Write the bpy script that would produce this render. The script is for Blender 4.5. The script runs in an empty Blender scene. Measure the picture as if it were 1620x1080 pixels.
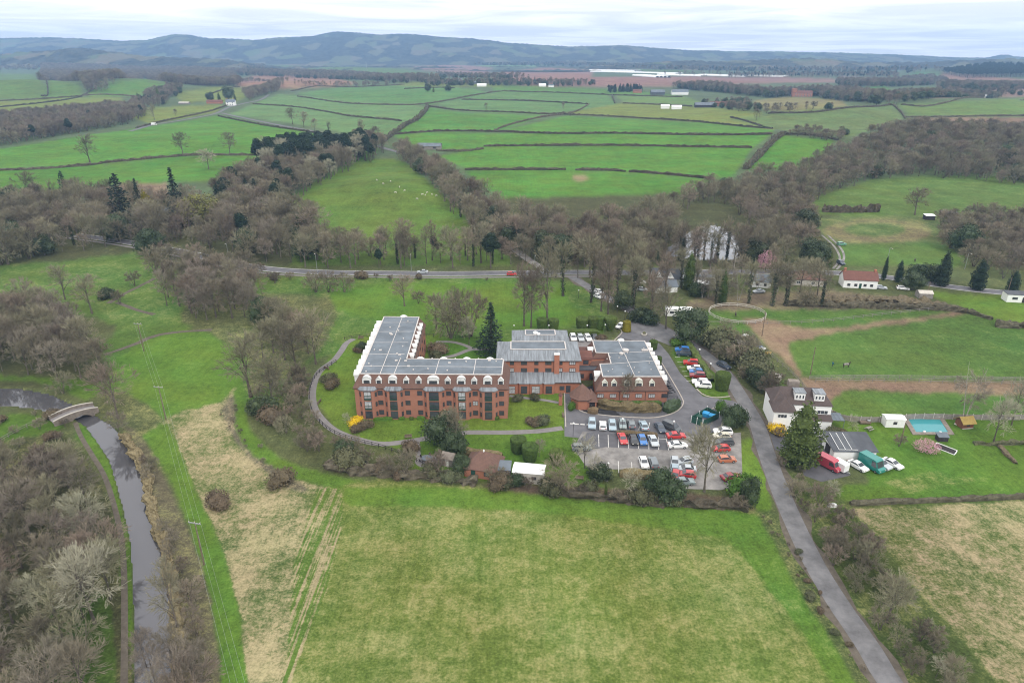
import bpy, bmesh, math, random
import numpy as np
from mathutils import Vector, Matrix, noise
R = math.radians; PI = math.pi
SC = bpy.context.scene
C = SC.collection
rng = random.Random(7)
# ------------------------------------------------------------------ camera
CAMZ = 85.0; F = 1080.0; CX, CY = 810.0, 540.0; VH = 84.0
PITCH = math.atan((CY - VH) / F); CP, SP = math.cos(PITCH), math.sin(PITCH)
cam = bpy.data.cameras.new('camera'); camo = bpy.data.objects.new('camera', cam); C.objects.link(camo)
cam.sensor_fit = 'HORIZONTAL'; cam.sensor_width = 36; cam.lens = 24
cam.clip_start = 0.5; cam.clip_end = 60000
camo.location = (0, 0, CAMZ); camo.rotation_euler = (PI/2 - PITCH, 0, 0)
SC.camera = camo
# ------------------------------------------------------------------ terrain (real relief, metres)
def flat(u, v):
    k = (CY - v) / F
    dy, dz = CP + k*SP, -SP + k*CP
    y = -CAMZ * dy / dz
    return ((u - CX)/F * (y*CP + CAMZ*SP), y)
_b = []
for (u, v, h, sx, sy) in ((612, 305, 7, 55, 60), (205, 147, 26, 130, 170), (15, 148, 26, 150, 190), (1290, 187, 15, 110, 120),
                          (1530, 178, 20, 190, 160), (1430, 232, 14, 170, 110), (440, 137, 16, 150, 200), (640, 150, 12, 200, 200),
                          (150, 110, 22, 500, 420), (760, 190, 7, 170, 130), (960, 215, 5, 160, 110), (300, 222, 5, 160, 90),
                          (870, 132, 14, 500, 300), (1560, 118, 30, 350, 380)):
    x, y = flat(u, v); _b.append((x, y, h, sx, sy))
def H(x, y):
    x = np.asarray(x, float); y = np.asarray(y, float)
    z = np.zeros(np.broadcast(x, y).shape)
    for (bx, by, h, sx, sy) in _b:
        z = z + h*np.exp(-((x-bx)/sx)**2 - ((y-by)/sy)**2)
    s = np.clip((y-900)/900, 0, 1)
    z = z + s*4*(np.sin(x/310+1.3)*np.cos(y/420) + .6*np.sin(x/170+y/230))
    return z
def G(u, v, off=0.0):
    """the point of the terrain seen at a place of the photograph"""
    k = (CY - v)/F
    dy, dz, dx = CP + k*SP, -SP + k*CP, (u-CX)/F
    if dz > -.006: dz = -.006
    t0 = 0.0; t = 60.0
    for i in range(400):
        x, y, z = dx*t, dy*t, CAMZ + dz*t
        if z <= float(H(x, y)) + off: break
        t0 = t; t *= 1.02
    for i in range(24):
        m = (t+t0)/2
        if CAMZ + dz*m <= float(H(dx*m, dy*m)) + off: t = m
        else: t0 = m
    return Vector((dx*t, dy*t, CAMZ + dz*t))
def PZ(u, v, z):
    k = (CY - v)/F
    dy, dz = CP + k*SP, -SP + k*CP
    t = (z-CAMZ)/dz
    return Vector(((u-CX)/F*t, dy*t, z))
def zrow(v, y):
    k = (CY - v)/F
    return CAMZ + y*(-SP + k*CP)/(CP + k*SP)
def proj(x, y, z):
    d = y*CP + (CAMZ-z)*SP
    w = -(y*SP - (CAMZ-z)*CP)
    return CX + F*x/d, CY + F*(((CAMZ-z)*CP - y*SP))/d
def depth(p): return p[1]*CP + (CAMZ-p[2])*SP
# ------------------------------------------------------------------ materials
def mat(name, col, rough=.85, var=.12, scale=3.0, col2=None, rnd=0.0, spec=.3, metal=0.0, bump=0.0, coat=0.0, stretch=None, trans=0.0, thr=None):
    m = bpy.data.materials.new(name); m.use_nodes = True
    nt = m.node_tree; N = nt.nodes; L = nt.links
    b = N['Principled BSDF']
    b.inputs['Roughness'].default_value = rough; b.inputs['Specular IOR Level'].default_value = spec; b.inputs['Metallic'].default_value = metal
    if coat: b.inputs['Coat Weight'].default_value = coat
    tc = N.new('ShaderNodeTexCoord'); src = tc.outputs['Object']
    if stretch:
        mp = N.new('ShaderNodeMapping'); mp.inputs['Scale'].default_value = stretch; L.new(src, mp.inputs[0]); src = mp.outputs[0]
    n = N.new('ShaderNodeTexNoise'); n.inputs['Scale'].default_value = scale; n.inputs['Detail'].default_value = 5; n.inputs['Roughness'].default_value = .65
    L.new(src, n.inputs['Vector'])
    mx = N.new('ShaderNodeMix'); mx.data_type = 'RGBA'
    c1 = tuple(c*(1-var) for c in col); c2 = col2 or tuple(min(1, c*(1+var)) for c in col)
    mx.inputs['A'].default_value = (*c1, 1); mx.inputs['B'].default_value = (*c2, 1)
    rp = N.new('ShaderNodeMapRange'); rp.inputs['From Min'].default_value = .3 if thr is None else thr-.06; rp.inputs['From Max'].default_value = .7 if thr is None else thr+.06
    L.new(n.outputs['Fac'], rp.inputs['Value']); L.new(rp.outputs[0], mx.inputs['Factor'])
    out = mx.outputs['Result']
    if rnd:
        oi = N.new('ShaderNodeObjectInfo'); hs = N.new('ShaderNodeHueSaturation')
        r1 = N.new('ShaderNodeMapRange'); r1.inputs['To Min'].default_value = 1-rnd; r1.inputs['To Max'].default_value = 1+rnd
        L.new(oi.outputs['Random'], r1.inputs['Value']); L.new(r1.outputs[0], hs.inputs['Value'])
        ml = N.new('ShaderNodeMath'); ml.operation = 'MULTIPLY'; ml.inputs[1].default_value = 7.31; L.new(oi.outputs['Random'], ml.inputs[0])
        fr = N.new('ShaderNodeMath'); fr.operation = 'FRACT'; L.new(ml.outputs[0], fr.inputs[0])
        r2 = N.new('ShaderNodeMapRange'); r2.inputs['To Min'].default_value = .5-.09*rnd; r2.inputs['To Max'].default_value = .5+.09*rnd
        L.new(fr.outputs[0], r2.inputs['Value']); L.new(r2.outputs[0], hs.inputs['Hue'])
        L.new(out, hs.inputs['Color']); out = hs.outputs['Color']
    L.new(out, b.inputs['Base Color'])
    if bump:
        bp = N.new('ShaderNodeBump'); bp.inputs['Strength'].default_value = bump; bp.inputs['Distance'].default_value = .1
        L.new(n.outputs['Fac'], bp.inputs['Height']); L.new(bp.outputs[0], b.inputs['Normal'])
    return m
M = {}
def brickmat(name, a, b_, mortar, w, h, off=.5):
    m = mat(name, a, .9, .2, .6)
    nt = m.node_tree; N = nt.nodes; L = nt.links; b = N['Principled BSDF']
    old = b.inputs['Base Color'].links[0].from_socket
    geo = N.new('ShaderNodeTexCoord'); sp = N.new('ShaderNodeSeparateXYZ'); L.new(geo.outputs['Object'], sp.inputs[0])
    ad = N.new('ShaderNodeMath'); L.new(sp.outputs[0], ad.inputs[0]); L.new(sp.outputs[1], ad.inputs[1])
    cb = N.new('ShaderNodeCombineXYZ'); L.new(ad.outputs[0], cb.inputs[0]); L.new(sp.outputs[2], cb.inputs[1])
    br = N.new('ShaderNodeTexBrick'); br.offset = off
    br.inputs['Scale'].default_value = 1; br.inputs['Brick Width'].default_value = w; br.inputs['Row Height'].default_value = h; br.inputs['Mortar Size'].default_value = h*.12
    br.inputs['Color1'].default_value = (*a, 1); br.inputs['Color2'].default_value = (*b_, 1); br.inputs['Mortar'].default_value = (*mortar, 1)
    L.new(cb.outputs[0], br.inputs['Vector'])
    mx = N.new('ShaderNodeMix'); mx.data_type = 'RGBA'; mx.inputs['Factor'].default_value = .45
    L.new(br.outputs['Color'], mx.inputs['A']); L.new(old, mx.inputs['B']); L.new(mx.outputs['Result'], b.inputs['Base Color'])
    return m
M['brick'] = brickmat('red_brick', (.325, .128, .082), (.25, .098, .066), (.34, .26, .20), .23, .075)
M['brick2'] = brickmat('orange_brick', (.35, .134, .08), (.275, .105, .064), (.33, .22, .16), .23, .075)
M['tile'] = brickmat('brown_roof_tile', (.155, .088, .068), (.115, .066, .052), (.07, .045, .036), .35, .18)
M['tile_red'] = brickmat('red_roof_tile', (.17, .078, .06), (.125, .06, .05), (.06, .035, .03), .35, .18)
M['lead'] = mat('weathered_lead', (.17, .185, .20), .55, .5, .9, spec=.5, stretch=(2.2, .22, .22))
M['felt'] = mat('grey_roof_felt', (.125, .145, .165), .75, .3, .22, spec=.3)
M['felt2'] = mat('dark_roof_felt', (.075, .08, .09), .8, .2, .5)
M['edging'] = mat('pale_roof_edging', (.50, .46, .43), .7, .15, 2)
M['white'] = mat('white_paint', (.72, .72, .70), .6, .06, 1.5)
M['render'] = mat('white_render_wall', (.76, .76, .74), .85, .05, .7)
M['dormerwhite'] = mat('white_dormer_lead', (.60, .60, .585), .55, .18, 1.2)
M['dormercream'] = mat('lichen_stained_dormer', (.60, .60, .52), .6, .12, 1.5)
M['frame'] = mat('dark_window_frame', (.045, .035, .035), .6, .1, 2)
M['green'] = mat('dark_green_paint', (.02, .07, .05), .6, .15, 2)
M['glass'] = mat('dark_window_glass', (.06, .066, .074), .08, .3, .8, spec=.6)
M['blind'] = mat('window_with_pale_curtain', (.42, .43, .44), .35, .35, 2.5, spec=.5)
M['asphalt'] = mat('weathered_asphalt', (.125, .122, .13), .9, .25, .25, spec=.2)
M['asphalt2'] = mat('pale_grey_asphalt', (.15, .146, .148), .92, .34, .3, spec=.15)
M['gravel'] = mat('worn_gravel', (.215, .202, .19), .95, .42, .3, spec=.1)
M['drive'] = mat('dark_asphalt_bays', (.10, .098, .105), .9, .2, .4, spec=.2)
M['path'] = mat('grey_path', (.19, .175, .17), .9, .15, .6, spec=.2)
M['kerb'] = mat('pale_kerb_stone', (.36, .32, .28), .85, .15, 1)
M['paint'] = mat('worn_road_paint', (.55, .53, .50), .8, .3, 1.5)
M['stone'] = mat('old_stone', (.20, .17, .145), .95, .3, 1.2, bump=.3)
M['coping'] = mat('pale_coping_stone', (.44, .41, .36), .9, .15, 1.5)
M['wood'] = mat('weathered_wood', (.16, .12, .09), .9, .3, 2)
M['woodred'] = mat('red_cedar_boards', (.17, .07, .04), .85, .25, 2)
M['greywood'] = mat('grey_fence_wood', (.22, .20, .18), .9, .3, 1)
M['dark'] = mat('dark_timber', (.035, .03, .03), .8, .2, 2)
M['metal'] = mat('galvanised_metal', (.35, .36, .36), .5, .15, 2, metal=.6)
M['black'] = mat('black_rubber', (.02, .02, .022), .8, .2, 3)
M['yellow'] = mat('yellow_felt', (.34, .24, .07), .8, .2, 2)
M['bark'] = mat('grey_brown_bark', (.105, .09, .072), .95, .35, 2.5, rnd=.25)
M['bark_pale'] = mat('pale_birch_bark', (.34, .31, .27), .9, .4, 2.5)
M['twig'] = mat('brown_grey_twigs', (.176, .150, .106), .95, .3, .5, rnd=.34)
M['twig_olive'] = mat('olive_grey_twigs', (.190, .172, .112), .95, .25, .5, rnd=.22)
M['twig_red'] = mat('reddish_twigs', (.185, .158, .122), .95, .25, .5, rnd=.2)
M['twig_pale'] = mat('pale_lichened_twigs', (.30, .285, .205), .95, .22, .6, rnd=.14)
M['leaf_dark'] = mat('dark_conifer_needles', (.018, .034, .017), .75, .4, .9, rnd=.25, spec=.25)
M['tile_dark'] = brickmat('dark_roof_tile', (.095, .072, .066), (.07, .052, .048), (.045, .036, .033), .35, .18)
M['leaf_olive'] = mat('olive_evergreen_leaves', (.066, .096, .022), .75, .4, .9, rnd=.2, spec=.25)
M['leaf_yew'] = mat('clipped_yew', (.055, .085, .018), .85, .45, 2.2, rnd=.15, spec=.2)
M['leaf_laurel'] = mat('laurel_leaves', (.04, .060, .022), .6, .4, 1.2, rnd=.2, spec=.4)
M['leaf_gold'] = mat('golden_conifer_leaves', (.15, .13, .012), .8, .3, 1.4, spec=.2)
M['leaf_willow'] = mat('budding_willow_leaves', (.16, .16, .05), .85, .25, 1.2, spec=.2)
M['leaf_lime'] = mat('lime_green_leaves', (.07, .14, .02), .8, .3, 1.4, spec=.2)
M['ivy'] = mat('ivy_leaves', (.028, .046, .018), .7, .4, 1.4, rnd=.2, spec=.3)
M['forsythia'] = mat('yellow_blossom', (.62, .42, .01), .8, .25, 2)
M['blossom'] = mat('pink_blossom', (.50, .28, .32), .85, .25, 1.5)
M['hedge_brown'] = mat('brown_winter_hedge', (.14, .105, .06), .95, .4, 1.6, rnd=.2, spec=.1)
M['reed'] = mat('dead_reeds', (.19, .155, .09), .95, .4, 1.5, rnd=.1, spec=.05)
M['hedge_dark'] = mat('dark_winter_hedge', (.085, .076, .052), .95, .45, .8, rnd=.25, spec=.1)
M['shrub'] = mat('russet_shrub', (.125, .098, .064), .95, .4, 1.6, rnd=.12, spec=.1)
M['shrub_green'] = mat('grey_green_shrub', (.095, .10, .055), .95, .4, 1.6, rnd=.25, spec=.1)
# ------------------------------------------------------------------ mesh helpers
class MB:
    def __init__(s): s.v = []; s.f = []; s.m = []
    def add(s, vs, fs, mi=0):
        k = len(s.v); s.v.extend(vs); s.f.extend([tuple(i+k for i in f) for f in fs]); s.m.extend([mi]*len(fs)); return s
    def box(s, c, d, rz=0, mi=0, bottom=True):
        x, y, z = d[0]/2, d[1]/2, d[2]/2; ca, sa = math.cos(rz), math.sin(rz)
        vs = [(c[0]+ca*a-sa*b, c[1]+sa*a+ca*b, c[2]+e) for e in (-z, z) for (a, b) in ((-x, -y), (x, -y), (x, y), (-x, y))]
        fs = [(4, 5, 6, 7), (0, 1, 5, 4), (1, 2, 6, 5), (2, 3, 7, 6), (3, 0, 4, 7)] + ([(3, 2, 1, 0)] if bottom else [])
        return s.add(vs, fs, mi)
    def bar(s, a, b, w, h, mi=0):
        a = Vector(a); b = Vector(b); d = (b-a)
        if d.length < 1e-6: return s
        d.normalize(); side = Vector((-d.y, d.x, 0)); side = side.normalized() if side.length > 1e-4 else Vector((1, 0, 0)); up = d.cross(side)
        vs = [tuple(p + side*i*w/2 + up*j*h/2) for p in (a, b) for (i, j) in ((-1, -1), (1, -1), (1, 1), (-1, 1))]
        return s.add(vs, [(0, 1, 2, 3), (7, 6, 5, 4), (0, 4, 5, 1), (1, 5, 6, 2), (2, 6, 7, 3), (3, 7, 4, 0)], mi)
    def prism(s, poly, z0, z1, mi=0, top=True, bot=False, mt=None):
        n = len(poly)
        vs = [(p[0], p[1], z0) for p in poly] + [(p[0], p[1], z1) for p in poly]
        s.add(vs, [(i, (i+1) % n, n+(i+1) % n, n+i) for i in range(n)], mi)
        if top: s.add([(p[0], p[1], z1) for p in poly], [tuple(range(n))], mi if mt is None else mt)
        if bot: s.add([(p[0], p[1], z0) for p in poly], [tuple(range(n))[::-1]], mi)
        return s
    def loft(s, rings, mi=0, cap0=False, cap1=False):
        n = len(rings[0]); k = len(s.v)
        for r in rings: s.v.extend([tuple(p) for p in r])
        fs = [(k+j*n+i, k+j*n+(i+1) % n, k+(j+1)*n+(i+1) % n, k+(j+1)*n+i) for j in range(len(rings)-1) for i in range(n)]
        if cap0: fs.append(tuple(k+i for i in range(n))[::-1])
        if cap1: fs.append(tuple(k+(len(rings)-1)*n+i for i in range(n)))
        s.f.extend(fs); s.m.extend([mi]*len(fs)); return s
    def tube(s, pts, rad, n=5, mi=0, cap=True):
        rings = []
        pts = [Vector(p) for p in pts]
        for i, p in enumerate(pts):
            d = (pts[min(i+1, len(pts)-1)] - pts[max(i-1, 0)])
            d = d.normalized() if d.length > 1e-6 else Vector((0, 0, 1))
            a = d.cross(Vector((.31, .95, .05))); a = a.normalized() if a.length > 1e-3 else Vector((1, 0, 0)); b = d.cross(a)
            r = rad[i] if hasattr(rad, '__len__') else rad
            rings.append([p + (a*math.cos(2*PI*j/n) + b*math.sin(2*PI*j/n))*r for j in range(n)])
        return s.loft(rings, mi, cap, cap)
    def lathe(s, prof, n=16, c=(0, 0, 0), mi=0, cap=True):
        rings = [[(c[0]+r*math.cos(2*PI*j/n), c[1]+r*math.sin(2*PI*j/n), c[2]+z) for j in range(n)] for (r, z) in prof]
        return s.loft(rings, mi, cap, cap)
    def leafq(s, p, size, r, mi=0, flat=0.0):
        a = Vector((r.uniform(-1, 1), r.uniform(-1, 1), r.uniform(-1, 1)*(1-flat))).normalized()
        b = a.cross(Vector((r.uniform(-1, 1), r.uniform(-1, 1), r.uniform(-1, 1)))).normalized()
        p = Vector(p); l = size*r.uniform(.6, 1.2); w = l*r.uniform(.45, .8)
        return s.add([tuple(p-a*l*.5), tuple(p+b*w*.5), tuple(p+a*l*.5), tuple(p-b*w*.5)], [(0, 1, 2, 3)], mi)
    def build(s, name, mats, parent=None, org=None, smooth=False, link=True):
        me = bpy.data.meshes.new(name)
        vs = s.v if org is None else [(x-org[0], y-org[1], z-org[2]) for (x, y, z) in s.v]
        me.from_pydata(vs, [], s.f)
        if not isinstance(mats, (list, tuple)): mats = [mats]
        for m in mats: me.materials.append(M[m] if isinstance(m, str) else m)
        if len(mats) > 1: me.polygons.foreach_set('material_index', s.m)
        if smooth: me.polygons.foreach_set('use_smooth', [True]*len(s.f))
        me.update()
        o = bpy.data.objects.new(name, me)
        if link: C.objects.link(o)
        if parent is not None: o.parent = parent
        return o
def tag(o, label=None, cat=None, group=None, kind=None):
    if label: o['label'] = label
    if cat: o['category'] = cat
    if group: o['group'] = group
    if kind: o['kind'] = kind
    return o
def thing(name, label, cat, loc=(0, 0, 0), rz=0, group=None):
    o = bpy.data.objects.new(name, None); C.objects.link(o); o.empty_display_size = .5
    o.location = loc; o.rotation_euler = (0, 0, rz)
    return tag(o, label, cat, group)
def copytree(o, parent=None):
    c = o.copy(); C.objects.link(c); c.parent = parent
    for ch in list(o.children): copytree(ch, c)
    return c
def lab(v, seed=0): return noise.noise(Vector(v)*1.0 + Vector((seed*3.7, seed*1.3, 0)))
def smooth_line(pts, step=None, sub=6):
    pts = [Vector((*p, 0)) if len(p) == 2 else Vector(p) for p in pts]
    if len(pts) < 3: sub_pts = [pts[0].lerp(pts[-1], i/sub) for i in range(sub+1)]; return sub_pts
    out = []
    for i in range(len(pts)-1):
        p0, p1, p2, p3 = pts[max(i-1, 0)], pts[i], pts[i+1], pts[min(i+2, len(pts)-1)]
        for k in range(sub):
            t = k/sub
            out.append(.5*((2*p1) + (p2-p0)*t + (2*p0-5*p1+4*p2-p3)*t*t + (3*p1-p0-3*p2+p3)*t**3))
    out.append(pts[-1]); return out
def resample(pts, step):
    out = [pts[0].copy()]; acc = 0
    for a, b in zip(pts, pts[1:]):
        l = (b-a).length
        while acc + l >= step:
            t = (step-acc)/max(l, 1e-9); a = a.lerp(b, t); out.append(a.copy()); l = (b-a).length; acc = 0
        acc += l
    if (out[-1]-pts[-1]).length > step*.3: out.append(pts[-1].copy())
    return out
def inset(poly, d):
    n = len(poly); out = []
    for i in range(n):
        a, b, c = Vector(poly[i-1][:2]), Vector(poly[i][:2]), Vector(poly[(i+1) % n][:2])
        e1 = (b-a).normalized(); e2 = (c-b).normalized()
        n1 = Vector((-e1.y, e1.x)); n2 = Vector((-e2.y, e2.x))
        k = n1+n2; k = k/max(k.length_squared, 1e-6)*2
        out.append((b.x+k.x*d, b.y+k.y*d))
    return out
# ------------------------------------------------------------------ ground
CANAL_L = [(-60, 640), (0, 640), (50, 644), (85, 652), (118, 661), (135, 673), (155, 700), (172, 725), (184, 765), (195, 805), (205, 850), (209, 900), (212, 1000), (213, 1120)]
CANAL_R = [(-60, 612), (0, 612), (40, 614), (80, 622), (118, 640), (150, 656), (172, 668), (188, 685), (203, 705), (217, 728), (225, 752), (233, 790), (244, 830), (255, 865), (267, 912), (272, 950), (277, 1010), (283, 1120)]
CANAL = CANAL_L + CANAL_R[::-1]
POND = [(1052, 402), (1058, 390), (1074, 382), (1080, 370), (1098, 364), (1112, 357), (1132, 356), (1146, 362), (1164, 372), (1172, 382), (1188, 392), (1192, 405), (1150, 410), (1100, 409)]
STRAW = (.205, .165, .088)
# (colour, straw, stripe, polygon in the photograph)
GR = []
def reg(col, straw, stripe, *pts):
    r, g, b = col
    if g > r: col = (max(r, (.56 if sum(p[1] for p in pts)/len(pts) > 420 else .44)*g), g*1.04, max(b, .15*g))
    cv = sum(p[1] for p in pts)/len(pts)
    if cv > 320 and len(pts) > 4:
        q = smooth_line(list(pts) + [pts[0]], sub=4); pts = [(p.x, p.y) for p in q[:-1]]
    GR.append((col, straw, stripe, pts))
PASTURE = (.078, .125, .030); CROP = (.026, .155, .018); CROP2 = (.045, .150, .030); PALE = (.095, .160, .058); MEADOW = (.068, .125, .026)
LAWN = (.095, .150, .020); BROWN = (.21, .125, .08); PINK = (.22, .15, .11); DIRT = (.185, .13, .085); YEL = (.125, .150, .035); WOODF = (.060, .062, .028); ROUGH = (.075, .085, .035)
# far background
reg((.075, .10, .05), .2, 0, (-300, 80), (1900, 80), (1900, 430), (-300, 430))
reg((.055, .068, .05), .1, 0, (-300, 80), (1900, 80), (1900, 112), (900, 110), (-300, 104))
reg(PALE, .2, 0, (-300, 84), (70, 80), (98, 94), (90, 97), (-300, 98)); reg(PINK, 0, 0, (-300, 98), (80, 95), (78, 99), (-300, 104))
reg(YEL, .3, 0, (100, 92), (170, 88), (175, 94)); reg(YEL, .3, 0, (260, 82), (400, 78), (425, 84), (310, 92)); reg(PASTURE, .2, 0, (270, 92), (390, 88), (430, 97), (300, 102))
reg(PASTURE, .3, 0, (-300, 116), (50, 117), (75, 140), (60, 157), (-300, 160)); reg(PASTURE, .1, 0, (80, 127), (125, 132), (131, 150), (75, 163), (60, 157))
reg((.075, .14, .03), .1, 0, (132, 153), (150, 140), (190, 128), (230, 126), (265, 133), (268, 147), (215, 152))
reg(YEL, .1, 0, (-300, 172), (100, 155), (190, 153), (200, 166), (120, 176), (-300, 190)); reg(YEL, .1, 0, (200, 172), (350, 165), (345, 178), (240, 196), (205, 186))
reg(YEL, .1, 0, (270, 147), (345, 137), (415, 141), (372, 162), (290, 162))
reg(PASTURE, .2, 0, (340, 105), (440, 103), (600, 108), (640, 117), (400, 120))
reg(BROWN, .15, 0, (368, 131), (395, 121), (425, 116), (470, 117), (530, 124), (565, 132), (530, 137), (440, 141), (380, 138))
reg(PINK, 0, 0, (428, 94), (440, 90), (500, 91), (640, 98), (632, 104), (500, 104), (432, 102))
reg((.20, .12, .10), 0, 0, (620, 105), (700, 101), (780, 107), (770, 121), (700, 114)); reg(PASTURE, .1, 0, (500, 106), (620, 108), (700, 120), (640, 124), (520, 114))
reg((.20, .115, .085), .1, 0, (770, 117), (860, 107), (940, 111), (935, 124), (780, 125)); reg((.19, .11, .085), .1, 0, (790, 126), (960, 122), (1090, 121), (1250, 122), (1330, 126), (1330, 131), (1240, 131), (1000, 138), (830, 137))
reg((.18, .11, .085), .1, 0, (1330, 120), (1430, 128), (1400, 138), (1330, 131)); reg((.20, .12, .08), .1, 0, (1480, 115), (1530, 118), (1620, 126), (1900, 128), (1900, 140), (1560, 143), (1500, 133))
reg(PINK, .1, 0, (1340, 146), (1620, 141), (1900, 141), (1900, 150), (1430, 156)); reg((.05, .13, .03), .1, 0, (1440, 116), (1490, 115), (1490, 119), (1445, 120)); reg((.06, .13, .03), .1, 0, (1370, 138), (1400, 134), (1410, 145), (1380, 148))
reg(PALE, .2, 0, (720, 100), (830, 100), (880, 106), (780, 107)); reg(PASTURE, .2, 0, (930, 105), (1010, 100), (1100, 112), (1000, 112))
# left green fields
reg((.055, .155, .018), .06, 0, (-300, 245), (0, 236), (130, 215), (240, 200), (345, 183), (420, 197), (550, 222), (600, 238), (560, 262), (420, 245), (290, 247), (140, 262), (-300, 276))
reg((.045, .150, .015), .04, 0, (-300, 278), (140, 263), (290, 248), (420, 246), (400, 268), (330, 287), (180, 291), (60, 302), (-300, 312)); reg(DIRT, .1, 0, (188, 291), (262, 289), (270, 312), (230, 320), (190, 306))
reg(PALE, .12, 0, (360, 182), (400, 165), (440, 149), (480, 151), (560, 159), (640, 164), (673, 170), (655, 190), (625, 216), (560, 213), (450, 193)); reg((.075, .15, .045), .06, 0, (470, 148), (540, 138), (640, 136), (745, 140), (775, 147), (720, 156), (680, 166), (560, 159))
reg(YEL, .15, 0, (620, 132), (680, 128), (780, 130), (800, 138), (640, 137)); reg((.085, .15, .05), .06, 0, (690, 165), (780, 146), (960, 150), (975, 165), (860, 182), (740, 178)); reg((.07, .14, .03), .06, 0, (780, 138), (830, 136), (1000, 143), (1080, 152), (960, 150), (780, 146))
reg((.045, .15, .028), .05, 0, (672, 170), (740, 179), (862, 183), (795, 206), (700, 209), (625, 213), (650, 195)); reg(YEL, .2, 0, (890, 180), (985, 163), (1100, 168), (1205, 178), (1225, 206), (1130, 195))
reg((.10, .155, .045), .1, 0, (975, 152), (1080, 152), (1120, 166), (990, 163)); reg((.04, .155, .025), .05, 0, (797, 206), (895, 183), (1130, 196), (1225, 206), (1220, 213), (1000, 211), (880, 212))
reg((.030, .155, .018), .03, 0, (622, 214), (700, 210), (880, 212), (1220, 213), (1192, 233), (1000, 231), (780, 232), (740, 242), (660, 233)); reg((.026, .155, .016), .03, 0, (690, 247), (780, 233), (1000, 232), (1190, 234), (1160, 280), (1130, 283), (1000, 272), (900, 268), (740, 268))
reg(CROP, .02, 0, (735, 270), (900, 270), (1000, 273), (1125, 286), (1060, 330), (960, 365), (880, 372), (830, 350), (780, 305)); reg(STRAW, .3, 0, (905, 278), (925, 276), (932, 283), (920, 288), (908, 285))
reg((.082, .130, .024), .12, 0, (400, 350), (470, 305), (555, 258), (625, 252), (660, 272), (700, 308), (760, 360), (790, 420), (600, 420), (440, 400)); reg((.030, .15, .018), .04, 0, (1238, 214), (1319, 222), (1312, 240), (1280, 272), (1180, 268))
# right far pastures
reg((.095, .13, .045), .2, 0, (1155, 190), (1250, 175), (1350, 168), (1412, 166), (1432, 186), (1380, 205), (1345, 216), (1270, 210), (1200, 200)); reg((.16, .145, .06), .4, 0, (1190, 160), (1240, 153), (1330, 158), (1340, 168), (1250, 176), (1210, 174))
reg((.095, .14, .04), .12, 0, (1420, 166), (1620, 155), (1900, 148), (1900, 185), (1440, 184)); reg((.17, .115, .075), .15, 0, (1440, 186), (1900, 184), (1900, 205), (1500, 202))
# middle distance
reg(WOODF, .3, 0, (-300, 330), (560, 320), (1900, 300), (1900, 470), (1000, 480), (860, 424), (-300, 420))
reg((.082, .130, .024), .12, 0, (420, 352), (480, 305), (555, 258), (625, 252), (660, 272), (700, 308), (740, 350), (742, 410), (600, 415), (520, 400))
reg((.075, .12, .028), .35, 0, (1280, 325), (1300, 310), (1380, 284), (1460, 278), (1900, 282), (1900, 330), (1450, 345), (1300, 340)); EL = lambda cx, cy, rx, ry: [(cx+rx*math.cos(2*PI*k/18), cy+ry*math.sin(2*PI*k/18)) for k in range(18)]
reg((.085, .115, .04), .5, 0, (1285, 345), (1480, 343), (1505, 380), (1420, 392), (1330, 388), (1300, 372)); reg((.14, .12, .065), .6, 0, *EL(1388, 366, 86, 19)); reg((.08, .115, .035), .4, 0, *EL(1384, 363, 50, 11))
reg((.070, .12, .028), .25, 0, (1330, 388), (1490, 386), (1535, 435), (1400, 428), (1330, 418)); reg((.075, .12, .025), .3, 0, (480, 390), (560, 380), (760, 385), (790, 428), (480, 428))
reg(ROUGH, .35, 0, (-300, 420), (1900, 420), (1900, 1400), (-300, 1400))
reg(MEADOW, .46, 0, (-300, 440), (110, 412), (215, 400), (245, 415), (330, 432), (520, 440), (860, 440), (940, 470), (960, 520), (860, 545), (520, 560), (440, 640), (380, 640), (275, 660), (225, 690), (160, 600), (150, 500), (-300, 500))
reg((.036, .14, .014), .12, 0, (520, 452), (860, 448), (900, 480), (930, 510), (800, 520), (560, 500)); reg(ROUGH, .5, 0, (300, 470), (520, 470), (500, 560), (400, 620), (390, 560), (290, 520)); reg((.05, .10, .02), .3, 0, (120, 560), (215, 520), (300, 515), (270, 530), (170, 570))
reg((.055, .135, .018), .28, 0, (165, 575), (265, 527), (330, 528), (372, 560), (385, 600), (345, 640), (262, 662), (225, 692), (215, 640), (200, 600))
reg(WOODF, .3, 0, (-300, 490), (60, 478), (110, 500), (160, 560), (170, 600), (140, 625), (80, 612), (-300, 606)); reg((.03, .12, .012), .1, 0, (-300, 604), (0, 601), (90, 612), (150, 640), (190, 600), (150, 606), (80, 596), (-300, 588)); reg(ROUGH, .55, 0, (120, 640), (190, 620), (260, 665), (240, 720), (215, 705), (160, 655))
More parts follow.
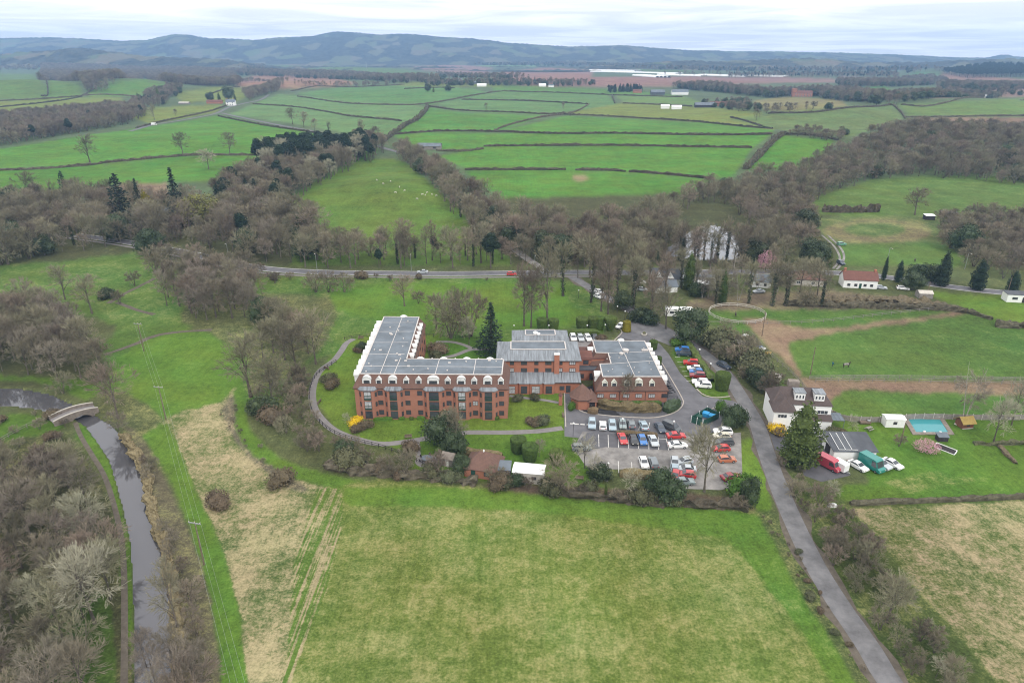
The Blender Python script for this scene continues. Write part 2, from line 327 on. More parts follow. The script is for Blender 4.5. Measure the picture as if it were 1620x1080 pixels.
# canal banks, straw, strips
reg((.085, .12, .035), .66, 2, (225, 690), (275, 655), (350, 635), (375, 612), (385, 680), (430, 722), (545, 768), (540, 860), (500, 950), (470, 1300), (395, 1300), (360, 960), (330, 860), (260, 750)); reg((.11, .10, .065), .5, 2, (345, 650), (375, 625), (392, 690), (450, 745), (490, 772), (450, 770), (390, 720))
reg((.10, .09, .055), .5, 0, (190, 670), (225, 690), (262, 760), (300, 850), (335, 960), (350, 1300), (285, 1300), (280, 950), (250, 820), (225, 725)); reg((.08, .13, .024), .58, 3, (500, 775), (548, 775), (545, 880), (515, 1000), (500, 1300), (430, 1300), (455, 1000), (470, 880))
reg((.058, .135, .016), .2, 0, (225, 690), (262, 672), (285, 720), (322, 800), (350, 870), (372, 950), (395, 1100), (420, 1300), (330, 1300), (348, 1080), (335, 960), (305, 850), (268, 755))
reg((.056, .132, .016), .2, 0, (372, 616), (385, 612), (392, 665), (420, 705), (470, 735), (560, 757), (680, 768), (600, 785), (540, 772), (470, 755), (405, 722), (376, 680))
reg((.092, .132, .026), .58, 0, (545, 768), (600, 757), (760, 770), (960, 790), (1195, 808), (1218, 835), (1300, 965), (1400, 1090), (1500, 1300), (420, 1300), (460, 1080), (500, 970), (530, 880)); reg((.07, .138, .02), .25, 0, (550, 772), (760, 772), (960, 792), (1190, 812), (1215, 840), (1150, 850), (900, 815), (700, 800), (555, 800)); reg((.072, .13, .02), .36, 0, (1150, 850), (1218, 840), (1300, 965), (1420, 1120), (1350, 1120), (1240, 960))
reg((.04, .13, .012), .06, 0, (120, 690), (128, 668), (150, 690), (172, 725), (184, 765), (195, 805), (205, 850), (209, 900), (212, 1000), (213, 1300), (178, 1300), (186, 1000), (190, 860), (180, 800), (160, 740)); reg(WOODF, .45, 0, (-300, 690), (60, 675), (100, 690), (150, 745), (175, 810), (185, 880), (183, 1300), (-300, 1300)); reg((.045, .11, .014), .3, 0, (-300, 650), (40, 655), (90, 660), (60, 690), (-300, 720)); reg((.05, .10, .02), .4, 0, (80, 960), (150, 930), (180, 1000), (170, 1300), (60, 1300))
# grounds of the building
reg(LAWN, .10, 0, (495, 630), (505, 590), (545, 545), (610, 530), (800, 540), (890, 625), (900, 672), (860, 690), (700, 690), (660, 706), (600, 704), (540, 685)); reg((.045, .13, .013), .1, 0, (660, 706), (700, 690), (900, 680), (925, 720), (965, 770), (1190, 790), (1195, 800), (960, 785), (780, 762), (660, 745)); reg((.05, .12, .015), .15, 0, (700, 528), (800, 530), (800, 580), (690, 580))
reg((.10, .075, .05), .4, 0, (870, 765), (1190, 790), (1190, 806), (960, 792), (760, 770)); reg(LAWN, .1, 0, (1170, 705), (1195, 700), (1222, 795), (1200, 805), (1165, 760)); reg((.05, .12, .015), .1, 0, (1060, 560), (1078, 548), (1160, 620), (1160, 636), (1115, 628)); reg((.055, .13, .015), .1, 0, (1012, 505), (1080, 530), (1060, 545))
# right side
reg(ROUGH, .4, 0, (1080, 520), (1140, 520), (1230, 560), (1300, 660), (1220, 640), (1160, 600)); reg((.16, .13, .085), .5, 0, (1100, 470), (1240, 462), (1330, 462), (1500, 482), (1530, 494), (1120, 490))
reg((.085, .07, .055), .5, 0, (1240, 478), (1330, 468), (1480, 480), (1532, 494), (1290, 489)); reg((.062, .115, .025), .32, 0, (1115, 492), (1280, 489), (1500, 490), (1530, 496), (1900, 540), (1900, 606), (1620, 602), (1290, 598), (1240, 565), (1200, 535), (1120, 512))
reg(DIRT, .3, 0, (1175, 505), (1215, 505), (1290, 520), (1400, 508), (1500, 494), (1535, 496), (1420, 512), (1290, 533), (1250, 545), (1268, 590), (1300, 598), (1620, 606), (1900, 610), (1900, 634), (1620, 626), (1480, 622), (1340, 616), (1335, 640), (1345, 660), (1310, 655), (1270, 605), (1235, 565), (1205, 540))
reg((.065, .12, .025), .25, 0, (1335, 616), (1480, 622), (1900, 636), (1900, 664), (1350, 664)); reg((.042, .125, .015), .22, 0, (1300, 664), (1900, 662), (1900, 786), (1620, 789), (1360, 797), (1335, 770), (1380, 760), (1310, 700)); reg((.075, .135, .022), .55, 0, (1395, 762), (1480, 745), (1560, 760), (1440, 780)); reg((.09, .145, .02), .15, 0, (1460, 462), (1560, 466), (1900, 490), (1900, 530), (1620, 512), (1540, 494))
reg((.05, .11, .02), .2, 0, (1205, 560), (1240, 600), (1300, 660), (1330, 668), (1300, 690), (1222, 600)); reg((.08, .12, .03), .66, 2, (1340, 805), (1620, 792), (1900, 788), (1900, 1300), (1640, 1300), (1560, 1080), (1440, 920)); reg((.06, .085, .025), .45, 0, (1225, 740), (1300, 770), (1345, 800), (1450, 930), (1575, 1080), (1700, 1300), (1560, 1300), (1430, 1080), (1300, 880)); reg((.065, .085, .03), .5, 0, (1195, 808), (1222, 810), (1260, 860), (1330, 985), (1400, 1080), (1520, 1300), (1480, 1300), (1330, 1040), (1240, 890))

def inpoly(U, V, poly):
    ins = np.zeros(U.shape, bool); n = len(poly)
    x = [p[0] for p in poly]; y = [p[1] for p in poly]
    bb = (U >= min(x)) & (U <= max(x)) & (V >= min(y)) & (V <= max(y))
    if not bb.any(): return ins
    u = U[bb]; v = V[bb]; r = np.zeros(u.shape, bool); j = n-1
    for i in range(n):
        c = (y[i] > v) != (y[j] > v)
        if c.any(): r ^= c & (u < (x[j]-x[i])*(v-y[i])/((y[j]-y[i]) or 1e-9) + x[i])
        j = i
    ins[bb] = r; return ins
def build_ground():
    us = np.arange(-260, 1881, 2.6)
    vs = np.concatenate([np.arange(1230, 260, -2.6), np.arange(260, 110, -1.3), np.arange(110, 91.5, -.6)])
    U, V = np.meshgrid(us, vs)
    k = (CY - V)/F; dy, dz = CP + k*SP, -SP + k*CP
    Y = -CAMZ*dy/dz; X = (U-CX)/F*(Y*CP + CAMZ*SP)
    Z = H(X, Y)
    d = Y*CP + (CAMZ-Z)*SP
    PU = CX + F*X/d; PV = CY + F*((CAMZ-Z)*CP - Y*SP)/d
    def fb(f, ph): return np.sin(X*f+ph+1.7*np.sin(Y*f*.7+ph*2))*np.cos(Y*f*1.1-ph+1.3*np.sin(X*f*.8))
    wob = 2.2*fb(.21, .3)+1.7*fb(.53, 1.9)+1.3*fb(1.3, 4.1); wob2 = 2.2*fb(.19, 2.3)+1.6*fb(.6, 5.1)+1.2*fb(1.4, .6)
    fade = np.clip((PV-200)/300, 0.15, 1.0)
    PUw = PU + wob*fade; PVw = PV + .7*wob2*fade
    col = np.zeros(U.shape+(4,)); par = np.zeros(U.shape); dry = np.zeros(U.shape)
    col[..., :3] = (.07, .095, .045); col[..., 3] = .3
    for (c, s, st, poly) in GR:
        m = inpoly(PUw, PVw, poly)
        col[m, :3] = c; col[m, 3] = s; par[m] = st % 2; dry[m] = st >= 2
    for it in range(2):
        P = np.pad(col, ((1, 1), (1, 1), (0, 0)), mode='edge')
        col = (P[1:-1, 1:-1]*2 + P[:-2, 1:-1] + P[2:, 1:-1] + P[1:-1, :-2] + P[1:-1, 2:])/6
    low = inpoly(PU, PV, CANAL); Z = np.where(low, Z-1.1, Z)
    low = inpoly(PU, PV, POND); Z = np.where(low, Z-1.0, Z)
    nv, nu = U.shape
    co = np.stack([X, Y, Z], -1).reshape(-1, 3)
    idx = np.arange(nv*nu).reshape(nv, nu)
    q = np.stack([idx[:-1, :-1], idx[:-1, 1:], idx[1:, 1:], idx[1:, :-1]], -1).reshape(-1, 4)
    me = bpy.data.meshes.new('ground')
    me.vertices.add(len(co)); me.vertices.foreach_set('co', co.ravel())
    me.loops.add(q.size); me.loops.foreach_set('vertex_index', q.ravel().astype(np.int32))
    me.polygons.add(len(q)); me.polygons.foreach_set('loop_start', (np.arange(len(q))*4).astype(np.int32)); me.polygons.foreach_set('loop_total', np.full(len(q), 4, np.int32))
    me.polygons.foreach_set('use_smooth', np.ones(len(q), bool)); me.update(calc_edges=True)
    a = me.attributes.new('field_colour', 'FLOAT_COLOR', 'POINT'); a.data.foreach_set('color', col.reshape(-1).astype(np.float32))
    a = me.attributes.new('stripe', 'FLOAT', 'POINT'); a.data.foreach_set('value', par.reshape(-1).astype(np.float32))
    P = np.pad(dry, 1, mode='edge'); dry = (P[1:-1, 1:-1]*2+P[:-2, 1:-1]+P[2:, 1:-1]+P[1:-1, :-2]+P[1:-1, 2:])/6
    a = me.attributes.new('dry', 'FLOAT', 'POINT'); a.data.foreach_set('value', dry.reshape(-1).astype(np.float32))
    m = bpy.data.materials.new('fields_and_grass'); m.use_nodes = True; nt = m.node_tree; N = nt.nodes; L = nt.links; b = N['Principled BSDF']
    b.inputs['Roughness'].default_value = .95; b.inputs['Specular IOR Level'].default_value = .08
    at = N.new('ShaderNodeAttribute'); at.attribute_name = 'field_colour'; st = N.new('ShaderNodeAttribute'); st.attribute_name = 'stripe'
    tc = N.new('ShaderNodeTexCoord')
    def nz(scale, detail=4, rough=.6, st=None):
        n = N.new('ShaderNodeTexNoise'); n.inputs['Scale'].default_value = scale; n.inputs['Detail'].default_value = detail; n.inputs['Roughness'].default_value = rough
        s = tc.outputs['Object']
        if st: mp = N.new('ShaderNodeMapping'); mp.inputs['Scale'].default_value = st[:3]; mp.inputs['Rotation'].default_value = (0, 0, st[3]); L.new(s, mp.inputs[0]); s = mp.outputs[0]
        L.new(s, n.inputs['Vector']); return n.outputs['Fac']
    def op(o, a, b_=None, c=None):
        n = N.new('ShaderNodeMath'); n.operation = o
        for i, x in enumerate((a, b_, c)):
            if x is None: continue
            if isinstance(x, (int, float)): n.inputs[i].default_value = x
            else: L.new(x, n.inputs[i])
        return n.outputs[0]
    n1 = nz(.016, 3); n2 = nz(.11, 5, .62); n3 = nz(.62, 7, .78); n4 = nz(.035, 5, .6)
    n5 = nz(2.3, 3, .7); nst = nz(1, 2, .5, (1.6, .03, 1, .13))
    s = op('ADD', op('MULTIPLY', n2, .30), op('MULTIPLY', n3, .36)); s = op('ADD', s, op('ADD', op('MULTIPLY', n4, .14), op('MULTIPLY', n5, .20)))
    s = op('ADD', s, op('MULTIPLY', op('MULTIPLY', op('SUBTRACT', nst, .5), st.outputs['Fac']), .8))
    th = op('SUBTRACT', .68, op('MULTIPLY', at.outputs['Alpha'], .30))
    msk = N.new('ShaderNodeMapRange'); msk.interpolation_type = 'SMOOTHSTEP'
    L.new(op('SUBTRACT', s, th), msk.inputs['Value']); msk.inputs['From Min'].default_value = -.06; msk.inputs['From Max'].default_value = .08
    mx = N.new('ShaderNodeMix'); mx.data_type = 'RGBA'; L.new(op('MULTIPLY', msk.outputs[0], op('MINIMUM', op('ADD', op('MULTIPLY', at.outputs['Alpha'], 1.1), .25), .9)), mx.inputs['Factor'])
    L.new(at.outputs['Color'], mx.inputs['A']); dr = N.new('ShaderNodeAttribute'); dr.attribute_name = 'dry'; ms = N.new('ShaderNodeMix'); ms.data_type = 'RGBA'; L.new(dr.outputs['Fac'], ms.inputs['Factor']); ms.inputs['A'].default_value = (.185, .178, .070, 1); ms.inputs['B'].default_value = (.265, .215, .125, 1); L.new(ms.outputs['Result'], mx.inputs['B'])
    # dark tufts, worn streaks and broad tone
    k = op('ADD', op('MULTIPLY', n3, 1.0), op('ADD', op('MULTIPLY', n2, .55), op('MULTIPLY', n1, .55)))
    k = op('ADD', op('MULTIPLY', op('SUBTRACT', k, 1.05), 1.6), op('ADD', 1.0, op('ADD', op('MULTIPLY', op('SUBTRACT', nst, .5), .35), op('ADD', op('MULTIPLY', op('SUBTRACT', n4, .5), .5), op('MULTIPLY', op('SUBTRACT', n5, .5), 1.3)))))
    sc = N.new('ShaderNodeVectorMath'); sc.operation = 'SCALE'; L.new(mx.outputs['Result'], sc.inputs[0]); L.new(k, sc.inputs['Scale'])
    # slight yellow / blue-green drift of the grass
    hs = N.new('ShaderNodeHueSaturation'); L.new(sc.outputs[0], hs.inputs['Color'])
    r = N.new('ShaderNodeMapRange'); r.inputs['From Min'].default_value = .3; r.inputs['From Max'].default_value = .7; r.inputs['To Min'].default_value = .472; r.inputs['To Max'].default_value = .518
    L.new(n4, r.inputs['Value']); L.new(r.outputs[0], hs.inputs['Hue']); L.new(hs.outputs[0], b.inputs['Base Color'])
    bp = N.new('ShaderNodeBump'); bp.inputs['Strength'].default_value = .35; bp.inputs['Distance'].default_value = .3; L.new(n3, bp.inputs['Height']); L.new(bp.outputs[0], b.inputs['Normal'])
    me.materials.append(m)
    o = bpy.data.objects.new('ground', me); C.objects.link(o)
    tag(o, 'patchwork of green fields, rough meadow and straw coloured grass', kind='structure')
build_ground()
# ------------------------------------------------------------------ far hills
SKY = [(-300, 66), (0, 62), (60, 61), (90, 60), (130, 62), (200, 66), (240, 64), (262, 59), (285, 55), (310, 57), (335, 62), (380, 63), (405, 65), (450, 61), (500, 58), (515, 54), (535, 51), (560, 52), (600, 56), (645, 55), (660, 56), (700, 60), (745, 62), (800, 69), (850, 72), (900, 75), (945, 74), (980, 73), (1050, 78), (1100, 81), (1160, 82), (1240, 83), (1300, 84), (1350, 85), (1420, 88), (1480, 91), (1560, 93), (1580, 88), (1592, 88), (1605, 91), (1700, 92), (1900, 90)]
def hills(name, sky, y0, yc, y1, seed, label, amp, cols):
    us = np.arange(-300, 1901, 2.5); ny = 80
    prof = np.interp(us, [p[0] for p in sky], [p[1] for p in sky])
    verts = []; yy = np.linspace(0, 1, ny)
    for t in yy:
        y = y0 + (y1-y0)*t
        e = (yc-y0)/(y1-y0)
        w = (0.5-0.5*math.cos(PI*min(1, t/e))) if t < e else (0.5+0.5*math.cos(PI*min(1, (t-e)/(1-e))))
        for i, u in enumerate(us):
            hh = CAMZ + yc*(-SP + (CY-prof[i])/F*CP)/(CP + (CY-prof[i])/F*SP)
            x = (u-CX)/F*(y*CP+CAMZ*SP)
            q = Vector((x/420, y/520, seed)); n = noise.fractal(q, .9, 2.1, 4)
            mid = w*(1-w)*4
            z = w*hh + amp*n*(.25*w+mid) - 1.5
            z += 15*abs(noise.noise(Vector((x/40, y/80, seed+4))))*min(1, w*4) + 7*abs(noise.noise(Vector((x/17, y/40, seed+9))))*min(1, w*4)
            verts.append((x, y, z))
    nu = len(us)
    faces = [(j*nu+i, j*nu+i+1, (j+1)*nu+i+1, (j+1)*nu+i) for j in range(ny-1) for i in range(nu-1)]
    me = bpy.data.meshes.new(name); me.from_pydata(verts, [], faces)
    m = mat(name+'_woods', cols[0], .95, .8, .016, spec=.05)
    nt = m.node_tree; N = nt.nodes; L = nt.links; b = N['Principled BSDF']
    tc = N.new('ShaderNodeTexCoord'); mp = N.new('ShaderNodeMapping'); mp.inputs['Scale'].default_value = (1/120, 1/260, 1/60); L.new(tc.outputs['Object'], mp.inputs[0])
    vo = N.new('ShaderNodeTexVoronoi'); vo.inputs['Scale'].default_value = 1.0; vo.inputs['Randomness'].default_value = .9; L.new(mp.outputs[0], vo.inputs['Vector'])
    sep = N.new('ShaderNodeSeparateColor'); L.new(vo.outputs['Color'], sep.inputs[0])
    rp = N.new('ShaderNodeValToRGB'); e = rp.color_ramp.elements; rp.color_ramp.interpolation = 'CONSTANT'
    e[0].position = 0; e[0].color = (0, 0, 0, 1); e[1].position = cols[3]; e[1].color = (1, 1, 1, 1)
    L.new(sep.outputs[0], rp.inputs[0])
    mf = N.new('ShaderNodeMix'); mf.data_type = 'RGBA'; mf.inputs['A'].default_value = (*cols[1], 1); mf.inputs['B'].default_value = (*cols[2], 1); L.new(sep.outputs[1], mf.inputs['Factor'])
    old = b.inputs['Base Color'].links[0].from_socket
    mx = N.new('ShaderNodeMix'); mx.data_type = 'RGBA'; L.new(old, mx.inputs['A']); L.new(mf.outputs['Result'], mx.inputs['B']); mq = N.new('ShaderNodeMath'); mq.operation = 'MULTIPLY'; mq.inputs[1].default_value = .7; L.new(rp.outputs[0], mq.inputs[0]); L.new(mq.outputs[0], mx.inputs['Factor']); L.new(mx.outputs['Result'], b.inputs['Base Color'])
    me.materials.append(m); me.polygons.foreach_set('use_smooth', [True]*len(faces)); me.update()
    o = bpy.data.objects.new(name, me); C.objects.link(o); tag(o, label, kind='structure')
hills('hills', SKY, 5300, 7500, 8900, 3.1, 'long wooded ridge of blue hills along the horizon', 20, ((.038, .042, .032), (.10, .135, .06), (.15, .13, .09), .66))
MID = [(-300, 90), (0, 88), (70, 84), (100, 80), (140, 79), (180, 84), (230, 90), (300, 94), (360, 97), (420, 106), (500, 112), (900, 112), (980, 106), (1040, 100), (1090, 98), (1130, 100), (1200, 97), (1260, 95), (1310, 96), (1360, 101), (1450, 102), (1500, 99), (1560, 96), (1700, 96), (1900, 95)]
hills('hills', MID, 3700, 4300, 4900, 8.4, 'lower wooded rise in front of the blue ridge', 14, ((.042, .044, .032), (.085, .12, .05), (.17, .13, .09), .70))
# ------------------------------------------------------------------ sheets: roads, paths, water
M['trod'] = mat('trodden_earth', (.115, .098, .078), .95, .25, .8, spec=.05)
def sheet(name, pix, m, label, off, world=None, kind='structure', thick=None):
    pts = world or [G(u, v) for (u, v) in pix]
    bm = bmesh.new(); vs = [bm.verts.new(p) for p in pts]; bm.faces.new(vs)
    bmesh.ops.triangulate(bm, faces=bm.faces[:]); bmesh.ops.recalc_face_normals(bm, faces=bm.faces[:])
    for f in bm.faces:
        if f.normal.z < 0: f.normal_flip()
    for v in bm.verts: v.co.z = v.co.z+off
    me = bpy.data.meshes.new(name); bm.to_mesh(me); bm.free(); me.materials.append(M[m]); o = bpy.data.objects.new(name, me); C.objects.link(o)
    return tag(o, label, kind=kind)
def band(name, pix, width, m, label, off, kind='structure', parent=None, edge=None, step=4.0, world=None, jit=0.0):
    p = world or [G(u, v) for (u, v) in pix]
    p = resample(smooth_line(p), step)
    mb = MB(); rows = []
    for i, q in enumerate(p):
        d = p[min(i+1, len(p)-1)] - p[max(i-1, 0)]; n = Vector((-d.y, d.x, 0)).normalized()
        row = []
        for s in (-.5, -.17, .17, .5):
            w = width*(1 + (jit*lab((q.x*.2, q.y*.2, s*9)) if abs(s) > .4 else 0))
            r = q + n*w*s; row.append((r.x, r.y, float(H(r.x, r.y)) + off))
        rows.append(row)
    k = 4; vs = [v for r in rows for v in r]
    mb.add(vs, [(i*k+j, i*k+j+1, (i+1)*k+j+1, (i+1)*k+j) for i in range(len(rows)-1) for j in range(k-1)])
    for i in range(len(mb.f)): mb.f[i] = mb.f[i][::-1] if True else mb.f[i]
    o = mb.build(name, m, parent)
    return tag(o, label, kind=kind) if kind else o
def water_mat(name, col, rough, bump, metal=0.0):
    m = bpy.data.materials.new(name); m.use_nodes = True; nt = m.node_tree; N = nt.nodes; L = nt.links; b = N['Principled BSDF']
    b.inputs['Base Color'].default_value = (*col, 1); b.inputs['Metallic'].default_value = metal; b.inputs['Roughness'].default_value = rough; b.inputs['IOR'].default_value = 1.33; b.inputs['Specular IOR Level'].default_value = .9
    n = N.new('ShaderNodeTexNoise'); n.inputs['Scale'].default_value = .8; n.inputs['Detail'].default_value = 3
    tc = N.new('ShaderNodeTexCoord'); L.new(tc.outputs['Object'], n.inputs['Vector'])
    bp = N.new('ShaderNodeBump'); bp.inputs['Strength'].default_value = bump; bp.inputs['Distance'].default_value = .05; L.new(n.outputs['Fac'], bp.inputs['Height']); L.new(bp.outputs[0], b.inputs['Normal'])
    return m
M['canal'] = water_mat('still_canal_water', (.125, .122, .13), .0, .004, .5); M['pondw'] = water_mat('pale_pond_water', (.16, .165, .18), .06, .05); M['poolw'] = water_mat('turquoise_pool_water', (.04, .24, .26), .06, .04)
def grow(poly, d): return inset(poly, -d)
def ccw(p):
    a = sum(p[i][0]*p[(i+1) % len(p)][1]-p[(i+1) % len(p)][0]*p[i][1] for i in range(len(p)))
    return list(p) if a > 0 else list(p)[::-1]
cw = ccw([tuple(G(u, v)[:2]) for (u, v) in CANAL]); sheet('canal_water', None, 'canal', 'still grey canal water curving under a stone bridge', 0, [Vector((x, y, -.45)) for (x, y) in grow(cw, .35)])
pw = ccw([tuple(G(u, v)[:2]) for (u, v) in POND]); zp = min(float(H(*p)) for p in pw); sheet('pond_water', None, 'pondw', 'pale pond shining between bare trees', 0, [Vector((x, y, zp-.35)) for (x, y) in grow(pw, 1.2)])
LANE = [(1480, 1180), (1408, 1080), (1372, 1020), (1330, 960), (1290, 895), (1258, 830), (1232, 770), (1212, 715), (1198, 672), (1180, 640), (1160, 608), (1138, 580), (1112, 558), (1078, 536), (1045, 518), (1012, 500), (988, 484), (962, 471), (938, 458), (918, 446), (902, 436)]
band('verge', LANE, 5.7, 'trod', 'muddy worn verge along both edges of the lane', .018, step=2.0, jit=.5)
band('lane', LANE, 3.9, 'asphalt2', 'narrow grey lane running past the building', .03)
MAINROAD = [(120, 372), (180, 380), (225, 387), (265, 394), (320, 405), (380, 419), (440, 427), (520, 431), (600, 432), (700, 433), (800, 432), (870, 431), (950, 431), (1050, 431), (1150, 430), (1240, 430), (1300, 431), (1345, 433), (1400, 438), (1450, 446), (1530, 457), (1620, 466), (1750, 480)]
band('main_road', MAINROAD, 6.6, 'asphalt', 'grey main road crossing behind the meadow', .035)
for s, nm in ((-.42, 'near'), (.42, 'far')): pass
def offset_line(pix, d):
    p = resample(smooth_line([G(u, v) for (u, v) in pix]), 6.0); out = []
    for i, q in enumerate(p):
        t = p[min(i+1, len(p)-1)] - p[max(i-1, 0)]; n = Vector((-t.y, t.x, 0)).normalized(); out.append(q+n*d)
    return out
band('road_marking', None, .35, 'paint', 'pale line along the far edge of the main road', .05, world=offset_line(MAINROAD, 2.9))
band('road_marking', None, .35, 'paint', 'pale line along the near edge of the main road', .05, world=offset_line(MAINROAD, -2.9))
band('pavement', None, 1.6, 'path', 'strip of pavement beside the main road', .06, world=offset_line(MAINROAD[:13], -5.6))
FARROAD = [(205, 208), (240, 198), (290, 190), (340, 180), (362, 170), (385, 164), (412, 158), (425, 150)]
band('country_road', FARROAD, 6, 'asphalt', 'pale country road climbing between fields', .15, step=8)
band('country_road', [(350, 179), (420, 194), (480, 205), (540, 216), (590, 230), (640, 243), (690, 256)], 6, 'asphalt', 'grey road descending past the green field', .15, step=8)
band('track', [(1300, 372), (1318, 388), (1327, 402), (1328, 412), (1318, 425)], 1.0, 'gravel', 'pale wheel track curving down to the main road', .06)
band('track', [(1310, 372), (1328, 390), (1335, 403), (1333, 415), (1323, 427)], 1.0, 'gravel', 'second wheel track beside the pale one', .06)
band('side_lane', [(866, 430), (838, 412), (815, 395), (798, 378)], 4, 'gravel', 'pale track climbing into the trees from the main road', .06)
# hotel drive and car park
sheet('driveway', [(892, 620), (893, 690), (965, 699), (1060, 699), (1085, 690), (1120, 688), (1160, 665), (1186, 662), (1172, 640), (1160, 634), (1112, 627), (1076, 590), (1058, 560), (1045, 545), (1018, 528), (985, 522), (975, 534), (1022, 541), (1048, 585), (1070, 622), (1078, 642), (1060, 655), (1030, 660), (960, 658), (925, 652), (912, 640), (908, 624)], 'asphalt', 'grey drive curving round the right hand wing', .022)
sheet('car_park', [(922, 682), (960, 688), (1030, 694), (1085, 690), (1120, 688), (1172, 684), (1175, 765), (1140, 775), (1060, 772), (1040, 742), (960, 742), (955, 760), (962, 762), (925, 735), (910, 712), (912, 700)], 'gravel', 'worn pale gravel car park below the drive', .034)
sheet('parking_bays', [(930, 684), (1062, 691), (1062, 712), (1058, 712), (958, 707), (932, 712), (915, 720), (905, 705)], 'drive', 'dark asphalt parking bays between low hedges', .046)
sheet('rear_car_park', [(880, 528), (945, 528), (965, 545), (950, 552), (890, 552)], 'path', 'small car park behind the lead roofed block', .028)
sheet('entrance_road', [(985, 522), (1018, 530), (1058, 546), (1075, 544), (1046, 520), (1016, 503), (1000, 508)], 'asphalt2', 'widened entrance between lane and drive', .040)
sheet('yard', [(1218, 686), (1245, 690), (1270, 700), (1283, 690), (1284, 660), (1298, 660), (1306, 716), (1322, 728), (1345, 752), (1300, 762), (1272, 752), (1258, 716), (1226, 712)], 'drive', 'grey tarmac yard beside the white house', .032)
band('towpath', [(119, 668), (128, 690), (146, 720), (164, 750), (178, 790), (190, 840), (196, 900), (197, 1000), (196, 1120)], 1.0, 'trod', 'dark towpath on grass beside the canal', .05, step=2)
for q_, l_ in (([(335, 522), (285, 525), (245, 531), (212, 545), (165, 561)], 'long'), ([(185, 478), (212, 489), (246, 498)], 'short'), ([(245, 440), (215, 456), (190, 468), (172, 480)], 'upper')): band('ditch', q_, 1.8, 'trod', l_ + ' brown ditch across the left meadows', .05, jit=.5)
GPATH = [(560, 536), (548, 543), (540, 555), (528, 570), (508, 585), (499, 600), (494, 620), (496, 642), (506, 660), (528, 680), (560, 693), (600, 702), (640, 699), (670, 694), (700, 688), (740, 684), (800, 684), (850, 682), (890, 677)]
band('garden_path', GPATH, 2.0, 'path', 'grey path curving round the lawn of the brick building', .05, step=1.5)
band('garden_path', [(660, 698), (661, 715), (663, 730)], 1.2, 'path', 'short straight path to the round patio', .056, step=1)
band('garden_path', [(690, 541), (715, 541), (735, 546), (748, 552)], 1.5, 'path', 'pale path behind the long brick wing', .05, step=1)
band('garden_path', [(700, 566), (720, 562), (745, 553), (775, 553)], 1.8, 'path', 'brown path leading to the cedar behind the building', .055, step=1)
band('garden_path', [(806, 626), (835, 630), (862, 633), (889, 638)], 1.2, 'path', 'pale path along the terrace', .05, step=1)
def kerb(pix, label, w=.3, h=.14):
    p = resample(smooth_line([G(u, v) for (u, v) in pix]), 1.5); mb = MB()
    for a, b in zip(p, p[1:]): mb.bar(a + Vector((0, 0, h/2)), b + Vector((0, 0, h/2)), w, h)
    tag(mb.build('kerb', 'kerb'), label, kind='structure')
kerb([(912, 624), (912, 640), (918, 650), (940, 655), (980, 659), (1030, 661), (1058, 656), (1074, 648), (1081, 638), (1078, 628), (1062, 600), (1046, 573)], 'pale kerb round the shrub bed of the right wing')
kerb([(1102, 615), (1112, 624), (1130, 629), (1155, 627)], 'pale kerb round the grass tip by the tall topiary')
kerb([(893, 622), (894, 650), (895, 676)], 'pale kerb along the left edge of the drive')
kerb([(1118, 655), (1124, 648), (1136, 644), (1145, 650)], 'pale kerb round the grass beside the bin store')
kerb([(972, 538), (984, 526), (978, 518)], 'pale kerb beside the back entrance')
def marks(segs, label, w=.14):
    mb = MB()
    for (a, b) in segs: mb.bar(G(*a)+Vector((0, 0, .056)), G(*b)+Vector((0, 0, .056)), w, .008)
    tag(mb.build('road_marking', 'paint'), label, kind='structure')
marks([((u, 687+i*.7), (u+.6, 707+i*.7)) for i, u in enumerate((947, 962, 978, 994, 1009.5, 1026, 1041.5))] + [((1041, 694), (1055, 694.5)), ((1053, 689), (1058, 712))], 'white lines between the dark parking bays')
marks([((978, 729), (979, 748)), ((999, 731), (1000, 744)), ((1022, 731), (1024, 744))], 'white lines of the lower bays')
marks([((902, 670), (916, 671)), ((918, 671), (925, 671.5)), ((928, 671.5), (932, 672))], 'worn white writing on the drive', .5)
marks([((941+i*14.5, 668), (938+i*14.5, 680)) for i in range(8)], 'white lines of the upper bays')
marks([((1068+i*3.6, 565+i*7.5), (1076+i*3.6, 565+i*7.5)) for i in range(6)], 'white lines of the side bays')
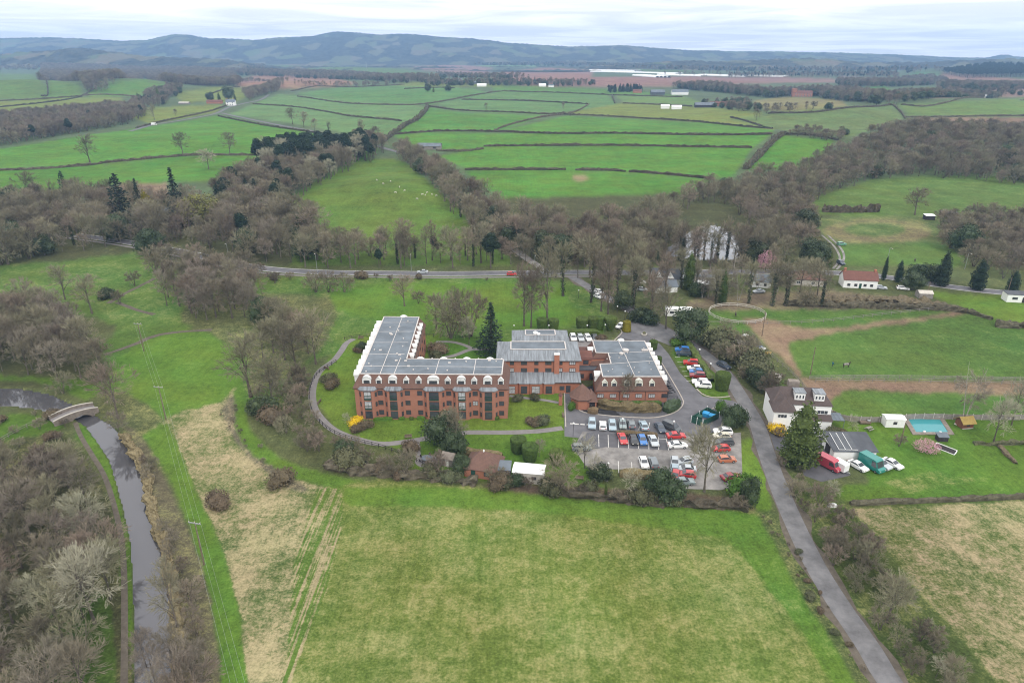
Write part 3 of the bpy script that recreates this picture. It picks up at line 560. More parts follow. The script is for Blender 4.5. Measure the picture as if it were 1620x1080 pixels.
# ------------------------------------------------------------------ trees
def rvec(r, up=0.0):
    while True:
        v = Vector((r.uniform(-1, 1), r.uniform(-1, 1), r.uniform(-1, 1)))
        if .05 < v.length < 1: v.normalize(); v.z += up; return v.normalized()
def bezier(a, b, c, n): return [a*(1-t)**2 + b*2*t*(1-t) + c*t*t for t in [i/n for i in range(n+1)]]
def bare_tree(seed, h, cr, rv, cz, tr, limbs, branches, twigs, tl, tw, stems=1, lean=.0, droop=0.0, ivy=0, lowlimb=.25):
    """trunk with limbs, crown of branches and twigs, optional ivy: three MBs"""
    r = random.Random(seed); T = MB(); K = MB(); I = MB()
    cen = Vector((0, 0, cz))
    def inside(p):
        q = p-cen; return math.sqrt((q.x/cr)**2 + (q.y/cr)**2 + (q.z/rv)**2)
    def shell(lo=.65, hi=1.0):
        d = rvec(r, .25); k = r.uniform(lo, hi); k *= 1+.22*noise.noise(d*1.7+Vector((seed*2.1, 0, 0)))
        return cen + Vector((d.x*cr, d.y*cr, d.z*rv))*k
    def twig(p, d, l):
        d = (d + rvec(r)*.55).normalized(); d.z += .12-droop; d.normalize()
        side = d.cross(rvec(r)); side = side.normalized() if side.length > .05 else Vector((1, 0, 0))
        q = p+d*l; w = tw*r.uniform(.6, 1.2)
        K.add([tuple(p-side*w*.5), tuple(p+side*w*.5), tuple(q+side*w*.22-Vector((0, 0, droop*l*.4))), tuple(q-side*w*.22-Vector((0, 0, droop*l*.4)))], [(0, 1, 2, 3)])
        return q
    for s in range(stems):
        ang = 2*PI*s/max(stems, 1) + r.uniform(-.5, .5); off = Vector((math.cos(ang), math.sin(ang), 0))
        base = off*(tr*1.5 if stems > 1 else 0)
        topp = Vector((r.uniform(-.1, .1)*cr, r.uniform(-.1, .1)*cr, cz+rv*.72)) + off*(cr*.55 if stems > 1 else 0) + Vector((lean, 0, 0))
        mid = base.lerp(topp, .5) + Vector((r.uniform(-.35, .35), r.uniform(-.35, .35), 0))
        tp = bezier(base, mid, topp, 7); rad = [tr*(1-.88*(i/7)**.8)*(1.25 if i == 0 else 1) for i in range(8)]
        T.tube(tp, rad, 6)
        if ivy:
            for i in range(ivy):
                t = r.random()*.75; q = tp[min(7, int(t*7))].lerp(tp[min(7, int(t*7)+1)], (t*7) % 1)
                I.leafq(q + rvec(r)*(tr*1.2+r.random()*.55*(1-t*.5)), .5, r)
        for li in range(max(2, limbs//stems)):
            t = lowlimb + (1-lowlimb)*(li+r.random())/max(2, limbs//stems)*.95
            k = t*7; p0 = tp[min(6, int(k))].lerp(tp[min(7, int(k)+1)], k % 1)
            tgt = shell(.72, 1.0)
            for _ in range(6):
                if (tgt-p0).normalized().dot((off if stems > 1 else Vector((math.cos(li*2.4), math.sin(li*2.4), .45))).normalized()) > .25 and tgt.z > p0.z-.1*h: break
                tgt = shell(.72, 1.0)
            ctl = p0.lerp(tgt, .45) + Vector((0, 0, .10*h*(r.random()-.15)))
            lp = bezier(p0, ctl, tgt, 6); lr = rad[min(7, int(k))]*.6
            lrs = [max(.025, lr*(1-.9*i/6)) for i in range(7)]
            T.tube(lp, lrs, 4)
            for bi in range(branches):
                tt = .25 + .75*(bi+r.random())/branches; kk = tt*6; q0 = lp[min(5, int(kk))].lerp(lp[min(6, int(kk)+1)], kk % 1)
                dd = rvec(r, .25)*cr*r.uniform(.28, .55); q1 = q0+dd
                e = inside(q1)
                if e > 1.02: q1 = cen + (q1-cen)/e*r.uniform(.9, 1.02)
                bp = bezier(q0, q0.lerp(q1, .5)+rvec(r)*.12*cr, q1, 3)
                br = max(.02, lrs[min(6, int(kk))]*.5)
                K.tube(bp, [br, br*.75, br*.5, br*.3], 3, cap=False)
                for ti in range(twigs):
                    a = .2+.8*(ti+r.random())/twigs; z = a*3; w0 = bp[min(2, int(z))].lerp(bp[min(3, int(z)+1)], z % 1)
                    out = ((w0-cen).normalized() + (q1-q0).normalized()*.8 + Vector((0, 0, .25))).normalized()
                    w1 = twig(w0, out, tl*r.uniform(.6, 1.3))
                    if r.random() < .75: twig(w0.lerp(w1, .5), out, tl*.7)
                    if r.random() < .5: twig(w0.lerp(w1, .75), out, tl*.55)
    return T, K, (I if ivy else None)
def conifer(seed, h, r0, levels, nb, droop=.18, top=.02, size=.62, low=.06, shape=1.0, blunt=0.0):
    r = random.Random(seed); T = MB(); K = MB()
    T.tube([(0, 0, 0), (.05, 0, h*.5), (0, 0, h*.97)], [h*.022, h*.013, .03], 6)
    for i in range(levels):
        t = low + (1-low)*(i/levels)**.92; z = h*t
        rr = r0*((1-t)**shape*(1-blunt) + blunt*math.sqrt(max(0, 1-t*t)))*r.uniform(.82, 1.12) + top
        n = max(4, int(nb*(.35+.65*rr/r0)))
        for j in range(n):
            a = 2*PI*(j+r.random()*.7)/n + i*1.3; d = Vector((math.cos(a), math.sin(a), 0)); L = rr*r.uniform(.75, 1.12)
            steps = max(2, int(L/.5))
            tip = d*L + Vector((0, 0, z - droop*L + .1))
            K.add([tuple(Vector((0, 0, z))-d.cross(Vector((0, 0, 1)))*.04), tuple(Vector((0, 0, z))+d.cross(Vector((0, 0, 1)))*.04), tuple(tip)], [(0, 1, 2)])
            for k in range(steps):
                q = (k+.6+r.random()*.4)/steps; p = d*(L*q) + Vector((0, 0, z - droop*L*q*q + r.uniform(-.15, .15)))
                for _ in range(2): K.leafq(p + Vector((r.uniform(-.25, .25), r.uniform(-.25, .25), r.uniform(-.12, .12))), size*(.65+.5*q), r, flat=.55)
    return T, K, None
def leafy(seed, blobs, n, size, trunk=None, core=True):
    """evergreen crown: leaves spread through lumps (x,y,z,rx,rz) round a ragged inner mass"""
    r = random.Random(seed); T = MB(); K = MB()
    if trunk: T.tube([(0, 0, 0), (.05, 0, trunk[0])], [trunk[1], trunk[1]*.6], 6)
    tot = sum(b[3]**2 for b in blobs)
    for (x, y, z, rx, rz) in blobs:
        c = Vector((x, y, z))
        if core:
            bm = bmesh.new(); bmesh.ops.create_icosphere(bm, subdivisions=2, radius=1)
            vs = []
            for v in bm.verts:
                d = v.co.normalized(); k = .72*(1+.35*noise.noise(d*2.3+Vector((seed, x, z)))); vs.append((x+d.x*rx*k, y+d.y*rx*k, max(.02, z+d.z*rz*k)))
            K.add(vs, [tuple(v.index for v in f.verts) for f in bm.faces]); bm.free()
        for i in range(int(n*rx*rx/tot)):
            d = rvec(r, .1); k = (.72+.38*r.random()**.7)*(1+.28*noise.noise(d*2.3+Vector((seed, x, z))))
            K.leafq((x+d.x*rx*k, y+d.y*rx*k, max(.05, z+d.z*rz*k)), size, r)
    return T, K, None
def topiary(seed, h, rb, rt, lip=.0, twig='leaf_yew'):
    K = MB(); r = random.Random(seed); n = 40; rings = []
    prof = [(rb*.88, 0), (rb, h*.12), (rb+(rt-rb)*.45, h*.38), (rb+(rt-rb)*.85, h*.66), (rt, h*.86), (rt*.97, h*.95), (rt*.88, h), (rt*.6, h*(1.0-lip*.6)), (rt*.3, h*(1.0-lip)), (rt*.05, h*(1.01-lip))]
    fine = []
    for (a, b) in zip(prof, prof[1:]):
        for k in range(3): fine.append((a[0]+(b[0]-a[0])*k/3, a[1]+(b[1]-a[1])*k/3))
    fine.append(prof[-1])
    for (rr, z) in fine:
        ring = []
        for j in range(n):
            a = 2*PI*j/n; q = Vector((math.cos(a)*rr, math.sin(a)*rr, z)); k = 1+.05*noise.noise(q*1.6+Vector((seed, 0, 0)))+.05*noise.noise(q*5)
            ring.append((q.x*k, q.y*k, q.z*(1+.02*noise.noise(q*2.2))))
        rings.append(ring)
    K.loft(rings, 0, False, True)
    for i in range(900):
        z = r.random(); k = z*(len(fine)-1); ring = rings[int(k)]; p = Vector(ring[r.randrange(n)]); K.leafq(p, .2, r)
    return K
PROTO = {}
def proto(key, parts, mats, hn):
    T, K, I = parts
    PROTO[key] = (T.build('trunk', mats[0], link=False).data, K.build('crown', mats[1], link=False).data, I.build('ivy', 'ivy', link=False).data if I else None, hn)
proto('oak', bare_tree(11, 14, 6.2, 5.2, 8.8, 0.328, 12, 9, 9, 1.19, 0.080), ('bark', 'twig'), 14)
proto('round', bare_tree(12, 12, 4.8, 5.0, 7.0, 0.234, 11, 9, 10, 1.04, 0.072), ('bark', 'twig'), 12)
proto('round2', bare_tree(13, 12, 5.2, 4.6, 7.4, 0.250, 12, 9, 9, 1.09, 0.072), ('bark', 'twig_olive'), 12)
proto('tall', bare_tree(14, 18, 4.2, 7.4, 10.6, 0.281, 13, 8, 9, 1.23, 0.080, lowlimb=.2), ('bark', 'twig'), 18)
proto('tall2', bare_tree(15, 18, 4.6, 7.0, 11.0, 0.296, 12, 8, 9, 1.23, 0.080, ivy=420, lowlimb=.24), ('bark', 'twig_olive'), 18)
proto('red', bare_tree(16, 12, 4.2, 4.9, 7.1, 0.172, 12, 9, 10, 0.95, 0.061), ('bark', 'twig_red'), 12)
proto('scrub', bare_tree(17, 7, 4.0, 3.2, 3.8, 0.125, 13, 9, 10, 0.90, 0.065, stems=4, lowlimb=.15), ('bark', 'twig_olive'), 7)
proto('scrub2', bare_tree(18, 7, 4.2, 3.1, 3.9, 0.125, 13, 9, 10, 0.90, 0.065, stems=5, lowlimb=.15), ('bark', 'twig'), 7)
proto('pale', bare_tree(19, 13, 6.2, 4.8, 8.2, 0.281, 13, 9, 10, 1.19, 0.087), ('bark', 'twig_pale'), 13)
proto('birch', bare_tree(20, 14, 3.6, 5.8, 8.4, 0.133, 12, 8, 12, 0.85, 0.046, stems=2, droop=.25), ('bark_pale', 'twig_red'), 14)
proto('ivy', bare_tree(21, 15, 4.2, 5.6, 9.4, 0.250, 10, 8, 7, 1.14, 0.072, ivy=900, lowlimb=.2), ('bark', 'twig'), 15)
proto('sparse', bare_tree(22, 9, 3.4, 3.4, 5.4, 0.125, 10, 7, 6, 0.85, 0.058), ('bark', 'twig_pale'), 9)
proto('hawthorn', bare_tree(23, 5, 2.5, 2.1, 2.9, 0.094, 11, 9, 12, 0.57, 0.058, stems=3, lowlimb=.15), ('bark', 'twig'), 5)
proto('fir', conifer(31, 17, 3.6, 34, 13), ('bark', 'leaf_dark'), 17)
proto('fir2', conifer(32, 14, 3.0, 28, 12, droop=.1, blunt=.35), ('bark', 'leaf_dark'), 14)
proto('pine', leafy(33, [(0, 0, 11.5, 2.6, 2.2), (1.4, .6, 9.6, 2.1, 1.5), (-1.3, -.5, 10, 2.0, 1.6), (.2, -1.2, 8.4, 1.8, 1.3), (0, .6, 13.2, 1.7, 1.4)], 2600, .55, (11, .3)), ('bark', 'leaf_dark'), 14.5)
proto('cypress', leafy(34, [(0, 0, 2.2, 2.3, 2.4), (.2, .1, 5, 2.2, 2.6), (0, -.1, 7.8, 1.6, 2.6), (0, 0, 9.8, .8, 1.9)], 3000, .42, (3, .2)), ('bark', 'leaf_olive'), 11.6)
proto('bush', leafy(35, [(0, 0, 1.3, 1.9, 1.5), (1.2, .5, 1.1, 1.4, 1.2), (-1.1, -.4, 1.2, 1.5, 1.3), (.1, .9, 1.8, 1.2, 1.1)], 2200, .32, (1, .08)), ('bark', 'leaf_laurel'), 2.9)
proto('evergreen', leafy(36, [(0, 0, 3.6, 3.0, 2.8), (1.8, .9, 3.0, 2.2, 2.4), (-1.7, -.8, 3.3, 2.4, 2.5), (.4, -1.6, 4.6, 2.0, 1.9), (-.3, 1.2, 5.4, 1.8, 1.7)], 3600, .42, (2.5, .25)), ('bark', 'leaf_laurel'), 7.1)
proto('shrub', leafy(37, [(0, 0, .75, 1.0, .8), (.7, .2, .6, .8, .65), (-.6, -.3, .65, .8, .7)], 1100, .2, (.5, .04)), ('bark', 'shrub'), 1.55)
proto('shrubgreen', leafy(38, [(0, 0, .75, 1.1, .8), (.8, .1, .7, .8, .7), (-.7, .3, .6, .85, .65)], 1100, .22, (.5, .04)), ('bark', 'shrub_green'), 1.55)
for k, s in (('darkcyp', 'leaf_dark'), ('yellowbush', 'forsythia'), ('golden', 'leaf_gold'), ('lime', 'leaf_lime')):
    t, c, i, hn = PROTO['shrub' if k not in ('golden', 'darkcyp') else 'cypress']; c2 = c.copy(); c2.materials.clear(); c2.materials.append(M[s]); PROTO[k] = (t, c2, i, hn)
proto('willow', leafy(39, [(0, 0, 6.5, 4.0, 3.2), (2.2, .5, 5.2, 2.8, 3.0), (-2.3, -.3, 5.4, 2.6, 3.0), (0, 1.5, 4.2, 2.6, 2.4)], 2600, .5, (4, .35), core=False), ('bark', 'leaf_willow'), 9.8)
proto('cherry', leafy(40, [(0, 0, 2.0, 1.9, 1.5), (1.1, .3, 1.7, 1.4, 1.3), (-1.1, -.2, 1.7, 1.5, 1.3)], 2000, .24, (1.5, .12), core=False), ('bark', 'blossom'), 3.6)
def tree_at(key, p, h, label, cat='tree', group=None, name=None, wide=1.0, rz=None):
    t, c, i, hn = PROTO[key]; s = h/hn
    nm = name or {'fir': 'conifer', 'fir2': 'conifer', 'pine': 'pine_tree', 'cypress': 'cypress_tree', 'darkcyp': 'conifer', 'golden': 'conifer', 'bush': 'bush', 'shrub': 'shrub', 'shrubgreen': 'shrub', 'yellowbush': 'shrub', 'lime': 'shrub', 'evergreen': 'evergreen_tree', 'willow': 'willow_tree', 'cherry': 'blossom_tree', 'scrub': 'thicket_tree', 'scrub2': 'thicket_tree', 'hawthorn': 'hawthorn_tree', 'birch': 'birch_tree'}.get(key, 'bare_tree')
    if cat == 'tree' and nm in ('bush', 'shrub'): cat = nm
    o = thing(nm, label, cat, p, rng.uniform(0, 6.28) if rz is None else rz, group); o.scale = (s*wide, s*wide, s)
    for me, n in ((t, 'trunk' if cat == 'tree' else 'stem'), (c, 'crown' if cat == 'tree' else 'foliage'), (i, 'ivy')):
        if me: q = bpy.data.objects.new(n, me); C.objects.link(q); q.parent = o
    return o
def T(key, u, v, h, label, **k): return tree_at(key, G(u, v), h, label, **k)
# ---- trees that stand out on their own: kind, foot in the photograph, height (m), label
T('oak', 143, 259, 23, 'tall bare field oak standing on the hedge line, leftmost of three'); T('oak', 290, 247, 20, 'rounded bare field oak on the hedge line, middle of three'); T('oak', 364, 245, 19, 'bare field tree on the hedge line beside the pines'); T('pale', 330, 268, 15, 'hazy pale bare tree by the corner of the green field', wide=1.3)
T('tall', 245, 191, 22, 'slim bare tree behind the white van on the country road'); T('round', 278, 184, 10, 'tiny bare tree alone in the yellow field'); T('oak', 463, 197, 20, 'bare tree beside the descending road, first of its line'); T('oak', 481, 202, 18, 'bare tree beside the descending road, second of its line'); T('round', 498, 206, 13, 'bushy tree beside the descending road, third of its line'); T('ivy', 520, 211, 13, 'dark ivy clad tree by the descending road'); T('tall', 571, 223, 21, 'bare tree by the bend of the descending road')
T('oak', 1447, 340, 15, 'wide bare oak standing alone in the rough paddock', wide=1.25); T('round', 1196, 191, 15, 'round bare tree by the farm hedge corner'); T('round', 769, 175, 12, 'lone bare tree on the hedge between pale green fields'); T('round', 891, 173, 11, 'lone bare tree on the second pale field hedge'); T('scrub', 902, 184, 6, 'low dark bush on the hedge crossing')
T('fir', 285, 358, 31, 'very tall dark fir in the wood behind the left meadow', wide=1.2); T('fir2', 198, 362, 29, 'broad brown green fir at the wood edge', wide=1.3); T('fir', 226, 352, 24, 'narrow dark fir beside the golden conifer'); T('golden', 238, 358, 19, 'golden yellow conifer in the wood'); T('fir2', 107, 322, 20, 'single dark conifer above the left wood'); T('willow', 322, 366, 19, 'pale yellow green willow budding in the wood', wide=1.2)
T('oak', 103, 474, 13, 'bare rounded tree in the left meadow, farther of a pair'); T('oak', 146, 496, 14, 'bare rounded tree in the left meadow, nearer of a pair'); T('hawthorn', 213, 452, 6, 'low bare thorn bush in the left meadow'); T('bush', 170, 472, 4, 'small dark bush beside the meadow ditch'); T('hawthorn', 190, 480, 5, 'little bare bush beside the dark one'); T('scrub', 246, 430, 11, 'bare trees leaning by the meadow gate')
T('oak', 640, 484, 11.5, 'round bare tree alone in the meadow behind the wing', wide=1.1); T('hawthorn', 662, 480, 5, 'small bush beside the round meadow tree'); T('hawthorn', 435, 448, 5, 'low bush beside the main road, leftmost'); T('scrub', 500, 462, 8, 'bare bush beside the main road by the clump'); T('scrub2', 520, 462, 8, 'second bare bush beside the main road'); T('scrub', 545, 462, 7, 'third bare bush beside the main road')
T('oak', 187, 662, 15, 'spreading bare tree beside the stone canal bridge', wide=.95); T('scrub', 100, 622, 6, 'squat bare tree on the grass bank by the canal'); T('pale', 150, 985, 13.5, 'big pale lichened oak above the towpath', wide=1.0); T('tall', 283, 1000, 14, 'bare leaning trees on the canal bank at the water', wide=.9); T('shrub', 345, 800, 3.2, 'dark lone bush on the straw coloured grass', wide=1.1); T('shrub', 447, 766, 3.6, 'brown bush at the edge of the mown path'); T('red', 190, 690, 7, 'low bare sapling on the bank by the bridge')
T('oak', 397, 628, 18, 'great bare tree leaning over the meadow edge', wide=1.05); T('round2', 432, 640, 14, 'bare tree beside the great leaning one'); T('round2', 500, 576, 17, 'tall olive tree by the garden path, left', wide=.9); T('oak', 470, 590, 15, 'bare tree between the great tree and the path'); T('evergreen', 418, 508, 9, 'dark evergreen inside the brown clump'); T('evergreen', 240, 402, 12, 'dark evergreen by the bend of the main road')
T('fir', 777, 560, 17, 'dark green cedar behind the lead roofed block', wide=1.55); T('scrub', 713, 535, 15, 'bare many stemmed tree behind the brick wing', wide=.8); T('scrub2', 745, 532, 15, 'bare tree just left of the cedar', wide=.75); T('oak', 728, 520, 14, 'spreading bare tree farther behind the wing'); T('pale', 742, 545, 9, 'pale small tree in the inner garden', wide=.8); T('round', 690, 520, 12, 'bare tree behind the end of the wing')
T('tall', 829, 516, 22, 'tall bare tree behind the topiary, leftmost'); T('tall', 840, 518, 21, 'tall bare tree close beside its twin'); T('tall', 866, 514, 27, 'very tall bare tree behind the two topiary tubs', wide=1.0); T('tall2', 891, 468, 22, 'ivy trunked bare tree at the top of the lawn'); T('tall2', 935, 478, 23, 'tall bare tree between drive and lawn'); T('tall', 951, 492, 22, 'tall bare tree beside the lane'); T('tall', 962, 497, 20, 'slim bare tree beside the lane, nearer'); T('tall2', 1002, 488, 21, 'ivy trunked tree on the far side of the lane')
T('round2', 1053, 520, 14, 'broad bare tree above the laurel hedge'); T('tall', 1030, 505, 17, 'bare tree behind the laurel hedge'); T('evergreen', 1090, 540, 11.5, 'huge dark evergreen by the garden entrance', wide=1.05); T('pale', 1091, 548, 8, 'pale leafless tree in front of the dark evergreen', wide=.5); T('bush', 1013, 508, 5, 'dark laurel beside the lane, left'); T('bush', 1025, 512, 4.5, 'dark laurel beside the lane, right'); T('evergreen', 985, 490, 7, 'dark evergreen at the back of the lane')
T('cypress', 1089, 458, 15, 'ivy smothered column tree in front of the cottages', wide=.8); T('cypress', 1142, 480, 13, 'narrow ivy column left of the round pen', wide=.6); T('bush', 1103, 467, 5, 'small dark fir bush near the ivy columns'); T('birch', 1120, 470, 14, 'thin bare birch near the caravans'); T('birch', 1157, 452, 15, 'pale stemmed birch behind the pen'); T('tall2', 1185, 480, 17, 'olive bare tree behind the round pen', wide=1.1); T('tall2', 1222, 484, 18, 'broad bare tree right of the pen', wide=1.35); T('tall2', 1242, 484, 17, 'bare ivy stemmed tree right of the pen', wide=1.2); T('ivy', 1299, 485, 14, 'bare tree with dark ivy trunk at the paddock edge', wide=.9); T('scrub', 1273, 484, 8, 'bare thicket at the paddock edge')
T('evergreen', 1194, 421, 12, 'dark evergreen above the blossom'); T('cherry', 1211, 428, 9, 'pink blossom tree beside the cottages', wide=.6); T('evergreen', 1283, 424, 13, 'broad dark conifer beside the bungalow'); T('cypress', 1310, 424, 8, 'narrow dark shrub tree by the track end'); T('darkcyp', 1397, 443, 10, 'slim dark cypress beside the white cottage', wide=.5); T('darkcyp', 1420, 446, 9, 'pointed dark conifer by the main road', wide=.9); T('darkcyp', 1488, 452, 14, 'largest dark conifer by the main road', wide=1.0); T('darkcyp', 1545, 458, 12, 'dark pine near the right wood', wide=1.2); T('evergreen', 1443, 458, 7, 'dark bush behind the glasshouse', wide=1.2); T('evergreen', 1525, 400, 13, 'dark evergreen standing out of the right wood'); T('darkcyp', 1600, 462, 8.5, 'dark conifer at the right edge of the road', wide=1.3); T('evergreen', 1270, 370, 13, 'dark evergreen at the head of the track'); T('bush', 1450, 440, 6, 'dark clipped tree in the roadside row, left'); T('bush', 1462, 442, 6, 'dark clipped tree in the roadside row, middle'); T('bush', 1473, 443, 6, 'dark clipped tree in the roadside row, right')
T('cypress', 1262, 734, 15.5, 'great dense green cypress in front of the white house', wide=1.38); T('birch', 1525, 664, 17, 'white stemmed twin birch behind the playhouse', wide=.9); T('pale', 1572, 698, 11, 'pale spreading bare tree on the garden lawn', wide=.75); T('pale', 1600, 672, 12, 'bare tree by the garden fence at the right', wide=.7); T('cherry', 1464, 716, 3.4, 'low pink blossom tree on the lawn', wide=1.15); T('hawthorn', 1422, 706, 3, 'dark bush beside the garden pole'); T('sparse', 1345, 690, 6, 'thin bare sapling near the picnic table', wide=.7); T('shrubgreen', 1318, 692, 2.4, 'green shrub beside the yard wall', wide=1.2); T('shrub', 1330, 690, 2, 'reddish shrub beside the green one'); T('yellowbush', 1228, 684, 2.4, 'bright yellow forsythia at the corner of the white house', wide=1.2); T('hawthorn', 1232, 692, 3, 'low brown bush below the forsythia')
T('evergreen', 1154, 678, 6.5, 'dark rounded evergreen beside the bin store', wide=.8); T('lime', 1139, 654, 4, 'small lime green conifer by the bin store', wide=.45); T('bush', 1165, 672, 5, 'dark evergreen behind the rounded one', wide=.7)
T('round2', 1114, 778, 15, 'tall bare tree at the lower end of the car park', wide=.85); T('evergreen', 1044, 790, 7.5, 'ivy green bush tree below the car park', wide=.85); T('bush', 1062, 790, 4.2, 'smaller dark bush below the car park'); T('sparse', 997, 784, 6.5, 'bare garden tree with pale birdhouse below the hedge'); T('scrub', 886, 772, 7.5, 'grey green bare tree beside the white hut'); T('sparse', 925, 740, 8, 'bare tree leaning over the left end of the car park', wide=1.1); T('sparse', 940, 756, 6, 'bare shrub tree left of the car park'); T('evergreen', 1184, 800, 7, 'dark evergreen at the lower corner by the lane', wide=.6); T('lime', 1172, 780, 4.4, 'fresh green bush beside the corner evergreen', wide=1.0); T('bush', 948, 756, 3.2, 'clipped round green bush at the car park corner'); T('cypress', 958, 784, 3.4, 'small narrow dark conifer on the grass', wide=.5)
T('evergreen', 702, 706, 8.5, 'broad dark evergreen in front of the brick wing', wide=1.05); T('oak', 722, 712, 11, 'grey bare tree growing through the dark evergreen', wide=.7); T('sparse', 712, 700, 9, 'thin bare tree in front of the facade', wide=.9); T('evergreen', 718, 722, 6.5, 'dark lower bush beside the grey bare tree', wide=.9); T('evergreen', 732, 748, 4.6, 'grey green bush beside the small shed'); T('red', 853, 722, 4.6, 'small bare tree in front of the barrel topiary'); T('bush', 820, 765, 2.6, 'small dark bush between the two sheds'); T('scrub2', 785, 764, 4, 'bare bush before the grey shed')
T('round2', 992, 642, 9, 'pale bare tree against the right hand wing', wide=.65); T('yellowbush', 563, 674, 2.6, 'bright yellow forsythia at the corner of the brick wing', wide=1.0); T('sparse', 550, 676, 4.2, 'bare shrub beside the forsythia', wide=.8); T('shrub', 566, 682, 2.2, 'round red brown bush below the forsythia'); T('shrub', 579, 676, 2.2, 'round brown bush right of the forsythia'); T('shrub', 525, 612, 2.5, 'round brown shrub on the side lawn', wide=1.2); T('shrubgreen', 521, 604, 2.6, 'green shrub on the side lawn'); T('shrub', 650, 712, 2.6, 'brown shrub beside the short path'); T('bush', 573, 554, 2.6, 'dark green round bush near the bend of the path'); T('shrub', 566, 557, 1.8, 'low grey shrub near the bend of the path')
T('shrub', 850, 672, 2.2, 'russet shrub in the lawn bed'); T('shrubgreen', 859, 671, 2.4, 'green shrub in the lawn bed'); T('shrub', 838, 670, 1.8, 'small red stemmed shrub in the lawn bed'); T('shrub', 692, 557, 3, 'brown shrub in the inner garden', wide=1.4); T('shrubgreen', 690, 567, 2.5, 'green shrub in the inner garden'); T('shrubgreen', 820, 634, 1.8, 'low plant on the terrace, left'); T('shrubgreen', 845, 632, 1.8, 'low plant on the terrace, right'); T('lime', 1074, 545, 2.2, 'yellow green shrub by the entrance', wide=1.6); T('shrub', 1066, 542, 1.6, 'russet shrub by the entrance'); T('shrub', 951, 539, 2.2, 'orange brown shrub behind the parked cars'); T('lime', 904, 648, 2.4, 'bright green bush at the porch', wide=.6)
T('evergreen', 1203, 616, 5.5, 'dark evergreen bush behind the white house', wide=1.0); T('bush', 1240, 640, 3, 'dark bush behind the white house roof')
T('evergreen', 402, 228, 15, 'dark evergreen at the country road bend', wide=.01) if 0 else None
for i, (u, v, h, l) in enumerate(((362, 158, 24, 'large dark cedar beside the white farmhouse'), (333, 160, 16, 'dark fir left of the white farmhouse'), (347, 160, 15, 'second dark fir left of the white farmhouse'), (372, 160, 13, 'dark fir right of the white farmhouse'), (251, 157, 20, 'dark fir by the hidden house'), (220, 164, 18, 'dark fir at the edge of the house spinney'), (677, 145, 16, 'dark round tree on the green slope, left'), (686, 146, 11, 'slim dark tree on the green slope, middle'), (709, 145, 14, 'dark round tree on the green slope, right'))):
    T('evergreen' if h in (24, 16, 14) else 'cypress', u, v, h, l)
# topiary tubs
def tub(u, v, h, rb, rt, label, lip=0.0, col='leaf_yew'):
    K = topiary(int(u*3), h, rb, rt, lip); o = K.build('topiary_tree', col); o.location = G(u, v); o.rotation_euler.z = rng.uniform(0, 6)
    return tag(o, label, 'topiary', 'clipped yew tubs')
for a in ((857.5, 521.5, 4.0, 1.56, 1.88, 'clipped yew tub behind the lead roof, left of a pair'), (875.5, 522, 3.9, 1.50, 1.81, 'clipped yew tub behind the lead roof, right of a pair'), (920.5, 521.5, 4.3, 1.69, 2.12, 'broad clipped yew tub at the left of the hedge row'), (937, 521, 4.4, 1.56, 1.88, 'clipped yew tub in the hedge row, middle'), (948, 521, 4.4, 1.31, 1.62, 'narrow clipped yew tub touching its neighbour'), (965, 522.5, 4.8, 1.12, 2.19, 'tapered clipped yew tub at the right of the hedge row')): tub(*a)
tub(991, 524, 3.6, 1.5, 1.3, 'golden brown clipped yew by the back entrance', 0, 'leaf_gold'); tub(1033, 552, 2.8, 1.2, 1.3, 'clipped green tub beside the end dormer of the right wing'); tub(1041, 576, 2.4, 1.0, 1.0, 'small clipped bush beside the right wing dormers'); tub(1141.5, 616, 5.0, 1.75, 2.1, 'tall hollow topped yew tub on the lane side grass', .14)
tub(820, 714, 3.6, 1.6, 1.9, 'broad flat topped yew tub on the lower lawn', .05); tub(838, 728, 4.0, 1.5, 1.9, 'barrel shaped yew topiary on the lower lawn', .16); tub(880, 733, 3.3, 1.3, 1.6, 'dark yew tub at the right of the lower lawn', .1)
# ---- hedges
def hedge(pix, w, h, m, label, step=1.0, leaf=.26, dens=14, ragged=.12, group=None, name='hedge', cat='hedge', world=None):
    p = resample(smooth_line(world or [G(u, v) for (u, v) in pix]), step); r = random.Random(int(p[0].x*7)); mb = MB(); rings = []
    prof = [(-.5, 0), (-.52, .45), (-.47, .85), (-.3, 1.0), (0, 1.03), (.3, 1.0), (.47, .85), (.52, .45), (.5, 0)]
    for i, q in enumerate(p):
        d = p[min(i+1, len(p)-1)]-p[max(i-1, 0)]; n = Vector((-d.y, d.x, 0)).normalized(); ring = []
        e = .75 if i in (0, len(p)-1) else 1
        for (a, z) in prof:
            k = 1+ragged*2.2*noise.noise(Vector((q.x*.45, q.y*.45, z+a*2)))+ragged*1.5*noise.noise(Vector((q.x*1.7, q.y*1.7, z*2+a*5)))
            c = q + n*a*w*k*e; ring.append((c.x, c.y, float(H(c.x, c.y))+z*h*k*e - (.1 if z == 0 else 0)))
        rings.append(ring)
    for ra, rb in zip(rings, rings[1:]):
        k = len(mb.v); mb.v.extend(ra+rb); n = len(ra)
        for j in range(n-1): mb.f.append((k+j, k+j+1, k+n+j+1, k+n+j)); mb.m.append(0)
        for _ in range(int(dens*step)):
            j = r.randrange(1, n-1); t = r.random(); s = r.random(); pt = Vector(ra[j]).lerp(Vector(rb[j]), t).lerp(Vector(ra[j+1 if j < n-1 else j]).lerp(Vector(rb[j+1 if j < n-1 else j]), t), s)
            mb.leafq(pt + rvec(r)*leaf*.4, leaf, r)
    mb.f.append(tuple(range(len(prof)))); mb.m.append(0); mb.f.append(tuple(range(len(mb.v)-1, len(mb.v)-1))) if 0 else None
    o = mb.build(name, m); return tag(o, label, cat, group)
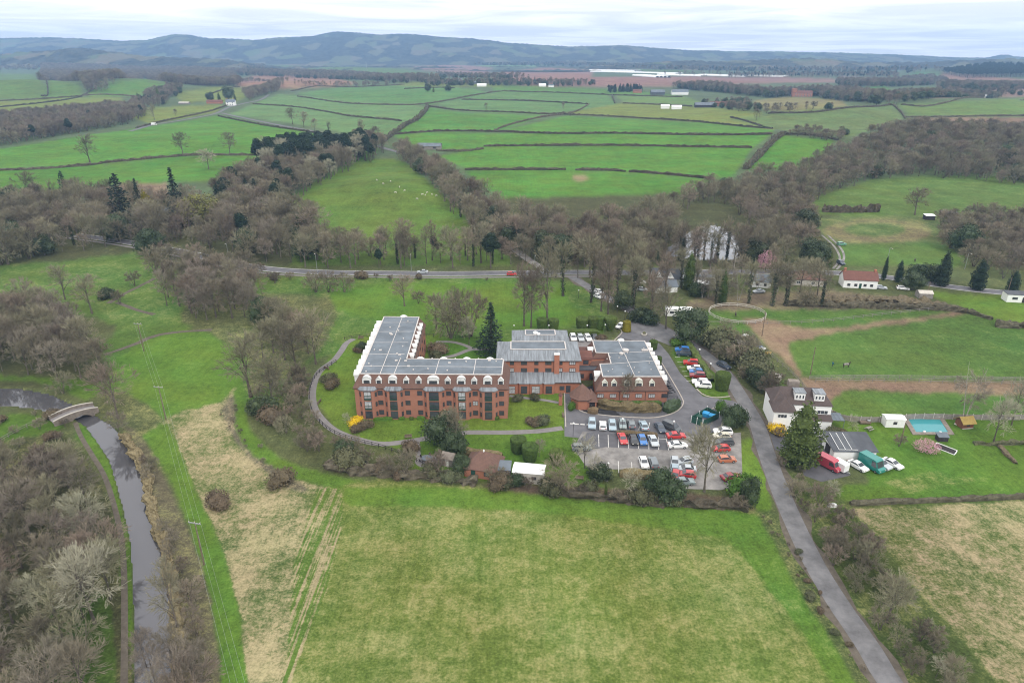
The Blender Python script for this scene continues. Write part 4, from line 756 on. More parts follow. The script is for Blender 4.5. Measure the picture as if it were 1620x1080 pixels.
hedge([(886, 531), (915, 531), (948, 531)], 2.2, 2.2, 'leaf_yew', 'tall clipped green hedge behind the rear car park', ragged=.05)
hedge([(975, 686.5), (1000, 688.5), (1022, 690), (1040, 691.5)], 1.4, 1.1, 'hedge_brown', 'brown clipped hedge between the two rows of parked cars', dens=30, ragged=.06)
hedge([(980, 752), (1000, 753), (1022, 755), (1040, 757)], 1.8, 1.5, 'hedge_brown', 'brown hedge at the lower end of the car park', dens=26)
hedge([(722, 715), (745, 719), (770, 722), (795, 725)], 1.5, 1.6, 'hedge_brown', 'long clipped hedge behind the tile roofed pavilion', dens=26, ragged=.05); hedge([(690, 723), (705, 718)], 2.2, 2.2, 'leaf_olive', 'rounded dark hedge left of the small shed', dens=26)
hedge([(946, 640), (965, 646), (990, 648), (1015, 649), (1045, 648)], 2.8, 1.7, 'hedge_brown', 'low olive brown shrub border below the right wing', dens=30, ragged=.2); hedge([(1052, 652), (1063, 647), (1071, 640)], 2.6, 2.0, 'leaf_laurel', 'dark green laurel at the corner of the right wing', dens=30, ragged=.14); hedge([(958, 641), (985, 642), (1020, 643), (1046, 642)], 1.2, 1.5, 'leaf_yew', 'green clipped hedge along the foot of the right wing', dens=26, ragged=.06); hedge([(930, 652), (946, 654)], 1.6, 1.6, 'hedge_brown', 'short clipped box hedge beside the porch door', dens=26, ragged=.06)
hedge([(1086, 545), (1100, 565), (1113, 585), (1125, 605)], 2.0, 1.6, 'leaf_olive', 'long green hedge between side car park and lane', dens=24, ragged=.14)
for i, (a, b) in enumerate(((592, 621), (631, 640), (648, 655), (660, 672), (780, 790))): hedge([(a, 664.5-i*.4), (b, 664.3-i*.4)], 1.0, .9, 'leaf_lime' if i in (0, 1, 3) else 'leaf_yew', 'low green bushes along the facade, number %s from the left' % ('one', 'two', 'three', 'four', 'five')[i], dens=30, ragged=.15)
# field hedges
FH = [([(0, 270), (60, 268), (140, 262), (178, 257), (290, 247), (350, 246), (405, 246)], 'hedge across the green fields at the left'), ([(735, 269), (800, 269), (895, 269)], 'dark hedge of the brightest field, left part'), ([(910, 269.5), (960, 270), (990, 272)], 'dark hedge of the brightest field, middle part'), ([(995, 272), (1060, 277), (1130, 284)], 'dark hedge of the brightest field, right part'), ([(765, 232), (860, 231), (1000, 231), (1190, 234)], 'long dark hedge between the two upper bright fields'),
 ([(625, 213), (700, 208), (790, 209), (880, 212), (1000, 212), (1222, 213)], 'long hedge under the middle green fields'), ([(782, 208), (800, 200), (850, 187), (900, 180), (932, 165)], 'diagonal hedge climbing between green fields'), ([(880, 181), (950, 184), (1020, 188), (1100, 193), (1222, 204)], 'hedge below the yellow pasture'), ([(677, 168), (740, 176), (800, 178), (860, 181), (895, 180)], 'hedge between the pale fields'), ([(470, 153), (540, 163), (600, 166), (660, 166), (720, 157), (800, 144)], 'winding dark hedge of the pale fields'), ([(730, 158), (830, 160), (930, 165)], 'straight hedge of the upper pale fields'), ([(800, 145), (880, 147), (975, 151), (1080, 154)], 'hedge under the far green strip'),
 ([(605, 225), (640, 200), (665, 185), (677, 168)], 'thick hedge climbing from the road to the pale fields'), ([(400, 165), (470, 170), (520, 178), (560, 185), (635, 192)], 'gappy hedge across the sheep field'), ([(968, 150), (973, 164)], 'short hedge beside the yellow field'), ([(985, 164), (1040, 166), (1095, 169)], 'hedge at the top of the yellow pasture'), ([(1180, 268), (1200, 248), (1225, 222), (1240, 213)], 'broad hedge between the two bright fields on the right'), ([(1240, 213), (1280, 214), (1325, 222)], 'hedge at the top of the right bright field'),
 ([(1155, 186), (1180, 192), (1205, 200)], 'hedge beside the farm'), ([(1215, 180), (1290, 178), (1360, 170), (1410, 166)], 'hedge below the straw field'), ([(1412, 166), (1425, 178), (1432, 188)], 'dark gorse hedge down the green hill'), ([(1432, 186), (1520, 185), (1640, 184)], 'thin hedge above the brown field'), ([(1425, 166), (1500, 162), (1640, 154)], 'thin hedge along the top of the right pasture'),
 ([(0, 170), (60, 164), (100, 159), (130, 153)], 'hedge at the foot of the left hills, lower'), ([(0, 160), (50, 158), (110, 154), (130, 152)], 'hedge at the foot of the left hills, upper'), ([(130, 152), (165, 150), (215, 153), (240, 156)], 'hedge below the rounded green hill'), ([(130, 152), (145, 143), (152, 140)], 'short hedge up to the hill wood'), ([(215, 203), (260, 192), (330, 177), (362, 166)], 'dark hedge beside the country road'), ([(345, 184), (420, 199), (500, 211), (560, 222)], 'dark hedge beside the descending road'), ([(460, 145), (500, 137), (560, 138), (640, 134)], 'hedge below the pale brown field'), ([(330, 150), (360, 140), (380, 138)], 'hedge right of the rounded hill'), ([(70, 118), (75, 135), (65, 152)], 'scrubby hedge beside the left hill'), ([(0, 92), (50, 91), (95, 92)], 'far hedge in the upper left field'),
 ([(0, 208), (60, 203), (120, 196), (210, 186)], 'hedge below the left spinney') , ([(690, 239), (730, 240), (765, 236)], 'low hedge by the grey barn'), ([(640, 141), (690, 139), (720, 140)], 'small hedge on the slope below the white houses')]
for pts, l in FH:
    P = [G(u, v) for u, v in pts]; D = P[0].y
    wide = 4.5 if 'broad' in l or 'thick' in l else 1.7
    hedge(None, wide, (3.2 if wide > 3 else 1.35) + D*.0004, 'hedge_dark', l + ' in winter brown', step=max(3, D/250), leaf=.5, dens=3 if D < 1000 else 0, ragged=.4, world=P)
# near hedges and scrub lines
hedge([(1345, 798), (1420, 795), (1500, 792), (1640, 786), (1760, 782)], 1.1, .85, 'hedge_dark', 'brown hedge between the garden lawn and the straw field', dens=30, ragged=.18); hedge([(1540, 702), (1575, 703), (1640, 702), (1700, 702)], 1.1, .75, 'shrub_green', 'dark low hedge across the garden at the right', dens=40, ragged=.5); hedge([(1580, 706), (1595, 722), (1608, 734)], 1.0, .6, 'shrub', 'short brown hedge running down the lawn', dens=22, ragged=.3)
hedge([(1240, 482), (1300, 484), (1400, 487), (1480, 489), (1530, 494)], 2.5, 1.6, 'hedge_dark', 'dark bramble bank above the paddock', dens=12, ragged=.35); hedge([(1290, 478), (1340, 476), (1420, 480), (1490, 484)], 6, 1.4, 'shrub', 'russet bramble mass behind the paddock', dens=26, ragged=.4); hedge([(1530, 494), (1548, 500), (1570, 506)], 1.4, 1.2, 'hedge_dark', 'short dark hedge at the paddock corner', dens=12, ragged=.3); hedge([(1574, 515), (1590, 517), (1618, 517), (1650, 520)], 3, 1.6, 'hedge_dark', 'dark bramble clump in the yellow grass', dens=14, ragged=.35)
hedge([(1300, 335), (1330, 336), (1390, 335)], 2.5, 3.2, 'hedge_dark', 'tall dark hedge behind the oval track', dens=8, ragged=.4)
hedge([(515, 738), (560, 746), (620, 752), (690, 757), (755, 764)], 2.2, 1.4, 'hedge_dark', 'ragged brown hedge between the garden and the front field, left part', dens=44, ragged=.5); hedge([(872, 778), (960, 789), (1060, 796), (1130, 801), (1182, 806)], 2.0, 1.1, 'hedge_dark', 'ragged brown hedge between the car park garden and the front field', dens=44, ragged=.55)
hedge([(193, 689), (208, 709), (222, 732), (230, 756), (238, 794), (249, 834), (260, 869), (272, 916), (277, 954), (282, 1014), (288, 1110)], 1.6, .9, 'reed', 'fringe of dead reeds along the canal bank', dens=40, ragged=.6, leaf=.4, name='reed_bed', cat='reeds')
# ---- woods: many trees, the largest as things, the rest as one mass
WOODS = [ # polygon of feet, spacing, kinds with weights, height range, words
 ([(-120, 790), (30, 762), (95, 748), (138, 775), (162, 815), (174, 866), (176, 940), (172, 1150), (-160, 1150)], 5.0, {'round': 3, 'red': 3, 'scrub2': 2, 'round2': 2, 'pale': .5, 'scrub': 2}, (7.5, 12), 'in the wood left of the canal towpath'),
 ([(-160, 512), (50, 498), (110, 512), (150, 560), (165, 600), (140, 612), (60, 598), (-160, 588)], 5.6, {'red': 3, 'tall': 1, 'round2': 3, 'round': 2}, (10, 14), 'in the wood beyond the canal bridge'),
 ([(222, 735), (240, 735), (300, 900), (325, 1000), (338, 1110), (292, 1110), (284, 960), (256, 830)], 3.6, {'red': 2, 'scrub': 1, 'hawthorn': 3}, (2.5, 5), 'on the scrubby canal bank'),
 ([(215, 1030), (330, 1040), (345, 1120), (215, 1120)], 3.8, {'red': 3, 'scrub2': 1}, (6, 8), 'at the water near the bottom of the photo'),
 ([(-160, 640), (40, 648), (80, 655), (110, 680), (130, 720), (100, 735), (-160, 740)], 5.5, {'scrub': 1, 'hawthorn': 3, 'shrub': 1}, (1.4, 3.2), 'on the bank between canal and towpath'),
 ([(-220, 330), (60, 318), (180, 326), (330, 345), (440, 335), (490, 352), (515, 392), (560, 396), (640, 402), (790, 402), (800, 425), (520, 426), (440, 420), (350, 400), (235, 384), (170, 392), (110, 402), (0, 426), (-220, 442)], 7.5, {'round': 2, 'oak': 2, 'tall': 2, 'round2': 3, 'red': 1, 'ivy': .9, 'scrub': 1.5, 'evergreen': .35, 'pine': .2}, (8, 18), 'in the wood along the main road'),
 ([(330, 330), (400, 280), (480, 262), (550, 255), (560, 266), (492, 304), (442, 332), (415, 350), (370, 352)], 7.5, {'round': 3, 'oak': 2, 'tall': 2, 'pine': 1.6, 'fir2': .5, 'pale': .5}, (12, 18), 'in the diagonal wood with pines'),
 ([(400, 268), (430, 256), (500, 246), (580, 246), (584, 256), (520, 262), (440, 282)], 7.5, {'pine': 5, 'fir2': 1, 'pale': 1}, (17, 24), 'in the pine belt beside the green field'),
 ([(625, 243), (660, 250), (720, 296), (770, 330), (850, 362), (930, 372), (1020, 352), (1060, 346), (1070, 375), (1060, 405), (1100, 416), (1050, 424), (960, 424), (870, 420), (800, 420), (778, 404), (716, 340)], 7.8, {'round': 3, 'oak': 2, 'scrub2': 1.5, 'tall': 1, 'round2': 3, 'ivy': .9, 'evergreen': .4}, (8, 17), 'in the tree belt descending to the main road'),
 ([(860, 440), (930, 440), (1000, 440), (1080, 440), (1090, 470), (1060, 500), (1030, 490), (980, 470), (930, 440)], 8.5, {'tall': 3, 'tall2': 3, 'round2': 2, 'evergreen': .8}, (13, 20), 'beside the tree lined lane'),
 ([(1050, 335), (1110, 308), (1160, 298), (1230, 285), (1300, 256), (1330, 240), (1380, 216), (1430, 206), (1620, 212), (1900, 216), (1900, 300), (1620, 293), (1450, 279), (1380, 285), (1290, 318), (1275, 350), (1290, 385), (1285, 412), (1240, 424), (1200, 412), (1182, 350), (1140, 322), (1095, 330)], 8.5, {'round': 3, 'oak': 1.5, 'scrub2': 3, 'round2': 3, 'red': 1, 'scrub': 2, 'ivy': .4, 'evergreen': .2}, (8, 15), 'in the big wood on the right'),
 ([(1060, 404), (1120, 408), (1180, 408), (1280, 425), (1240, 426), (1080, 424)], 6.2, {'tall2': 2, 'ivy': 3, 'tall': 3}, (15, 19), 'in front of the pond'),
 ([(1480, 352), (1530, 345), (1620, 352), (1900, 360), (1900, 470), (1640, 452), (1580, 445), (1530, 425), (1500, 392)], 8, {'round': 3, 'scrub2': 4, 'scrub': 2, 'red': 1}, (8, 12), 'in the wood at the right edge'),
 ([(248, 472), (300, 445), (395, 452), (412, 490), (395, 520), (365, 505), (330, 508), (270, 508)], 6.0, {'round': 3, 'red': 3, 'tall': 1}, (11, 15), 'in the brown clump of the left meadow'),
 ([(412, 520), (470, 510), (505, 545), (480, 580), (440, 590), (410, 560)], 6.5, {'round2': 3, 'scrub': 2, 'oak': 1}, (9, 13), 'between the meadow and the garden path'),
 ([(395, 640), (440, 600), (490, 590), (488, 640), (510, 690), (560, 715), (640, 735), (700, 740), (700, 752), (560, 745), (480, 725), (420, 690)], 4.2, {'scrub': 3, 'hawthorn': 5, 'shrubgreen': 1, 'scrub2': 2, 'shrub': .6, 'bush': .5}, (2.2, 5.5), 'in the scrub bank below the garden path'),
 ([(1140, 525), (1165, 545), (1215, 600), (1235, 640), (1205, 640), (1170, 598), (1120, 552)], 4.0, {'scrub': 3, 'scrub2': 2, 'hawthorn': 3, 'shrubgreen': 2, 'bush': 1}, (3, 6.5), 'in the bank between lane and paddock'),
 ([(1232, 735), (1262, 745), (1300, 775), (1340, 805), (1395, 880), (1440, 960), (1520, 1060), (1560, 1120), (1500, 1120), (1430, 1060), (1370, 970), (1300, 870), (1255, 790)], 3.1, {'hawthorn': 4, 'scrub': 2, 'scrub2': 2, 'sparse': 1.5}, (1.8, 4.6), 'in the hedge on the right of the lane'),
 ([(1372, 985), (1412, 975), (1430, 1020), (1395, 1015)], 3.6, {'round2': 2, 'scrub': 1}, (8, 10.5), 'standing tall in the lane hedge'),
 ([(1340, 905), (1365, 900), (1385, 935), (1360, 935)], 4, {'scrub': 2, 'round2': 1}, (6, 8), 'in the lane hedge by the straw field'),
 ([(1200, 808), (1220, 812), (1262, 870), (1330, 990), (1390, 1075), (1370, 1075), (1300, 975), (1240, 880)], 2.1, {'shrubgreen': 1, 'shrub': 1, 'hawthorn': 4}, (.4, 1.2), 'on the verge left of the lane'),
 ([(245, 398), (330, 411), (420, 431), (420, 441), (330, 426), (245, 413)], 5.5, {'scrub': 2, 'hawthorn': 3, 'round': 1, 'red': 1}, (4, 9), 'on the near side of the road bend'),
 ([(420, 437), (600, 440), (860, 441), (860, 445), (600, 445), (420, 443)], 6, {'hawthorn': 4, 'shrub': 1}, (1.4, 3.4), 'along the meadow edge of the main road'),
 ([(1085, 452), (1180, 456), (1270, 458), (1310, 470), (1300, 484), (1200, 482), (1110, 486), (1080, 470)], 9, {'tall2': 2, 'round2': 2, 'birch': 2, 'scrub': 1}, (9, 15), 'around the cottages behind the round pen'),
 ([(870, 437), (960, 438), (1080, 438), (1200, 437), (1300, 438), (1300, 443), (1200, 444), (1080, 446), (960, 446), (880, 444)], 8, {'tall': 2, 'round2': 2, 'tall2': 1, 'scrub': 2}, (9, 15), 'on the near side of the main road'),
 ([(700, 768), (760, 772), (860, 782), (960, 792), (1190, 808), (1180, 800), (1060, 786), (960, 780), (860, 770), (760, 764)], 3.2, {'hawthorn': 4, 'shrub': .4, 'sparse': 1, 'shrubgreen': 1}, (1.4, 3.6), 'along the bottom edge of the garden'),
 ([(560, 742), (640, 748), (700, 752), (760, 762), (700, 766), (600, 756)], 3.0, {'hawthorn': 5, 'shrub': 1, 'shrubgreen': .6}, (1.6, 3.2), 'along the hedge above the field'),
 ([(345, 655), (372, 640), (392, 690), (470, 758), (445, 758), (385, 715)], 3.2, {'hawthorn': 1}, (.6, 1.6), 'in the straw coloured strip'),
 ([(-160, 238), (0, 232), (60, 221), (140, 208), (205, 196), (232, 182), (225, 172), (160, 175), (60, 185), (-160, 205)], 9, {'round': 3, 'red': 2, 'scrub2': 2, 'pine': .25}, (12, 17), 'in the spinney below the left hills'),
 ([(62, 129), (66, 106), (100, 98), (150, 98), (230, 101), (300, 108), (370, 118), (382, 136), (330, 137), (262, 131), (230, 124), (190, 126), (160, 132), (140, 150), (128, 131), (80, 127)], 11, {'round': 3, 'oak': 2, 'red': 1}, (16, 22), 'far'),
 ([(150, 140), (185, 132), (190, 128), (170, 146), (140, 148)], 12, {'round': 1}, (12, 16), 'far'), ([(235, 160), (280, 153), (292, 140), (262, 140), (225, 155)], 10, {'round': 3, 'evergreen': 1}, (12, 17), 'far'), ([(205, 172), (260, 168), (270, 160), (215, 162)], 10, {'round': 3, 'fir2': .6}, (10, 15), 'far'),
 ([(395, 160), (430, 148), (450, 136), (440, 133), (420, 142), (385, 152)], 10, {'round': 3, 'oak': 2}, (14, 19), 'far'), ([(280, 118), (440, 122), (560, 127), (620, 132), (700, 132), (690, 126), (560, 118), (430, 114), (300, 112)], 17, {'round': 3, 'evergreen': .8, 'tall': 1}, (14, 20), 'far'),
 ([(670, 132), (800, 130), (900, 132), (950, 134), (900, 138), (780, 136), (680, 137)], 15, {'round': 3, 'evergreen': 1.5, 'fir2': .5}, (11, 17), 'far'), ([(960, 143), (1010, 142), (1020, 146), (965, 147)], 12, {'fir2': 3, 'pine': 1}, (12, 18), 'far'),
 ([(1060, 140), (1130, 138), (1220, 150), (1300, 146), (1360, 150), (1400, 158), (1390, 168), (1330, 160), (1270, 150), (1220, 156), (1130, 146)], 11, {'round': 3, 'evergreen': 1.5, 'tall': 2}, (14, 21), 'far'), ([(1110, 165), (1180, 160), (1200, 172), (1260, 174), (1340, 172), (1300, 178), (1210, 182), (1150, 175)], 17, {'round': 2, 'evergreen': 2, 'hawthorn': 2}, (7, 12), 'far'),
 ([(1370, 160), (1420, 150), (1460, 148), (1620, 148), (1900, 150), (1900, 156), (1600, 152), (1480, 156), (1400, 168)], 17, {'round': 3, 'evergreen': 1}, (11, 17), 'far'), ([(1320, 132), (1400, 130), (1470, 124), (1500, 132), (1420, 138), (1330, 138)], 15, {'round': 3, 'evergreen': 1}, (14, 20), 'far'), ([(1490, 136), (1560, 138), (1640, 137), (1640, 142), (1560, 144), (1480, 142)], 14, {'round': 3, 'evergreen': 1}, (14, 20), 'far'),
 ([(1490, 117), (1560, 108), (1640, 110), (1900, 110), (1900, 122), (1620, 123), (1530, 124)], 17, {'pine': 5}, (22, 28), 'far'),
 ([(0, 95), (60, 88), (130, 90), (300, 100), (420, 106), (420, 111), (300, 108), (180, 106), (60, 103)], 22, {'round': 3, 'evergreen': 1.2, 'pine': .6}, (15, 22), 'far'), ([(-100, 106), (80, 104), (90, 112), (-100, 114)], 26, {'round': 3, 'hawthorn': 2}, (9, 14), 'far'),
 ([(60, 84), (110, 82), (140, 86), (110, 92), (60, 88)], 40, {'pine': 3, 'round': 1}, (18, 24), 'far'), ([(420, 92), (640, 97), (780, 104), (920, 106), (1060, 112), (1300, 116), (1500, 116), (1500, 112), (1300, 110), (1000, 104), (800, 99), (620, 93), (430, 88)], 40, {'round': 3, 'pine': 1, 'evergreen': 1}, (16, 24), 'far'),
 ([(690, 117), (790, 122), (840, 126), (780, 129), (690, 124)], 30, {'round': 3, 'evergreen': 1}, (12, 18), 'far'), ([(1150, 120), (1240, 118), (1420, 119), (1420, 124), (1250, 123), (1150, 124)], 20, {'round': 3, 'pine': 1}, (12, 18), 'far'), ([(1040, 118), (1150, 116), (1200, 121), (1060, 121)], 60, {'round': 1}, (14, 18), 'far'),
 ([(565, 225), (600, 226), (612, 240), (585, 260), (560, 250)], 9, {'round': 2, 'pine': 1.2, 'tall': 1}, (12, 18), 'by the road junction'), ([(1260, 208), (1330, 215), (1345, 222), (1310, 226), (1250, 214)], 8, {'scrub2': 2, 'round': 1}, (6, 9), 'far'), ([(1285, 196), (1340, 205), (1380, 205), (1400, 215), (1330, 222), (1290, 208)], 30, {'hawthorn': 2, 'bush': 1}, (4, 6), 'far'),
 ([(345, 132), (400, 130), (470, 137), (560, 139), (640, 134), (560, 134), (470, 132), (400, 126)], 22, {'round': 2, 'hawthorn': 2}, (8, 13), 'far'),
]
NAMES = {'round': 'rounded bare brown tree', 'round2': 'olive tinged bare tree', 'oak': 'wide spreading bare oak', 'tall': 'tall slim bare tree', 'tall2': 'tall bare tree with ivy on its trunk', 'red': 'reddish brown bare tree', 'scrub': 'many stemmed olive thicket tree', 'scrub2': 'many stemmed brown thicket tree', 'pale': 'pale lichened bare tree', 'birch': 'thin birch', 'ivy': 'bare tree wrapped in dark ivy', 'sparse': 'small sparse grey tree', 'hawthorn': 'small dense bare thorn bush', 'fir': 'dark fir', 'fir2': 'dark pointed conifer', 'pine': 'dark rounded pine', 'evergreen': 'dark leafy evergreen', 'bush': 'dark green bush', 'shrub': 'low russet shrub', 'shrubgreen': 'low grey green shrub'}
DEEP = []
wr = random.Random(99)
for (poly, sp, kinds, (h0, h1), where) in WOODS:
    W = [tuple(G(u, v)[:2]) for (u, v) in poly]
    x0, x1 = min(p[0] for p in W), max(p[0] for p in W); y0, y1 = min(p[1] for p in W), max(p[1] for p in W)
    nx, ny = int((x1-x0)/sp)+2, int((y1-y0)/sp)+2
    gx, gy = np.meshgrid(np.arange(nx), np.arange(ny)); rs = np.random.RandomState(int(abs(x0)+sp*10))
    X = x0 + (gx + rs.uniform(-.42, .42, gx.shape) + .5*(gy % 2))*sp; Y = y0 + (gy + rs.uniform(-.42, .42, gx.shape))*sp
    m = inpoly(X.ravel(), Y.ravel(), W); X = X.ravel()[m]; Y = Y.ravel()[m]; Z = H(X, Y)
    ks = list(kinds); wt = list(kinds.values())
    for x, y, z in zip(X, Y, Z):
        k = wr.choices(ks, wt)[0]; h = wr.uniform(h0, h1)
        if k in ('scrub', 'scrub2') and h1 > 8: h *= .8
        if k == 'evergreen' and h > 12: h *= .8
        u, v = proj(x, y, z); d = depth((x, y, z))
        if u < -220 or u > 1850: continue
        DEEP.append((h*F/d, k, float(x), float(y), float(z), h, where, u, v))
far = [t for t in DEEP]
near = sorted([t for t in DEEP if t[6] != 'far' and -15 < t[7] < 1635 and t[8] - t[0]*.8 < 1080], key=lambda t: -t[0])
cnt = {}; chosen = set()
def nm_of(k): return {'fir2': 'conifer', 'pine': 'pine_tree', 'bush': 'bush', 'shrub': 'shrub', 'shrubgreen': 'shrub', 'evergreen': 'evergreen_tree', 'scrub': 'thicket_tree', 'scrub2': 'thicket_tree', 'hawthorn': 'hawthorn_tree'}.get(k, 'bare_tree')
LIM = {'bare_tree': 235, 'thicket_tree': 110, 'hawthorn_tree': 110, 'shrub': 90}
for i, t in enumerate(near):
    n = nm_of(t[1])
    if t[0] < 9 or cnt.get(n, 0) >= LIM.get(n, 60): continue
    cnt[n] = cnt.get(n, 0)+1; chosen.add(id(t))
    tree_at(t[1], (t[2], t[3], t[4]), t[5], NAMES[t[1]] + ' ' + t[6], group=('trees ' if n not in ('shrub', 'bush', 'hawthorn_tree') else 'bushes ') + t[6], wide=wr.uniform(.85, 1.2), rz=wr.uniform(0, 6.28))
rest = [t for t in DEEP if id(t) not in chosen]
print('TREES', len(DEEP), 'things', cnt, 'mass', len(rest))
def woodland(name, label, items):
    ks = sorted({t[1] for t in items}); me = bpy.data.meshes.new(name)
    me.from_pydata([(t[2], t[3], t[4]) for t in items], [], [])
    for n, ty, vals in (('turn', 'FLOAT', [wr.uniform(0, 6.28) for _ in items]), ('size', 'FLOAT', [t[5]/PROTO[t[1]][3] for t in items]), ('kind', 'INT', [ks.index(t[1]) for t in items])):
        a = me.attributes.new(n, ty, 'POINT'); a.data.foreach_set('value', vals)
    o = bpy.data.objects.new(name, me); C.objects.link(o); tag(o, label, kind='stuff')
    ng = bpy.data.node_groups.new(name, 'GeometryNodeTree')
    ng.interface.new_socket('Geometry', in_out='INPUT', socket_type='NodeSocketGeometry'); ng.interface.new_socket('Geometry', in_out='OUTPUT', socket_type='NodeSocketGeometry')
    N = ng.nodes; L = ng.links; gi = N.new('NodeGroupInput'); go = N.new('NodeGroupOutput'); jn = N.new('GeometryNodeJoinGeometry')
    def attr(n, ty): a = N.new('GeometryNodeInputNamedAttribute'); a.data_type = ty; a.inputs['Name'].default_value = n; return a.outputs['Attribute']
    rot = N.new('ShaderNodeCombineXYZ'); L.new(attr('turn', 'FLOAT'), rot.inputs['Z'])
    for k in ks:
        src = next((q for q in bpy.data.objects if q.data is PROTO[k][1] and q.users_collection), None)
        if src is None: continue
        tr = [q for q in src.parent.children]
        cmp_ = N.new('FunctionNodeCompare'); cmp_.data_type = 'INT'; cmp_.operation = 'EQUAL'; L.new(attr('kind', 'INT'), cmp_.inputs[2]); cmp_.inputs[3].default_value = ks.index(k)
        j2 = N.new('GeometryNodeJoinGeometry')
        for q in tr:
            oi = N.new('GeometryNodeObjectInfo'); oi.transform_space = 'ORIGINAL'; oi.inputs['Object'].default_value = q; L.new(oi.outputs['Geometry'], j2.inputs[0])
        g2 = N.new('GeometryNodeGeometryToInstance'); L.new(j2.outputs[0], g2.inputs[0])
        ip = N.new('GeometryNodeInstanceOnPoints'); L.new(gi.outputs[0], ip.inputs['Points']); L.new(cmp_.outputs[0], ip.inputs['Selection']); L.new(g2.outputs[0], ip.inputs['Instance']); L.new(rot.outputs[0], ip.inputs['Rotation']); L.new(attr('size', 'FLOAT'), ip.inputs['Scale'])
        L.new(ip.outputs[0], jn.inputs[0])
    L.new(jn.outputs[0], go.inputs[0])
    md = o.modifiers.new('trees', 'NODES'); md.node_group = ng
woodland('woodland', 'bare brown winter woods and far tree belts', rest)
# ------------------------------------------------------------------ buildings
def V2(p): return Vector((p[0], p[1]))
def edge(A, B):
    a, b = V2(A), V2(B); d = (b-a).normalized(); return a, d, Vector((d.y, -d.x)), (b-a).length   # outward for a ccw outline
def window(parent, org, A, B, s, z, w, h, fm='frame', pm='glass', mull=1, trans=0, fw=.09, name='window', out=0.0, label=None):
    """a framed window on the wall A-B, s metres along it: frame with a pane of its own"""
    a, d, n, L = edge(A, B); c = a + d*s; mb = MB()
    def bx(mb, s0, s1, z0, z1, o0, o1):
        p = [c+d*s0+n*o0, c+d*s1+n*o0, c+d*s1+n*o1, c+d*s0+n*o1]; mb.prism([(q.x, q.y) for q in p], z0, z1, bot=True)
    o = out
    bx(mb, -w/2, -w/2+fw, z, z+h, o-.02, o+.07); bx(mb, w/2-fw, w/2, z, z+h, o-.02, o+.07); bx(mb, -w/2+fw, w/2-fw, z+h-fw, z+h, o-.02, o+.07); bx(mb, -w/2+fw, w/2-fw, z, z+fw, o-.02, o+.09)
    for i in range(mull):
        x = -w/2 + w*(i+1)/(mull+1); bx(mb, x-fw*.4, x+fw*.4, z+fw, z+h-fw, o-.02, o+.06)
    for i in range(trans):
        q = z + h*(.62); bx(mb, -w/2+fw, w/2-fw, q-fw*.35, q+fw*.35, o-.015, o+.055)
    f = mb.build(name, fm, parent, org)
    p = MB(); bx(p, -w/2+fw*.5, w/2-fw*.5, z+fw*.5, z+h-fw*.5, o-.03, o+.025); p.build('pane', pm, f, org)
    if label: f['label'] = label
    return f
def walls(parent, org, poly, z0, z1, m='brick', name='wall', cap=False):
    return MB().prism(poly, z0, z1, top=cap).build(name, m, parent, org)
def mansard(parent, org, poly, z0, z1, d, m='tile', over=.35, top='felt', edge_w=.28, seams=(), name='roof', topname='flat_roof', skip=()):
    o = inset(poly, -over); i = inset(poly, d); mb = MB(); n = len(poly)
    mb.add([(p[0], p[1], z0) for p in o] + [(p[0], p[1], z1) for p in i], [(k, (k+1) % n, n+(k+1) % n, n+k) for k in range(n)], 0)
    mb.prism(o, z0-.16, z0-.004, 1, top=True, bot=True)
    r = mb.build(name, [m, 'frame'], parent, org)
    fl = MB(); fl.prism(i, z1-.02, z1+.06, 0)
    for k in range(n):
        a, b = Vector((*i[k], z1+.09)), Vector((*i[(k+1) % n], z1+.09)); fl.bar(a, b, edge_w, .16, 1)
    for (a, b) in seams: fl.bar((a[0], a[1], z1+.072), (b[0], b[1], z1+.072), .16, .02, 2)
    f = fl.build(topname, [top, 'edging', 'edging'], parent, org)
    return r, f, i
def dormer(parent, org, A, B, s, z, w, h, kind, depth_, setback, m='dormerwhite', wm='glass', mull=1, win=True):
    a, d, n, L = edge(A, B); c = a + d*s - n*setback
    prof = [(-w/2, 0), (w/2, 0), (w/2, h)]
    if kind == 'barrel':
        rise = min(w*.5, .95)
        prof += [(w/2*math.cos(t), h+rise*math.sin(t)) for t in [PI*k/10 for k in range(1, 10)]] + [(-w/2, h)]
    else: prof += [(0, h+w*.55), (-w/2, h)]
    def ring(off, ex=1.0): return [(c.x+d.x*p*ex-n.x*off, c.y+d.y*p*ex-n.y*off, z+q*(1 if ex == 1 else 1.02)) for (p, q) in prof]
    mb = MB(); mb.loft([ring(0), ring(depth_)], 0, True, True)
    k = len(prof); hood = MB(); hp = [(p*1.07, q+.06) for (p, q) in prof[2:]]
    ro = [(c.x+d.x*p-n.x*o, c.y+d.y*p-n.y*o, z+q) for o in (-.16, depth_*.98) for (p, q) in hp]; q = len(hp)
    hood.add(ro, [(i, i+1, q+i+1, q+i) for i in range(q-1)])
    D = mb.build('dormer', m, parent, org); hood.build('dormer_roof', m, D, org)
    if win:
        ca = c - d*w/2; cb = c + d*w/2
        fr = MB()
        f = window(D, org, ca, cb, w/2, z+.22, w*.68, h*.82, pm=wm, mull=mull, fw=.06)
        f.name = 'dormer_window'
    return D
def lathe_vent(mb, x, y, z, r=.22, h=.35): mb.lathe([(r, 0), (r, h*.7), (r*1.25, h*.75), (r*.9, h)], 8, (x, y, z))
wr2 = random.Random(5)
